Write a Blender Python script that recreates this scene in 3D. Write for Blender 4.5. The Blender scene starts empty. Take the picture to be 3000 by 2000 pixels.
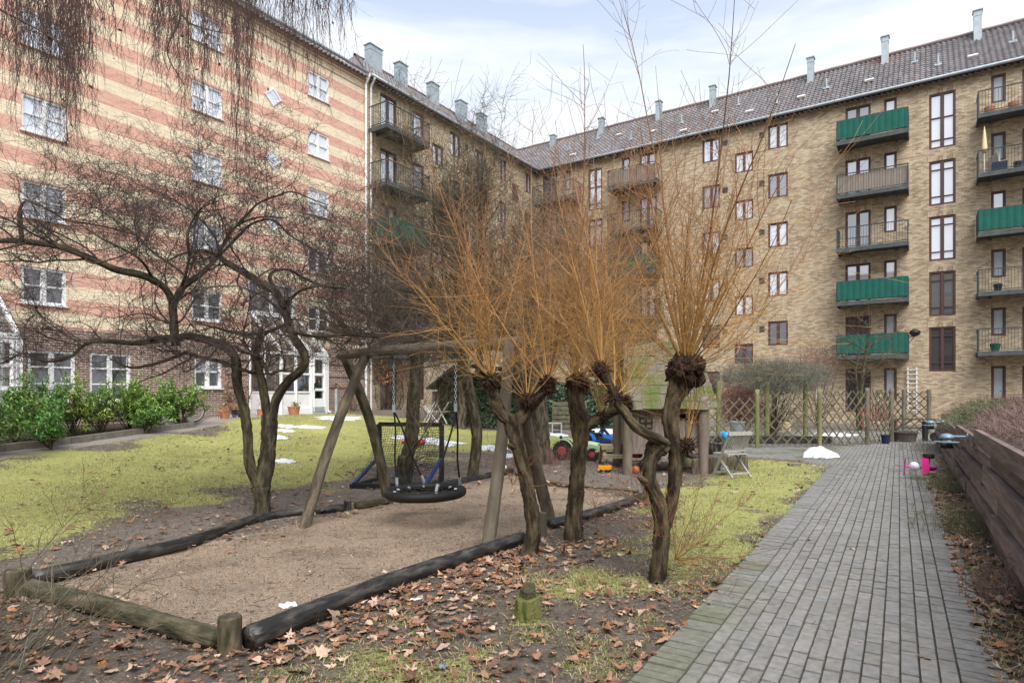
import bpy, math, random
import numpy as np
from mathutils import Matrix, Vector

# ---------------------------------------------------------------- camera, sky, sun
C = bpy.context.scene.collection
F = 1822.0; HZ = 1149.0; CAMZ = 1.6            # focal length, horizon row (3000 px wide picture), eye height
cam_d = bpy.data.cameras.new('camera'); cam = bpy.data.objects.new('camera', cam_d); C.objects.link(cam)
cam.location = (0, 0, CAMZ); cam.rotation_euler = (math.radians(90), 0, 0)
cam_d.sensor_width = 36; cam_d.lens = 36*F/3000; cam_d.shift_y = (HZ-1000)/3000
cam_d.clip_start = .05; cam_d.clip_end = 3000
bpy.context.scene.camera = cam
sc = bpy.context.scene
sc.view_settings.view_transform = 'Standard'; sc.view_settings.look = 'None'
sc.view_settings.exposure = 1.33; sc.view_settings.gamma = 1
SUN_EL, SUN_AZ = math.radians(54), math.radians(171)     # azimuth clockwise from +Y
w = bpy.data.worlds.new('World'); sc.world = w; w.use_nodes = True
nt = w.node_tree; nt.nodes.clear()
def N(nt, typ, **kw):
    n = nt.nodes.new(typ)
    for k, v in kw.items():
        if k.startswith('i_'):
            key = k[2:]
            n.inputs[int(key) if key.isdigit() else key.replace('_', ' ')].default_value = v
        else: setattr(n, k, v)
    return n
sky = N(nt, 'ShaderNodeTexSky', sky_type='NISHITA', sun_disc=False, sun_elevation=SUN_EL, sun_rotation=SUN_AZ, air_density=1.0, dust_density=1.5, ozone_density=1.0)
bg1 = N(nt, 'ShaderNodeBackground'); bg1.inputs[1].default_value = .115
bg2 = N(nt, 'ShaderNodeBackground'); bg2.inputs[0].default_value = (.93, .96, 1, 1); bg2.inputs[1].default_value = .46
tc = N(nt, 'ShaderNodeTexCoord'); sep = N(nt, 'ShaderNodeSeparateXYZ')
mp = N(nt, 'ShaderNodeMapping'); mp.inputs['Scale'].default_value = (1.2, 1.2, 7.0)
nz = N(nt, 'ShaderNodeTexNoise'); nz.inputs['Scale'].default_value = 2.1; nz.inputs['Detail'].default_value = 7; nz.inputs['Roughness'].default_value = .55
mr = N(nt, 'ShaderNodeMapRange'); mr.inputs[1].default_value = .25; mr.inputs[2].default_value = .65; mr.inputs[3].default_value = .62; mr.inputs[4].default_value = -.18
cr = N(nt, 'ShaderNodeMapRange'); cr.inputs[1].default_value = .42; cr.inputs[2].default_value = .66; cr.inputs[3].default_value = 0; cr.inputs[4].default_value = .45
ad = N(nt, 'ShaderNodeMath', operation='ADD', use_clamp=True); ad2 = N(nt, 'ShaderNodeMath', operation='ADD', use_clamp=True); ad2.inputs[1].default_value = .38
mx = N(nt, 'ShaderNodeMixShader'); out = N(nt, 'ShaderNodeOutputWorld')
L = nt.links.new
L(tc.outputs['Generated'], sep.inputs[0]); L(tc.outputs['Generated'], mp.inputs[0]); L(mp.outputs[0], nz.inputs['Vector'])
L(sep.outputs[2], mr.inputs[0]); L(nz.outputs[0], cr.inputs[0]); L(mr.outputs[0], ad.inputs[0]); L(cr.outputs[0], ad.inputs[1])
L(ad.outputs[0], ad2.inputs[0]); L(ad2.outputs[0], mx.inputs[0]); L(sky.outputs[0], bg1.inputs[0]); L(bg1.outputs[0], mx.inputs[1]); L(bg2.outputs[0], mx.inputs[2]); L(mx.outputs[0], out.inputs[0])
sd = bpy.data.lights.new('sun', 'SUN'); so = bpy.data.objects.new('sun', sd); C.objects.link(so)
sd.energy = 1.85; sd.angle = math.radians(48); sd.color = (1, .965, .91)
sdir = Vector((math.sin(SUN_AZ)*math.cos(SUN_EL), math.cos(SUN_AZ)*math.cos(SUN_EL), math.sin(SUN_EL)))
so.rotation_euler = sdir.to_track_quat('Z', 'Y').to_euler(); so.location = (0, -10, 40)

# ---------------------------------------------------------------- helpers
rng = np.random.default_rng(7)
random.seed(5)
V3 = lambda *a: np.array(a, float)
def nrm(a): return a/np.maximum(np.linalg.norm(a, axis=-1, keepdims=True), 1e-9)
UL = V3(.5546, .8322, 0); NL = V3(.8322, -.5546, 0)       # left facade: away from the viewer along it / its outward normal
UR = V3(.8323, -.5545, 0); NR = V3(-.5545, -.8323, 0)     # right facade: to the right along it / outward normal
CO = V3(1.67, 42.39, 0)                                    # inner corner of the court
def smooth(x): x = np.clip(x, 0, 1); return x*x*(3-2*x)
def terr(x, y):
    d = (x-CO[0])*NL[0]+(y-CO[1])*NL[1]; s = -((x-CO[0])*UL[0]+(y-CO[1])*UL[1])
    return .76*smooth((s+2)/17)*smooth((14-d)/10)
def at(px, py, Y): return V3((px-1500)/F*Y, Y, CAMZ+(HZ-py)/F*Y)
def G(px, py, lift=0.):
    Y = 1.5
    while Y < 70:
        p = at(px, py, Y)
        if p[2] <= terr(p[0], p[1])+lift: break
        Y += .02
    return V3(p[0], p[1], terr(p[0], p[1])+lift)
def onf(px, py=None, off=0.):                              # pixel -> (s, z) on the left facade plane (s toward the viewer)
    r = (px-1500)/F; q = CO+NL*off
    s = (q[0]-q[1]*r)/(UL[0]-UL[1]*r); Y = q[1]-UL[1]*s
    return s if py is None else (s, CAMZ+(HZ-py)/F*Y)

ORG = {}; GRAIN = {}
def along_grain(m):                                         # the same material with its pattern drawn out along the limb
    if m.name not in GRAIN:
        c = m.copy(); c.name = m.name+'_along_grain'; nt = c.node_tree; a = nt.nodes.new('ShaderNodeAttribute'); a.attribute_name = 'Brk'
        for n in nt.nodes:
            if n.type == 'TEX_NOISE': nt.links.new(a.outputs['Vector'], n.inputs['Vector'])
        GRAIN[m.name] = c
    return GRAIN[m.name]
class MB:
    def __init__(s): s.v = []; s.f = {}; s.c = []; s.uv = []; s.b = []; s.n = 0
    def add(s, v, faces, col=None, uv=None):
        v = np.asarray(v, float).reshape(-1, 3)
        if not isinstance(faces, (list, tuple)): faces = [faces]
        for f in faces:
            f = np.asarray(f)
            if f.ndim == 1: f = f[None]
            s.f.setdefault(f.shape[1], []).append(f+s.n)
        s.v.append(v); s.n += len(v)
        if col is not None:
            col = np.asarray(col, float)
            if col.ndim == 1: col = np.repeat(col[None], len(v), 0)
            s.c.append(col[:, :3])
        if uv is not None: s.uv.append(np.asarray(uv, float))
        return s
    def box(s, c, size, ax=None, col=None):
        ax = np.eye(3) if ax is None else np.asarray(ax)
        h = np.array(size)/2.
        co = np.array([[i, j, k] for k in (-1, 1) for j in (-1, 1) for i in (-1, 1)])*h
        s.add(np.asarray(c)+co@ax, np.array([[0, 2, 3, 1], [4, 5, 7, 6], [0, 1, 5, 4], [2, 6, 7, 3], [0, 4, 6, 2], [1, 3, 7, 5]]), col)
        return s
    def bar(s, a, b, w, h, col=None, up=(0, 0, 1)):
        a = np.asarray(a, float); b = np.asarray(b, float); d = b-a; l = np.linalg.norm(d); x = d/l
        y = np.cross(up, x)
        if np.linalg.norm(y) < 1e-4: y = np.cross((0, 1, 0), x)
        y = y/np.linalg.norm(y); z = np.cross(x, y)
        return s.box((a+b)/2, (l, w, h), np.array([x, y, z]), col)
    def tubes(s, P, R, S=4, col=None, cap=False):
        P = np.asarray(P, float); R = np.asarray(R, float)
        if P.ndim == 2: P = P[None]; R = np.broadcast_to(R, P.shape[:2])
        M, K = P.shape[:2]; R = np.broadcast_to(R, (M, K))
        T = np.empty_like(P); T[:, 1:-1] = P[:, 2:]-P[:, :-2]; T[:, 0] = P[:, 1]-P[:, 0]; T[:, -1] = P[:, -1]-P[:, -2]; T = nrm(T)
        ref = np.where(np.abs(T[:, 0, 2:3]) > .9, np.array([[1., 0, 0]]), np.array([[0, 0, 1.]]))
        U = np.empty_like(P); u = nrm(np.cross(ref, T[:, 0])); U[:, 0] = u
        for i in range(1, K):
            u = nrm(u-(u*T[:, i]).sum(-1, keepdims=True)*T[:, i]); U[:, i] = u
        W = np.cross(T, U); a = np.arange(S)*2*np.pi/S
        V = P[:, :, None]+R[:, :, None, None]*(U[:, :, None]*np.cos(a)[None, None, :, None]+W[:, :, None]*np.sin(a)[None, None, :, None])
        base = (np.arange(M)*K*S)[:, None, None]; i = (np.arange(K-1)*S)[None, :, None]; j = np.arange(S)[None, None]; j2 = (j+1) % S
        f = np.stack([base+i+j, base+i+j2, base+i+S+j2, base+i+S+j], -1).reshape(-1, 4)
        fs = [f]
        if cap:
            b = (np.arange(M)*K*S)[:, None]; k = np.arange(S)[None]
            fs += [b+k[:, ::-1], b+(K-1)*S+k]
        c = None
        if col is not None:
            col = np.asarray(col, float)
            if col.ndim == 1: c = col
            elif col.ndim == 2: c = np.repeat(np.repeat(col[:, None], K, 1)[:, :, None], S, 2).reshape(-1, 3)
            else: c = np.repeat(col[:, :, None], S, 2).reshape(-1, 3)
        s.add(V.reshape(-1, 3), fs, c)
        return s
    def lathe(s, c, prof, S=20, col=None, ax=(0, 0, 1)):
        prof = np.asarray(prof, float); z = nrm(np.asarray(ax, float)); x = nrm(np.cross((0, 1, 0) if abs(z[1]) < .9 else (1, 0, 0), z)); y = np.cross(z, x)
        a = np.arange(S)*2*np.pi/S
        V = np.asarray(c)+prof[:, 0][:, None, None]*(np.cos(a)[None, :, None]*x+np.sin(a)[None, :, None]*y)+prof[:, 1][:, None, None]*z
        K = len(prof); i = (np.arange(K-1)*S)[:, None]; j = np.arange(S)[None]; j2 = (j+1) % S
        s.add(V.reshape(-1, 3), [np.stack([i+j, i+j2, i+S+j2, i+S+j], -1).reshape(-1, 4), np.arange(S)[::-1], (K-1)*S+np.arange(S)], col)
        return s
    def ball(s, c, r, S=16, sc=(1, 1, 1), col=None):
        t = np.linspace(0.02, np.pi-.02, S//2+1)
        n0 = len(s.v); s.lathe((0, 0, 0), np.stack([np.sin(t)*r, -np.cos(t)*r], 1), S, col)
        s.v[-1] = s.v[-1]*np.array(sc)+np.asarray(c); return s
    def quad(s, a, b, c, d, col=None, uv=None): return s.add([a, b, c, d], np.array([0, 1, 2, 3]), col, uv)
    def xf(s, M):
        M = np.array(M); s.v = [v@M[:3, :3].T+M[:3, 3] for v in s.v]; return s
    def build(s, name, mat, parent=None, smooth=False, loc=None):
        v = np.concatenate(s.v); me = bpy.data.meshes.new(name)
        tot = []; loops = []
        for k, fl in s.f.items():
            f = np.concatenate(fl); tot.append(np.full(len(f), k)); loops.append(f.reshape(-1))
        tot = np.concatenate(tot); loops = np.concatenate(loops)
        if parent is not None and loc is None: v = v-np.array(ORG.get(parent.name, (0, 0, 0)))
        me.vertices.add(len(v)); me.vertices.foreach_set('co', v.astype('f').reshape(-1))
        me.loops.add(len(loops)); me.loops.foreach_set('vertex_index', loops.astype('i'))
        me.polygons.add(len(tot)); st = np.concatenate([[0], np.cumsum(tot)[:-1]]); me.polygons.foreach_set('loop_start', st.astype('i'))
        me.update(calc_edges=True)
        if s.c:
            c = np.concatenate(s.c); at_ = me.color_attributes.new('Col', 'FLOAT_COLOR', 'POINT')
            at_.data.foreach_set('color', np.concatenate([c, np.ones((len(c), 1))], 1).astype('f').reshape(-1))
        if s.uv:
            uv = np.concatenate(s.uv)[loops]; l = me.uv_layers.new(name='UVMap'); l.data.foreach_set('uv', uv.astype('f').reshape(-1))
        me.polygons.foreach_set('use_smooth', np.full(len(tot), bool(smooth)))
        if s.b:
            bb = np.concatenate(s.b); al = me.attributes.new('Brk', 'FLOAT_VECTOR', 'POINT')
            if len(bb) == len(v): al.data.foreach_set('vector', bb.astype('f').reshape(-1)); mat = along_grain(mat)
        me.validate(); me.materials.append(mat)
        o = bpy.data.objects.new(name, me); C.objects.link(o)
        if parent is not None:
            o.parent = parent
            if parent.name in ORG and loc is None: ORG[o.name] = ORG[parent.name]
        if loc is not None: o.location = loc
        return o
def tag(o, label=None, cat=None, group=None, kind=None):
    if label: o['label'] = label
    if cat: o['category'] = cat
    if group: o['group'] = group
    if kind: o['kind'] = kind
    return o
def thing(name, loc, label, cat, group=None, rz=0):
    """Empty at the base. Parts are given in local coordinates if rz/local is used, else in world coordinates."""
    o = bpy.data.objects.new(name, None); C.objects.link(o); o.location = tuple(loc); o.rotation_euler = (0, 0, rz)
    o.empty_display_size = .2
    return tag(o, label, cat, group)
def wthing(name, loc, label, cat, group=None):             # world-coordinate thing: remembers its origin
    o = thing(name, loc, label, cat, group); ORG[o.name] = [float(a) for a in loc]; return o
def copy_tree(o, parent=None):
    c = o.copy(); C.objects.link(c)
    if parent is not None: c.parent = parent
    for ch in list(o.children): copy_tree(ch, c)
    return c
def spline(pts, n):
    p = np.asarray(pts, float); K = len(p)
    q = np.vstack([2*p[0]-p[1], p, 2*p[-1]-p[-2]])
    d = np.r_[0, np.cumsum(np.linalg.norm(np.diff(p[:, :3], axis=0), axis=1))]
    t = np.linspace(0, d[-1], n); i = np.clip(np.searchsorted(d, t, 'right')-1, 0, K-2)
    u = ((t-d[i])/np.maximum(d[i+1]-d[i], 1e-6))[:, None]
    a, b, c, e = q[i], q[i+1], q[i+2], q[i+3]
    return .5*((2*b)+(-a+c)*u+(2*a-5*b+4*c-e)*u*u+(-a+3*b-3*c+e)*u**3)
def wob(n, k=3, amp=1.):                                    # smooth random 3-vectors along n samples
    x = rng.normal(size=(k+2, 3))*amp; t = np.linspace(0, k+.999, n); i = t.astype(int); f = (t-i)[:, None]
    x = np.vstack([x, x[-1:]]); f = f*f*(3-2*f); return x[i]*(1-f)+x[i+1]*f

# ---------------------------------------------------------------- materials
def M_(name, col, rough=.8, col2=None, scale=6., detail=6., bump=0., bscale=None, spec=.3, metal=0., attr=False, stretch=None, lo=.35, hi=.65, coat=0.):
    m = bpy.data.materials.new(name); m.use_nodes = True; nt = m.node_tree; b = nt.nodes['Principled BSDF']
    b.inputs['Roughness'].default_value = rough; b.inputs['Specular IOR Level'].default_value = spec; b.inputs['Metallic'].default_value = metal
    if coat: b.inputs['Coat Weight'].default_value = coat
    col = tuple(col)+(1,)
    tc = N(nt, 'ShaderNodeTexCoord'); src = tc.outputs['Object']
    if stretch:
        mp = N(nt, 'ShaderNodeMapping'); mp.inputs['Scale'].default_value = stretch; nt.links.new(src, mp.inputs[0]); src = mp.outputs[0]
    colout = None
    if attr:
        a = N(nt, 'ShaderNodeAttribute', attribute_name='Col'); colout = a.outputs['Color']
    if col2 is not None or bump:
        nz = N(nt, 'ShaderNodeTexNoise'); nz.inputs['Scale'].default_value = scale; nz.inputs['Detail'].default_value = detail; nz.inputs['Roughness'].default_value = .6
        nt.links.new(src, nz.inputs['Vector'])
    if col2 is not None:
        mr = N(nt, 'ShaderNodeMapRange'); mr.inputs[1].default_value = lo; mr.inputs[2].default_value = hi; nt.links.new(nz.outputs[0], mr.inputs[0])
        mx = N(nt, 'ShaderNodeMix', data_type='RGBA'); mx.inputs[6].default_value = col; mx.inputs[7].default_value = tuple(col2)+(1,)
        nt.links.new(mr.outputs[0], mx.inputs[0])
        if colout is not None:
            mm = N(nt, 'ShaderNodeMix', data_type='RGBA', blend_type='MULTIPLY'); mm.inputs[0].default_value = 1
            nt.links.new(colout, mm.inputs[6]); nt.links.new(mx.outputs[2], mm.inputs[7]); colout = mm.outputs[2]
        else: colout = mx.outputs[2]
    if colout is not None: nt.links.new(colout, b.inputs['Base Color'])
    else: b.inputs['Base Color'].default_value = col
    if bump:
        if bscale:
            n2 = N(nt, 'ShaderNodeTexNoise'); n2.inputs['Scale'].default_value = bscale; n2.inputs['Detail'].default_value = 5; nt.links.new(src, n2.inputs['Vector'])
        else: n2 = nz
        bp = N(nt, 'ShaderNodeBump'); bp.inputs['Strength'].default_value = 1; bp.inputs['Distance'].default_value = bump
        nt.links.new(n2.outputs[0], bp.inputs['Height']); nt.links.new(bp.outputs[0], b.inputs['Normal'])
    return m

def brick_mat(name, cols, mortar, bw=.228, bh=.067, mort=.012, weather=.12, stripe=None, dark=None):
    """Brick wall in metres from the UV map. cols = (light, mid, dark). stripe = (z0, period, share, red cols)."""
    m = bpy.data.materials.new(name); m.use_nodes = True; nt = m.node_tree; b = nt.nodes['Principled BSDF']; Lk = nt.links.new
    b.inputs['Roughness'].default_value = .88; b.inputs['Specular IOR Level'].default_value = .2
    uv = N(nt, 'ShaderNodeUVMap', uv_map='UVMap')
    def bricks(cs, mo, seed=0.):
        vec = uv.outputs[0]
        bt = N(nt, 'ShaderNodeTexBrick'); bt.inputs['Scale'].default_value = 1; bt.inputs['Brick Width'].default_value = bw; bt.inputs['Row Height'].default_value = bh
        bt.inputs['Mortar Size'].default_value = mort*.5; bt.inputs['Mortar Smooth'].default_value = .1; bt.inputs['Bias'].default_value = 0
        bt.inputs['Color1'].default_value = (0, 0, 0, 1); bt.inputs['Color2'].default_value = (1, 1, 1, 1); bt.inputs['Mortar'].default_value = (.5, .5, .5, 1)
        Lk(vec, bt.inputs['Vector'])
        # per-brick random value: the brick texture's own tint, spread over three colours
        rp = N(nt, 'ShaderNodeValToRGB'); e = rp.color_ramp.elements
        e[0].position = 0; e[0].color = cs[2]+(1,); e[1].position = 1; e[1].color = cs[0]+(1,)
        k = e.new(.42); k.color = cs[1]+(1,)
        k = e.new(.62); k.color = tuple((cs[1][i]*.7+cs[0][i]*.3) for i in range(3))+(1,)
        Lk(bt.outputs['Color'], rp.inputs[0])
        mx = N(nt, 'ShaderNodeMix', data_type='RGBA'); Lk(bt.outputs['Fac'], mx.inputs[0]); Lk(rp.outputs[0], mx.inputs[6]); mx.inputs[7].default_value = mo+(1,)
        return mx.outputs[2], bt.outputs['Fac']
    co, fac = bricks(cols, mortar)
    sp = N(nt, 'ShaderNodeSeparateXYZ'); Lk(uv.outputs[0], sp.inputs[0])
    if stripe:
        z0, per, share, rc, rm = stripe
        c2, _ = bricks(rc, rm)
        s1 = N(nt, 'ShaderNodeMath', operation='SUBTRACT'); s1.inputs[1].default_value = z0-100*per; Lk(sp.outputs[1], s1.inputs[0])
        s2 = N(nt, 'ShaderNodeMath', operation='DIVIDE'); s2.inputs[1].default_value = per; Lk(s1.outputs[0], s2.inputs[0])
        s3 = N(nt, 'ShaderNodeMath', operation='FRACT'); Lk(s2.outputs[0], s3.inputs[0])
        s4 = N(nt, 'ShaderNodeMath', operation='LESS_THAN'); s4.inputs[1].default_value = share; Lk(s3.outputs[0], s4.inputs[0])
        s5 = N(nt, 'ShaderNodeMath', operation='LESS_THAN'); s5.inputs[1].default_value = 15.66; Lk(sp.outputs[1], s5.inputs[0])
        s6 = N(nt, 'ShaderNodeMath', operation='MULTIPLY'); Lk(s4.outputs[0], s6.inputs[0]); Lk(s5.outputs[0], s6.inputs[1])
        mx = N(nt, 'ShaderNodeMix', data_type='RGBA'); Lk(s6.outputs[0], mx.inputs[0]); Lk(co, mx.inputs[6]); Lk(c2, mx.inputs[7]); co = mx.outputs[2]
    if dark:
        zt, dc, dm = dark
        c3, _ = bricks(dc, dm)
        s4 = N(nt, 'ShaderNodeMath', operation='LESS_THAN'); s4.inputs[1].default_value = zt; Lk(sp.outputs[1], s4.inputs[0])
        mx = N(nt, 'ShaderNodeMix', data_type='RGBA'); Lk(s4.outputs[0], mx.inputs[0]); Lk(co, mx.inputs[6]); Lk(c3, mx.inputs[7]); co = mx.outputs[2]
    # weather stains: vertical streaks and broad blotches
    mp = N(nt, 'ShaderNodeMapping'); mp.inputs['Scale'].default_value = (1.3, .22, 1); Lk(uv.outputs[0], mp.inputs[0])
    n1 = N(nt, 'ShaderNodeTexNoise'); n1.inputs['Scale'].default_value = 1.1; n1.inputs['Detail'].default_value = 8; n1.inputs['Roughness'].default_value = .62; Lk(mp.outputs[0], n1.inputs['Vector'])
    r1 = N(nt, 'ShaderNodeMapRange'); r1.inputs[1].default_value = .3; r1.inputs[2].default_value = .7; r1.inputs[3].default_value = 1-weather*1.6; r1.inputs[4].default_value = 1+weather*.5; Lk(n1.outputs[0], r1.inputs[0])
    n2 = N(nt, 'ShaderNodeTexNoise'); n2.inputs['Scale'].default_value = 9; n2.inputs['Detail'].default_value = 5; Lk(uv.outputs[0], n2.inputs['Vector'])
    r2 = N(nt, 'ShaderNodeMapRange'); r2.inputs[1].default_value = .3; r2.inputs[2].default_value = .7; r2.inputs[3].default_value = 1-weather*.8; r2.inputs[4].default_value = 1+weather*.8; Lk(n2.outputs[0], r2.inputs[0])
    ml = N(nt, 'ShaderNodeMath', operation='MULTIPLY'); Lk(r1.outputs[0], ml.inputs[0]); Lk(r2.outputs[0], ml.inputs[1])
    vm = N(nt, 'ShaderNodeVectorMath', operation='SCALE'); Lk(co, vm.inputs[0]); Lk(ml.outputs[0], vm.inputs['Scale'])
    Lk(vm.outputs[0], b.inputs['Base Color'])
    bp = N(nt, 'ShaderNodeBump'); bp.inputs['Strength'].default_value = .6; bp.inputs['Distance'].default_value = .008; bp.invert = True
    Lk(fac, bp.inputs['Height']); Lk(bp.outputs[0], b.inputs['Normal'])
    return m
MT = {}
MT['brick_R'] = brick_mat('tan_brick', ((.60, .51, .36), (.46, .365, .25), (.31, .225, .15)), (.34, .29, .22), weather=.11)
MT['brick_L'] = brick_mat('tan_brick_wing', ((.66, .56, .40), (.53, .43, .29), (.40, .30, .20)), (.40, .34, .26), weather=.16)
MT['brick_S'] = brick_mat('striped_brick', ((.90, .77, .57), (.85, .71, .51), (.76, .62, .44)), (.66, .57, .44), weather=.07, bw=.245, bh=.0785, mort=.016,
    stripe=(15.18, .857, .52, ((.74, .43, .33), (.67, .37, .28), (.60, .31, .235)), (.70, .52, .42)),
    dark=(3.55, ((.27, .17, .145), (.21, .13, .112), (.15, .095, .085)), (.56, .50, .42)))
MT['mortar_bw'] = M_('brick_soldier', (.52, .39, .23), .9, (.40, .28, .16), 12)
MT['brown_frame'] = M_('brown_painted_wood', (.085, .040, .038), .5, (.11, .055, .05), 3)
MT['white_frame'] = M_('white_painted_wood', (.80, .80, .80), .45, (.72, .73, .74), 4)
def glass_mat(name, base, g, rough=.03):
    m = bpy.data.materials.new(name); m.use_nodes = True; nt = m.node_tree; b = nt.nodes['Principled BSDF']
    b.inputs['Roughness'].default_value = .6
    tc = N(nt, 'ShaderNodeTexCoord'); nz = N(nt, 'ShaderNodeTexNoise'); nz.inputs['Scale'].default_value = .9; nt.links.new(tc.outputs['Object'], nz.inputs['Vector'])
    mxc = N(nt, 'ShaderNodeMix', data_type='RGBA'); mxc.inputs[6].default_value = tuple(a*.75 for a in base)+(1,); mxc.inputs[7].default_value = tuple(min(1, a*1.2) for a in base)+(1,)
    nt.links.new(nz.outputs[0], mxc.inputs[0]); nt.links.new(mxc.outputs[2], b.inputs['Base Color'])
    gl = N(nt, 'ShaderNodeBsdfGlossy'); gl.inputs['Roughness'].default_value = rough; gl.inputs['Color'].default_value = (.93, .95, 1, 1)
    bp = N(nt, 'ShaderNodeBump'); bp.inputs['Strength'].default_value = .02; bp.inputs['Distance'].default_value = .01
    n2 = N(nt, 'ShaderNodeTexNoise'); n2.inputs['Scale'].default_value = 1.6; n2.inputs['Detail'].default_value = 1; nt.links.new(tc.outputs['Object'], n2.inputs['Vector']); nt.links.new(n2.outputs[0], bp.inputs['Height']); nt.links.new(bp.outputs[0], gl.inputs['Normal'])
    fr = N(nt, 'ShaderNodeFresnel'); fr.inputs[0].default_value = 1.5
    ma = N(nt, 'ShaderNodeMath', operation='MULTIPLY_ADD', use_clamp=True); ma.inputs[1].default_value = .9; ma.inputs[2].default_value = g; nt.links.new(fr.outputs[0], ma.inputs[0])
    mx = N(nt, 'ShaderNodeMixShader'); nt.links.new(ma.outputs[0], mx.inputs[0]); nt.links.new(b.outputs[0], mx.inputs[1]); nt.links.new(gl.outputs[0], mx.inputs[2])
    nt.links.new(mx.outputs[0], nt.nodes['Material Output'].inputs[0]); return m
MT['glass_hi'] = glass_mat('curtain_pane_painted_sky', (.62, .66, .72), .35)  # upper panes: bright sky reflection painted into the pale curtain colour
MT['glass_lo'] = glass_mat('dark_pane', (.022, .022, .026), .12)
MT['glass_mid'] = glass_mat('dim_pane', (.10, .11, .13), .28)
MT['frost'] = M_('frosted_pane', (.34, .38, .42), .35, (.42, .45, .48), 1.5, spec=.5)
MT['zinc'] = M_('zinc', (.33, .38, .41), .5, (.42, .47, .50), 5, metal=.35)
MT['steel_dark'] = M_('dark_steel', (.035, .045, .048), .55, (.06, .07, .07), 9)
MT['slab'] = M_('balcony_slab', (.055, .065, .07), .8, (.10, .11, .11), 4, bump=.004)
MT['green_cloth'] = M_('green_canvas', (.008, .085, .066), .8, (.011, .105, .08), 3, bump=.01, bscale=25)
MT['board'] = M_('weathered_board_screen', (.26, .23, .20), .85, (.36, .30, .25), 3, stretch=(8, 8, .6))
MT['white'] = M_('white_plastic', (.8, .8, .8), .4)
MT['black'] = M_('black_rubber', (.012, .012, .013), .55, bump=.002, bscale=60, spec=.4)
MT['bark'] = M_('brown_bark', (.042, .033, .023), .93, (.13, .108, .078), 16, 9, bump=.045, bscale=20, stretch=(1, 1, .22), lo=.42, hi=.6)
MT['bark_g'] = M_('mossy_bark', (.038, .030, .021), .93, (.125, .112, .062), 16, 9, bump=.045, bscale=26, stretch=(1, 1, .25), lo=.44, hi=.64)
MT['twig_dark'] = M_('dark_twigs', (.052, .036, .034), .8, (.115, .085, .075), 2.2, attr=False)
MT['twig_mid'] = M_('grey_brown_twigs', (.075, .060, .042), .85, (.17, .14, .09), 2.0)
MT['twig_birch'] = M_('hanging_birch_twigs', (.050, .030, .028), .8, (.11, .065, .055), 3)
MT['willow'] = M_('willow_shoots', (1, 1, 1), .55, (.72, .70, .68), 7, attr=True, spec=.35)
MT['willow_bark'] = M_('willow_bark', (.030, .021, .013), .95, (.15, .115, .068), 16, 10, bump=.05, bscale=22, lo=.42, hi=.64)
MT['willow_head'] = M_('willow_knuckle', (.030, .017, .012), .95, (.085, .048, .030), 14, 8, bump=.03, bscale=40)
MT['log'] = M_('round_timber', (.060, .048, .036), .75, (.17, .14, .10), 11, 10, bump=.03, bscale=16, stretch=(1, 1, .25), lo=.4, hi=.62)
MT['log_wet'] = M_('wet_dark_log', (.014, .013, .012), .45, (.105, .092, .078), 16, 10, bump=.02, bscale=20, spec=.55, lo=.45, hi=.72)
MT['log_moss'] = M_('mossy_log', (.038, .038, .020), .8, (.17, .135, .09), 15, 10, bump=.025, bscale=20, lo=.42, hi=.68)
MT['leaf_litter'] = M_('dead_leaves', (1, 1, 1), .7, (.7, .66, .62), 30, attr=True, bump=.003, bscale=90)
MT['grass'] = M_('grass_blades', (1, 1, 1), .7, attr=True)
MT['laurel'] = M_('laurel_leaves', (1, 1, 1), .42, attr=True, spec=.45)
MT['paver'] = M_('grey_clinker', (.78, .78, .77), .85, (1.14, 1.12, 1.08), 17, 10, attr=True, bump=.004, bscale=60)
MT['plank'] = M_('brown_stained_plank', (.085, .062, .056), .75, (.20, .152, .138), 3.4, 9, bump=.008, bscale=12, stretch=(.35, .35, 5), attr=True)
MT['terracotta'] = M_('terracotta', (.42, .17, .09), .8, (.50, .23, .14), 6)
MT['snow'] = M_('old_snow', (.72, .74, .77), .6, (.50, .52, .53), 12, bump=.02, bscale=14)
# ---------------------------------------------------------------- ground
LAT = np.random.default_rng(3).random((256, 256))
def vn(x, y, sc=1., oct=4):
    r = 0; a = .5; t = 0
    for o in range(oct):
        X = x*sc*2**o+13.7*o; Y = y*sc*2**o+7.1*o
        i = np.floor(X).astype(int); j = np.floor(Y).astype(int); u = X-i; v = Y-j; u = u*u*(3-2*u); v = v*v*(3-2*v)
        g = lambda p, q: LAT[p % 256, q % 256]
        r = r+a*((g(i, j)*(1-u)+g(i+1, j)*u)*(1-v)+(g(i, j+1)*(1-u)+g(i+1, j+1)*u)*v); t += a; a *= .5
    return r/t
def poly_px(pts): return np.array([G(*p)[:2] for p in pts])
def sdist(x, y, P):                                         # signed distance, positive inside
    sh = x.shape; x = x.ravel(); y = y.ravel(); d = np.full(x.shape, 1e9); ins = np.zeros(x.shape, bool)
    for k in range(len(P)):
        a = P[k]; b = P[(k+1) % len(P)]; e = b-a; L2 = max((e**2).sum(), 1e-9)
        t = np.clip(((x-a[0])*e[0]+(y-a[1])*e[1])/L2, 0, 1); d = np.minimum(d, np.hypot(x-a[0]-t*e[0], y-a[1]-t*e[1]))
        c = ((a[1] > y) != (b[1] > y)); xi = a[0]+(y-a[1])/(e[1] if abs(e[1]) > 1e-9 else 1e-9)*e[0]; ins ^= c & (x < xi)
    return np.where(ins, d, -d).reshape(sh)
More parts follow.
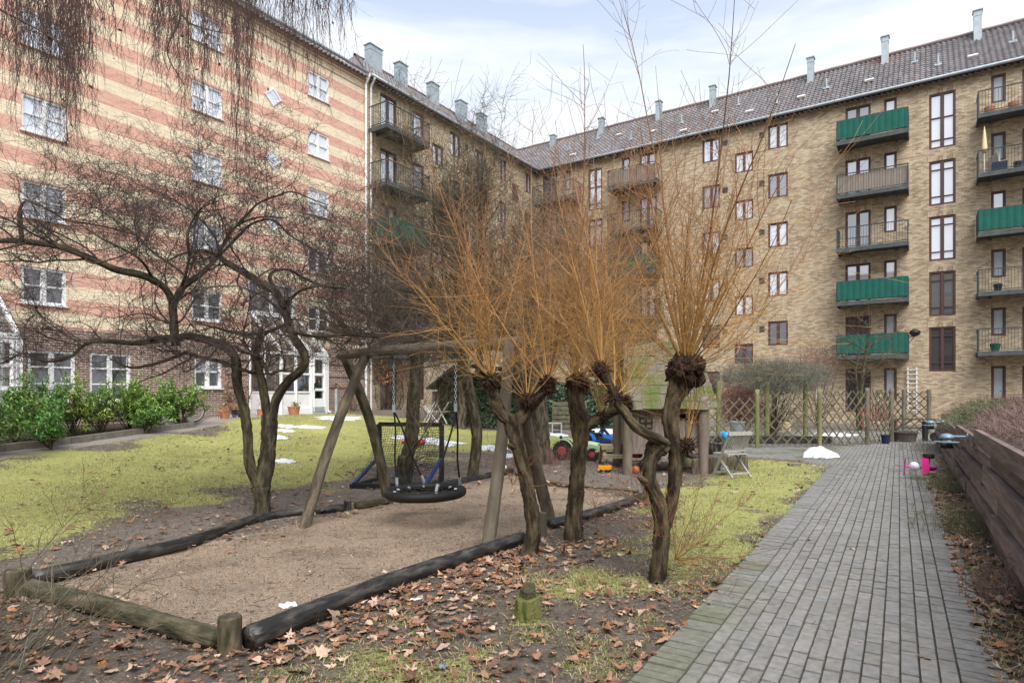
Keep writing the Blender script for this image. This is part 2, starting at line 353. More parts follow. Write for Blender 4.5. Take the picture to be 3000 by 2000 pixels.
LAWN = poly_px([(-700, 1500), (0, 1347), (300, 1300), (560, 1262), (650, 1243), (705, 1226), (830, 1216), (960, 1211), (1096, 1216), (1250, 1232), (1440, 1262), (1600, 1272), (1830, 1288), (1790, 1312), (1640, 1318),
                (1450, 1312), (1330, 1330), (1200, 1352), (1050, 1390), (900, 1432), (700, 1448), (560, 1480), (400, 1535), (200, 1590), (0, 1625), (-700, 1760)])
LAWN2 = poly_px([(1970, 1420), (2050, 1400), (2195, 1345), (2300, 1350), (2436, 1368), (2185, 1650), (2000, 1640), (1940, 1520)])
PATCHY = poly_px([(1380, 1720), (1700, 1600), (1960, 1520), (2185, 1650), (1870, 1990), (1700, 2150), (900, 2150), (700, 1990), (1000, 1860)])
SAND = poly_px([(60, 1712), (560, 1590), (1030, 1490), (1490, 1388), (1900, 1462), (1560, 1580), (1200, 1700), (700, 1925), (400, 1850)])
WALK = poly_px([(-700, 1485), (0, 1347), (300, 1300), (560, 1262), (650, 1243), (705, 1226), (830, 1216), (1000, 1208), (1000, 1202), (720, 1202), (620, 1222), (575, 1248), (300, 1285), (0, 1323), (-700, 1440)])
BED = poly_px([(-700, 1440), (0, 1323), (300, 1285), (570, 1249), (520, 1236), (300, 1242), (0, 1262), (-300, 1290)])
MUD = poly_px([(-300, 1760), (0, 1628), (200, 1592), (400, 1537), (560, 1482), (700, 1450), (900, 1434), (1050, 1392), (1200, 1354), (1330, 1332), (1450, 1314), (1640, 1320), (1900, 1300), (2040, 1330), (1960, 1420), (1860, 1440), (1490, 1385), (1030, 1488), (560, 1588), (80, 1705), (-300, 1850)])
PU = V3(.528, .849, 0); PV = V3(.849, -.528, 0)
PLAZA = poly_px([(2060, 1336), (2200, 1341), (2300, 1347), (2436, 1367), (2500, 1380), (2740, 1380), (2760, 1340), (2790, 1262), (2400, 1262), (2040, 1262)])

gx = np.arange(-26, 30, .1); gy = np.arange(-5, 42, .1)
X, Y = np.meshgrid(gx, gy)
grass = np.maximum(smooth(sdist(X, Y, LAWN)/1.1+.25+(vn(X, Y, 1.1)-.5)*2.7), smooth(sdist(X, Y, LAWN2)/.6+.5+(vn(X+9, Y, 1.3)-.5)*2.6)*.92)
grass = np.maximum(grass, smooth(sdist(X, Y, PATCHY)/.8+.2)*smooth((vn(X, Y+40, 1.7)-.33)*4.5)*.72)
sand = smooth(sdist(X, Y, SAND)/.30+.35+(vn(X, Y, 2.5)-.5)*1.2)
mud = smooth(sdist(X, Y, MUD)/.5+.5+(vn(X, Y, 1.5)-.5)*1.5)
far = smooth((Y-18.3)/.8)*smooth((X+1.0)/2)
mud = np.maximum(mud, far)
walk = smooth(sdist(X, Y, WALK)/.08+.5)
bed = smooth(sdist(X, Y, BED)/.06+.5)
Z = terr(X, Y)+(vn(X, Y, 3.)-.5)*.03*(1-walk)+(vn(X, Y, .7, 2)-.5)*.05*(grass > .3)
Z -= sand*.03
Z += sand*(vn(X, Y, 2.2, 3)-.5)*.05
pathv = X*PV[0]+Y*PV[1]
inpath = smooth((pathv+1.30)/.06)*smooth((.50-pathv)/.08)*smooth((17-Y)/1)
inpath = np.maximum(inpath, smooth(sdist(X, Y, PLAZA)/.05+.3))
Z = Z*(1-inpath)+inpath*(terr(X, Y)+(vn(X, Y, .8)-.5)*.03-.004)
cls = np.zeros(X.shape, int); cls[grass > .35] = 1; cls[sdist(X, Y, SAND) > 0] = 2; cls[walk > .5] = 3; cls[bed > .5] = 4
H, Wd = X.shape
idx = np.arange(H*Wd).reshape(H, Wd); F4 = np.stack([idx[:-1, :-1], idx[:-1, 1:], idx[1:, 1:], idx[1:, :-1]], -1).reshape(-1, 4); fc = cls[:-1, :-1].ravel()
GV = np.stack([X, Y, Z], -1).reshape(-1, 3)
GC = np.stack([grass, sand, mud], -1).reshape(-1, 3); GW = np.stack([walk, bed, inpath], -1).reshape(-1, 3)
m = bpy.data.materials.new('court_ground'); m.use_nodes = True; nt = m.node_tree; bs = nt.nodes['Principled BSDF']; Lk = nt.links.new
bs.inputs['Roughness'].default_value = .92; bs.inputs['Specular IOR Level'].default_value = .15
tcg = N(nt, 'ShaderNodeTexCoord')
def noise(scale, det=6, ro=.6):
    n = N(nt, 'ShaderNodeTexNoise'); n.inputs['Scale'].default_value = scale; n.inputs['Detail'].default_value = det; n.inputs['Roughness'].default_value = ro; Lk(tcg.outputs['Object'], n.inputs['Vector']); return n.outputs[0]
def ramp(src, stops):
    r = N(nt, 'ShaderNodeValToRGB'); e = r.color_ramp.elements; e[0].position = stops[0][0]; e[0].color = stops[0][1]+(1,); e[1].position = stops[-1][0]; e[1].color = stops[-1][1]+(1,)
    for p, c in stops[1:-1]: e.new(p).color = c+(1,)
    Lk(src, r.inputs[0]); return r.outputs[0]
def mixc(f, a, b, bt='MIX'):
    x = N(nt, 'ShaderNodeMix', data_type='RGBA', blend_type=bt)
    if isinstance(f, float): x.inputs[0].default_value = f
    else: Lk(f, x.inputs[0])
    Lk(a, x.inputs[6]); Lk(b, x.inputs[7]); return x.outputs[2]
big = noise(1.1, 8); fine = noise(26, 8, .7); vfine = noise(95, 4, .7); mid = noise(5.5, 8, .65)
dirt = ramp(mid, [(.3, (.085, .072, .062)), (.5, (.15, .128, .108)), (.7, (.24, .205, .172))])
dirt = mixc(.45, dirt, ramp(fine, [(.35, (.035, .026, .020)), (.65, (.21, .165, .125))]))
mudc = ramp(mid, [(.3, (.115, .098, .085)), (.5, (.165, .145, .128)), (.7, (.22, .195, .17))]); mudc = mixc(.4, mudc, ramp(fine, [(.35, (.06, .048, .04)), (.62, (.27, .235, .20))]))
sandc = ramp(fine, [(.3, (.20, .15, .11)), (.46, (.33, .25, .185)), (.6, (.41, .32, .25)), (.75, (.56, .46, .38))])
sandc = mixc(.6, sandc, ramp(vfine, [(.34, (.07, .052, .038)), (.48, (.28, .225, .17)), (.62, (.66, .58, .48))]))
sandc = mixc(.8, sandc, mixc(1., sandc, ramp(noise(1.3, 7), [(.3, (.55, .52, .50)), (.5, (.95, .93, .9)), (.62, (1.1, 1.06, 1.0))]), 'MULTIPLY'))
sandc = mixc(1., sandc, ramp(noise(.1, 1), [(0., (.90, .88, .86)), (1., (.90, .88, .86))]), 'MULTIPLY')
grc = ramp(mid, [(.28, (.23, .20, .11)), (.42, (.30, .31, .12)), (.55, (.36, .40, .13)), (.66, (.42, .42, .19)), (.78, (.28, .24, .15))])
grc = mixc(.5, grc, ramp(fine, [(.32, (.11, .105, .035)), (.5, (.27, .28, .06)), (.68, (.46, .47, .15))]))
grc = mixc(.35, grc, ramp(vfine, [(.35, (.12, .11, .05)), (.62, (.54, .52, .24))]))
grc = mixc(.6, grc, mixc(1., grc, ramp(noise(.9, 5), [(.32, (.62, .56, .50)), (.5, (1., .98, .95)), (.66, (1.15, 1.12, 1.0))]), 'MULTIPLY'))
walkc = ramp(fine, [(.35, (.25, .22, .19)), (.65, (.37, .33, .29))]); walkc = mixc(.5, walkc, ramp(big, [(.35, (.19, .17, .15)), (.65, (.29, .26, .235))]))
bedc = ramp(fine, [(.35, (.022, .016, .012)), (.65, (.075, .055, .04))])
a1 = N(nt, 'ShaderNodeAttribute', attribute_name='Col'); a2 = N(nt, 'ShaderNodeAttribute', attribute_name='Col2')
s1 = N(nt, 'ShaderNodeSeparateColor'); s2 = N(nt, 'ShaderNodeSeparateColor'); Lk(a1.outputs[0], s1.inputs[0]); Lk(a2.outputs[0], s2.inputs[0])
def thr(maskout, src, k=.55):                                # break the edge of a mask up with fine noise
    a = N(nt, 'ShaderNodeMath', operation='SUBTRACT'); Lk(src, a.inputs[0]); a.inputs[1].default_value = .5
    b = N(nt, 'ShaderNodeMath', operation='MULTIPLY_ADD'); Lk(a.outputs[0], b.inputs[0]); b.inputs[1].default_value = 2.4; Lk(maskout, b.inputs[2])
    c = N(nt, 'ShaderNodeMapRange'); c.inputs[1].default_value = .35; c.inputs[2].default_value = .62; Lk(b.outputs[0], c.inputs[0]); return c.outputs[0]
c = mixc(s1.outputs[2], dirt, mudc); c = mixc(thr(s1.outputs[0], fine), c, grc); c = mixc(thr(s1.outputs[1], fine), c, sandc)
c = mixc(s2.outputs[0], c, walkc); c = mixc(s2.outputs[1], c, bedc)
dk = N(nt, 'ShaderNodeMix', data_type='RGBA'); Lk(s2.outputs[2], dk.inputs[0]); Lk(c, dk.inputs[6]); dk.inputs[7].default_value = (.105, .10, .075, 1)
Lk(dk.outputs[2], bs.inputs['Base Color'])
bp = N(nt, 'ShaderNodeBump'); bp.inputs['Distance'].default_value = .03; bp.inputs['Strength'].default_value = .8; Lk(fine, bp.inputs['Height'])
bp2 = N(nt, 'ShaderNodeBump'); bp2.inputs['Distance'].default_value = .012; bp2.inputs['Strength'].default_value = .8; Lk(vfine, bp2.inputs['Height']); Lk(bp.outputs[0], bp2.inputs['Normal']); Lk(bp2.outputs[0], bs.inputs['Normal'])
MT['ground'] = m
for k, nm in enumerate(['ground', 'lawn', 'sand_pit', 'walkway', 'flower_bed_soil']):
    f = F4[fc == k]; used, inv = np.unique(f, return_inverse=True)
    mb = MB(); mb.add(GV[used], inv.reshape(-1, 4), GC[used]); o = mb.build(nm, MT['ground'], smooth=True)
    ca = o.data.color_attributes.new('Col2', 'FLOAT_COLOR', 'POINT'); ca.data.foreach_set('color', np.concatenate([GW[used], np.ones((len(used), 1))], 1).astype('f').ravel())
    tag(o, kind='structure')
mb = MB(); mb.quad((-600, -600, -.12), (600, -600, -.12), (600, 600, -.12), (-600, 600, -.12))
tag(mb.build('ground_beyond', M_('outer_ground', (.13, .11, .09), .9, (.18, .16, .13), 2)), kind='structure')

# pavers, one by one: stretcher rows along the path, a header course on each edge, continued over the plaza
mb = MB(); r = np.random.default_rng(11)
def pave(us, vs, lu, lv):
    us = np.asarray(us); vs = np.asarray(vs); n = len(us)
    c = us[:, None]*PU+vs[:, None]*PV
    hu = lu/2-.0022-r.random(n)*.0012; hv = lv/2-.0022-r.random(n)*.0012; an = r.normal(0, .012, n)
    u2 = PU*np.cos(an)[:, None]+PV*np.sin(an)[:, None]; v2 = PV*np.cos(an)[:, None]-PU*np.sin(an)[:, None]
    z = .012+r.normal(0, .0022, n)+(vn(c[:, 0], c[:, 1], .8)-.5)*.03; tu = r.normal(0, .006, n); tv = r.normal(0, .006, n)
    P = []
    for (a, b, ins, dz) in [(-1, -1, 0, 0), (1, -1, 0, 0), (1, 1, 0, 0), (-1, 1, 0, 0), (-1, -1, 1, 0), (1, -1, 1, 0), (1, 1, 1, 0), (-1, 1, 1, 0)]:
        k = .004 if ins == 0 else 0.
        q = c+u2*(a*(hu+(.0 if ins == 0 else -.0035)))[:, None]+v2*(b*(hv+(.0 if ins == 0 else -.0035)))[:, None]
        zz = z+a*tu*lu/2*2+b*tv*lv/2*2-(.045 if ins == 0 else 0)
        q[:, 2] = zz; P.append(q)
    P = np.stack(P, 1)
    f = np.array([[4, 5, 6, 7], [0, 1, 5, 4], [1, 2, 6, 5], [2, 3, 7, 6], [3, 0, 4, 7]])
    F_ = (np.arange(n)*8)[:, None, None]+f[None]
    g = .205+r.normal(0, .012, n)+(vn(c[:, 0], c[:, 1]+20, .7)-.5)*.03; t = r.normal(0, .004, n)
    moss = np.clip((vn(c[:, 0]+50, c[:, 1], 1.4)-.52)*4, 0, 1)*np.clip(1-(vs+1.28)/.45, 0, 1)
    col = np.stack([g+t*.9+.006, g+t*.2+.002, g-t*.5-.006], 1); col = col*(1-moss[:, None]*.75)+np.array([.105, .12, .045])*moss[:, None]*.75
    mb.add(P.reshape(-1, 3), F_.reshape(-1, 4), np.repeat(col, 8, 0))
BL, BW = .188, .094
v0, v1 = -1.262, .502; HL = .235
rows = int(round((v1-v0-2*HL)/BW)); vv = v0+HL+BW*(np.arange(rows)+.5)
for k, v in enumerate(vv):
    u = np.arange(-1.5+(k % 2)*BL/2+r.normal(0, .02), 19.5, BL); c = u[:, None]*PU+v*PV
    k2 = (sdist(c[:, 0], c[:, 1], PLAZA) <= 0) & (u < 17.5); pave(u[k2], np.full(k2.sum(), v), BL, BW)
for v in (v0+HL/2, v0+HL+rows*BW+HL/2):
    u = np.arange(-1.5, 19.5, BW); c = u[:, None]*PU+v*PV; k2 = (sdist(c[:, 0], c[:, 1], PLAZA) <= 0) & (u < 17.5); pave(u[k2], np.full(k2.sum(), v), BW, HL)
for k, v in enumerate(np.arange(vv[0]-BW*130, vv[-1]+BW*70, BW)):
    u = np.arange(2+(k % 2)*BL/2+r.normal(0, .02), 34, BL); c = u[:, None]*PU+v*PV; k2 = sdist(c[:, 0], c[:, 1], PLAZA) > 0; pave(u[k2], np.full(k2.sum(), v), BL, BW)
tag(mb.build('brick_path', MT['paver']), kind='structure')

# ---------------------------------------------------------------- buildings
EAVE = 16.6; RISE = 4.2; WID = 5.0
class Facade:
    def __init__(s, u, n, z_rot, sgn): s.u = u; s.n = n; s.sgn = sgn; s.R = Matrix(((s.ax()[0][0], n[0], 0), (s.ax()[0][1], n[1], 0), (0, 0, 1)))
    def ax(s): return [s.u*s.sgn]
    def P(s, t, z, d=0.): return CO+s.u*t+s.n*d+np.array([0, 0, z])
FL = Facade(-UL, NL, 0, 1)          # local x runs along +s
FR = Facade(UR, NR, 0, -1)          # local x runs along -t
def wall_mesh(mb, fac, s0, s1, z0, z1, holes, rev=.14):
    ss = sorted(set([s0, s1]+[h[0] for h in holes]+[h[1] for h in holes])); zs = sorted(set([z0, z1]+[h[2] for h in holes]+[h[3] for h in holes]))
    H = np.array(holes) if holes else np.zeros((0, 4))
    for i in range(len(ss)-1):
        for j in range(len(zs)-1):
            a, b, c, d = ss[i], ss[i+1], zs[j], zs[j+1]; ms, mz = (a+b)/2, (c+d)/2
            if len(H) and ((H[:, 0] < ms) & (H[:, 1] > ms) & (H[:, 2] < mz) & (H[:, 3] > mz)).any(): continue
            mb.quad(fac.P(a, c), fac.P(b, c), fac.P(b, d), fac.P(a, d), uv=[(a, c), (b, c), (b, d), (a, d)])
    for (a, b, c, d) in holes:
        for p, q in (((a, c), (b, c)), ((b, c), (b, d)), ((b, d), (a, d)), ((a, d), (a, c))):
            mb.quad(fac.P(*p), fac.P(*q), fac.P(*q, -rev), fac.P(*p, -rev), uv=[p, q, (q[0]+rev, q[1]+rev*(p[1] == q[1])), (p[0]+rev, p[1]+rev*(p[1] == q[1]))])
wcache = {}
def window(parent, fac, t0, t1, z0, z1, cols, rows, fm, pm, sill=None, name='window', fw=.06, mull=.07):
    """rows = heights (fractions) of the transoms; frame is the part, panes the sub-part (one mesh: one window's glazing)"""
    w_ = abs(t1-t0); h_ = z1-z0; key = (round(w_, 2), round(h_, 2), cols, tuple(rows), fm, pm, sill)
    o_ = V3(*ORG[parent.name]); loc = fac.P((t0+t1)/2, z0)-o_
    if key not in wcache:
        mb = MB(); y = -.075
        for x in (-w_/2+fw/2, w_/2-fw/2): mb.box((x, y, h_/2), (fw, .09, h_))
        for z in (fw/2, h_-fw/2): mb.box((0, y, z), (w_-2*fw, .09, fw))
        for i in range(1, cols): mb.box((-w_/2+w_*i/cols, y+.004, h_/2), (mull, .085, h_-2*fw))
        inner = (w_-2*fw-(cols-1)*mull)/cols
        for i in range(cols):
            xc = -w_/2+fw+inner/2+i*(inner+mull)
            if cols == 1: xc = 0
            for f in rows: mb.box((xc, y, h_*f), (inner, .06, .045))
            for sx in (-1, 1): mb.box((xc+sx*(inner/2-.011), y-.012, h_/2), (.022, .05, h_-2*fw))
            for zz in (fw+.011, h_-fw-.011): mb.box((xc, y-.014, zz), (inner-.044, .05, .022))
        if sill: mb.box((0, .0, -.02), (w_+.1, .16, .04))
        fo = mb.build(name, MT[fm], parent, loc=tuple(loc)); 
        mb = MB()
        mb.box((0, y-.035, h_/2), (w_-.02, .008, h_-.02)); po = mb.build('pane', MT[pm], fo, loc=(0, 0, 0))
        wcache[key] = (fo.data, po.data)
    else:
        a, b = wcache[key]; fo = bpy.data.objects.new(name, a); C.objects.link(fo); fo.parent = parent; fo.location = tuple(loc)
        po = bpy.data.objects.new('pane', b); C.objects.link(po); po.parent = fo
    fo.rotation_euler = fac.R.to_euler(); return fo
bcache = {}
def balcony(parent, fac, t0, t1, zt, depth=1.17, cover=None, rail=1.0):
    """slab is the part, railing and canvas cover are its sub-parts. zt = slab top"""
    w_ = abs(t1-t0); o_ = V3(*ORG[parent.name]); loc = fac.P((t0+t1)/2, zt)-o_; h = w_/2
    if 'slab' not in bcache:
        mb = MB(); mb.box((0, depth/2+.02, -.05), (w_, depth, .10)); mb.box((0, depth+.012, -.10), (w_+.03, .03, .20)); 
        for sx in (-1, 1): mb.box((sx*(h+.0), depth/2, -.12), (.06, depth-.02, .20)); mb.box((sx*(h-.5), depth/2-.02, -.15), (.07, depth-.1, .10))
        bcache['slab'] = mb.build('balcony', MT['slab']).data; bpy.data.objects.remove(bpy.data.objects['balcony'])
        mb = MB()
        mb.box((0, depth, rail), (w_+.04, .045, .04)); mb.box((0, depth, .06), (w_, .03, .03))
        for sx in (-1, 1):
            mb.box((sx*h, depth/2, rail), (.045, depth-.05, .04)); mb.box((sx*h, depth/2, .06), (.03, depth-.05, .03)); mb.box((sx*h, depth, rail/2-.05), (.05, .05, rail+.1))
            for y in np.arange(.1, depth-.05, .115): mb.box((sx*h, y, rail/2+.03), (.016, .016, rail-.06))
        for x in np.arange(-h+.11, h-.05, .115): mb.box((x, depth, rail/2+.03), (.016, .016, rail-.06))
        bcache['rail'] = mb.build('railing', MT['steel_dark']).data; bpy.data.objects.remove(bpy.data.objects['railing'])
        for cv, mt in (('green', 'green_cloth'), ('board', 'board')):
            mb = MB(); n = int(w_/.02)
            xs = np.linspace(-h-.0, h+.0, n)
            if cv == 'green': yy = depth+.035+.02*np.abs(np.sin(xs*np.pi/.27)); z0_, z1_ = .07, rail-.01
            else: yy = depth-.05-.012*(np.floor(xs/.12) % 2); z0_, z1_ = .08, rail-.08
            for (px_, py_) in ((xs, yy), (np.full(30, -h-.03), np.linspace(.06, depth+.03, 30)), (np.full(30, h+.03), np.linspace(.06, depth+.03, 30))):
                K = len(px_); V = np.concatenate([np.stack([px_, py_, np.full(K, z0_)], 1), np.stack([px_, py_, np.full(K, z1_)], 1)]); i = np.arange(K-1)
                mb.add(V, np.stack([i, i+1, i+K+1, i+K], 1))
            bcache[cv] = mb.build('c', MT[mt]).data; bpy.data.objects.remove(bpy.data.objects['c'])
    def mk(nm, d, par, lc):
        o = bpy.data.objects.new(nm, d); C.objects.link(o); o.parent = par; o.location = lc; return o
    b = mk('balcony', bcache['slab'], parent, tuple(loc)); b.rotation_euler = fac.R.to_euler(); mk('railing', bcache['rail'], b, (0, 0, 0))
    if cover == 'green': tag(mk('canvas_screen', bcache['green'], b, (0, 0, 0)), 'dark green canvas screen')
    if cover == 'board': tag(mk('board_screen', bcache['board'], b, (0, 0, 0)), 'weathered grey board screen')
    return b
tile_m = bpy.data.materials.new('roof_pantiles'); tile_m.use_nodes = True; nt = tile_m.node_tree; bs = nt.nodes['Principled BSDF']; Lk = nt.links.new; bs.inputs['Roughness'].default_value = .6; bs.inputs['Specular IOR Level'].default_value = .5
at_ = N(nt, 'ShaderNodeAttribute', attribute_name='Col'); Lk(at_.outputs[0], bs.inputs['Base Color'])
def roof_tiles(mb, fac, smin, smax, z0, rise, wid, seed, tint=(.165, .152, .156), tw=.235, course=.335):
    r = np.random.default_rng(seed); sl = math.hypot(rise, wid); n = int(sl/course); A, B = smin(0), smax(0)
    lo = min(smin(0), smin(wid)); hi = max(smax(0), smax(wid)); k = int((hi-lo)/tw*6); s = lo+np.arange(k+1)*tw/6
    prof = .045*np.sin(2*np.pi*s/tw)+.012*np.sin(4*np.pi*s/tw)
    nn = V3(0, 0, wid)+fac.n*rise; nn = nn/np.linalg.norm(nn); rows = []; cols = []
    tid = np.floor((s-lo)/tw).astype(int)
    for i in range(n+1):
        tr = r.random(tid.max()+1); lich = vn(s, np.full(len(s), i*.33), .35)
        for e, f in enumerate((i*course, (i+1)*course-.004)):
            f = min(f, sl); ww = f/sl*wid; zz = z0+f/sl*rise
            sc_ = np.clip(s, smin(ww), smax(ww))
            P = CO+sc_[:, None]*fac.u-fac.n*(ww-.32)+np.array([0, 0, zz-.27])
            rows.append(P+nn*(prof+(.035 if e == 0 else 0.)+r.normal(0, .003, len(s)))[:, None])
            g = (.72+.55*tr[tid])*(.85+.3*lich); c = np.array(tint)[None]*g[:, None]; red = (tr[tid] > .97)[:, None]*.35+np.clip((lich-.66)*4, 0, 1)[:, None]*.8*(ww > wid*.72)
            cols.append(c*(1-red)+np.array([.27, .14, .10])*red)
    R_ = np.stack(rows); K = len(s); M = len(rows); i = (np.arange(M-1)*K)[:, None]; j = np.arange(K-1)[None]
    mb.add(R_.reshape(-1, 3), np.stack([i+j, i+j+1, i+K+j+1, i+K+j], -1).reshape(-1, 4), np.concatenate(cols))
def gutter(mb, fac, s0, s1, z): 
    a = fac.P(s0, z-.04, .36); b = fac.P(s1, z-.04, .36); mb.tubes(np.array([a+(b-a)*t for t in np.linspace(0, 1, 8)]), .075, 10, cap=True)
def eave_board(mb, fac, s0, s1, z): mb.quad(fac.P(s0, z-.02, .001), fac.P(s1, z-.02, .001), fac.P(s1, z-.02, .34), fac.P(s0, z-.02, .34)); mb.bar(fac.P(s0, z-.06, .30), fac.P(s1, z-.06, .30), .03, .16)
MT['tile'] = tile_m
MT['soldier'] = brick_mat('soldier_course', ((.70, .54, .33), (.54, .40, .24), (.40, .28, .16)), (.34, .27, .19), bw=.075, bh=.24)
def chimney(parent, c, w_, d_, h_, fac, flue=False):
    mb = MB(); ax = np.array([fac.u, fac.n, [0, 0, 1]]); mb.box(c+V3(0, 0, h_/2-.5), (w_, d_, h_+1.0), ax)
    mb.box(c+V3(0, 0, h_+.03), (w_+.10, d_+.10, .05), ax); mb.box(c+V3(0, 0, h_-.25), (w_+.03, d_+.03, .03), ax); mb.build('chimney', MT['zinc'], parent)
def roofpos(fac, s, ww, z0=EAVE): return CO+s*fac.u-fac.n*(ww-.32)+np.array([0, 0, z0+ww/WID*RISE-.27])

# the two tan brick wings
def brick_wing(fac, label, s0, s1, roofmin, roofmax, cover, mat, pattern, gfl, hi_k, seed):
    B = wthing('apartment_building', tuple(fac.P((s0+s1)/2, 0)), label, 'building', 'tan brick wings around the court')
    holes = []; wins = []; bal = []; lint = MB()
    for kind, a, b, rows_ in pattern:
        for k in rows_:
            zt = {'door': 16.2, 'narrow': 16.22, 'win': 16.2, 'mid': 15.05, 'vent': 15.95, 'stair': 0}[kind]-2.68*k
            if kind == 'door': h = 2.05 if k < 5 else 2.2
            elif kind == 'narrow': h = 1.3 if k < 5 else 1.6
            elif kind == 'win': h = 1.32
            elif kind == 'mid': h = 1.12
            elif kind == 'vent': h = .34
            else: zt, h = (15.96, 2.66) if k == 0 else (12.72-2.66*(k-1), 2.14)
            holes.append((a, b, zt-h, zt)); wins.append((kind, a, b, zt-h, zt, k))
            if kind != 'vent' and zt+.23 < EAVE-.12: lint.quad(fac.P(a-.08, zt, .006), fac.P(b+.08, zt, .006), fac.P(b+.08, zt+.23, .006), fac.P(a-.08, zt+.23, .006), uv=[(.004, a-.08), (.004, b+.08), (.224, b+.08), (.224, a-.08)])
    mb = MB(); wall_mesh(mb, fac, s0, s1, -.3, EAVE, holes)
    for q in ((s0, -10), (s1, -10)): mb.quad(fac.P(q[0], -.3), fac.P(q[0], -.3, q[1]), fac.P(q[0], EAVE, q[1]), fac.P(q[0], EAVE), uv=[(0, -.3), (10, -.3), (10, EAVE), (0, EAVE)])
    mb.quad(fac.P(s0, -.3, -10), fac.P(s1, -.3, -10), fac.P(s1, EAVE, -10), fac.P(s0, EAVE, -10), uv=[(s0, -.3), (s1, -.3), (s1, EAVE), (s0, EAVE)])
    for v_, u_ in zip(lint.v, lint.uv): mb.add(v_, np.array([0, 1, 2, 3]), uv=u_)
    mb.build('wall', MT[mat], B)
    rr = random.Random(seed)
    for kind, a, b, z0, z1, k in wins:
        hi = (z0 > 6.5) or (kind != 'stair' and z0 > 5.6)
        if kind in ('win', 'mid', 'door') and hi and rr.random() < .22: hi = False
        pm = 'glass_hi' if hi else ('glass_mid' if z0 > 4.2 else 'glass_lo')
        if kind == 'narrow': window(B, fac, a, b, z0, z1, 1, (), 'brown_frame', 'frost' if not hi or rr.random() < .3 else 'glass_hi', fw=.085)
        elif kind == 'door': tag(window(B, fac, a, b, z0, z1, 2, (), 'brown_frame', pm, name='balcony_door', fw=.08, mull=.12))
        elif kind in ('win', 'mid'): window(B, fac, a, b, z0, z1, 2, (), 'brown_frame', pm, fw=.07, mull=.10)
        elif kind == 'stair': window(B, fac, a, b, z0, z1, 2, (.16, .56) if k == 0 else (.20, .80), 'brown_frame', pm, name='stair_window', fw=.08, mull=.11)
        else:
            mb = MB(); mb.box(fac.P((a+b)/2, (z0+z1)/2, -.05), (abs(b-a)-.004, .05, z1-z0-.004), np.array([fac.u, fac.n, [0, 0, 1]]))
            for q in range(4): mb.box(fac.P((a+b)/2, z0+.06+q*.075, -.02), (abs(b-a)-.02, .02, .02), np.array([fac.u, fac.n, [0, 0, 1]]))
            mb.build('vent_grille', MT['slab'], B)
    for a, b, covers in cover:
        for k, cv in enumerate(covers):
            if cv is not None: balcony(B, fac, a, b, 14.16-2.68*k, cover=cv if cv != '' else None)
    mb = MB(); roof_tiles(mb, fac, roofmin, roofmax, EAVE, RISE, WID, seed)
    rf = mb.build('roof', MT['tile'], B, smooth=False)
    mb = MB(); q = [fac.P(roofmin(5), EAVE+RISE-.25, -WID+.3), fac.P(roofmax(5), EAVE+RISE-.25, -WID+.3), fac.P(roofmax(0), EAVE-.2, -10.3), fac.P(roofmin(0), EAVE-.2, -10.3)]; mb.quad(*q, col=(.17, .13, .125)); mb.build('rear_roof_slope', MT['tile'], rf)
    mb = MB(); a = fac.P(roofmin(5), EAVE+RISE-.22, -WID+.32); b = fac.P(roofmax(5), EAVE+RISE-.22, -WID+.32); mb.tubes(np.array([a+(b-a)*t for t in np.linspace(0, 1, 90)]), .11+.012*np.sin(np.arange(90)*1.7), 8, col=(.19, .15, .14)); mb.build('ridge', MT['tile'], rf)
    mb = MB(); gutter(mb, fac, s0+.3, s1, EAVE); mb.build('gutter', MT['zinc'], B, smooth=True)
    mb = MB(); eave_board(mb, fac, s0, s1, EAVE); mb.build('eave_board', MT['brown_frame'], B)
    return B, rf
R5 = range(5); R6 = range(6)
patR = [('door', .5, 1.6, R5), ('narrow', 2.1, 2.62, R5), ('stair', 3.92, 4.9, range(6)), ('narrow', 6.26, 6.79, R6), ('door', 7.42, 8.52, R6), ('win', 11.28, 12.28, R6), ('vent', 12.42, 12.72, R6),
        ('mid', 13.1, 14.1, R6), ('vent', 14.42, 14.7, R6), ('win', 14.88, 15.89, R6), ('door', 18.64, 19.77, R6), ('narrow', 20.35, 20.89, R6), ('stair', 22.22, 23.27, range(5)), ('narrow', 24.6, 25.14, R6), ('door', 25.72, 26.86, R6),
        ('win', 29.6, 30.6, R6), ('mid', 31.4, 32.4, R6)]
BR, rfR = brick_wing(FR, 'long tan brick apartment wing on the right with green balcony screens and tiled roof', 0, 36, lambda w_: -w_, lambda w_: 36,
    [(.42, 3.42, ('', '', '', '', None)), (5.8, 8.9, ('board', '', 'green', '', None)), (18.33, 21.43, ('green', 'board', '', 'green', 'green')), (24.02, 27.12, ('', '', 'green', '', ''))], 'brick_R', patR, 0, 0, 21)
patL = [('win', .72, 1.5, R6), ('mid', 2.21, 3.0, R6), ('win', 3.67, 4.54, R6), ('stair', 6.1, 6.96, range(5)), ('vent', 7.6, 7.88, R6), ('win', 8.31, 9.23, R6), ('mid', 9.82, 10.75, R6), ('narrow', 11.4, 12.25, R6), ('door', 13.45, 14.57, R6)]
BLw, rfL = brick_wing(FL, 'tan brick apartment wing in the far corner between the striped house and the long wing', 0, 15.48, lambda w_: -w_, lambda w_: 15.48-.70*w_,
    [(12.33, 15.33, ('', '', 'green', '', ''))], 'brick_L', patL, 0, 0, 22)
mb = MB(); mb.add([FL.P(15.48, EAVE-.2, .3), FL.P(11.98, EAVE+RISE-.25, -4.7), FL.P(15.48, EAVE-.2, -10)], np.array([0, 1, 2]), (.19, .14, .135)); mb.build('hip_slope', MT['tile'], rfL)
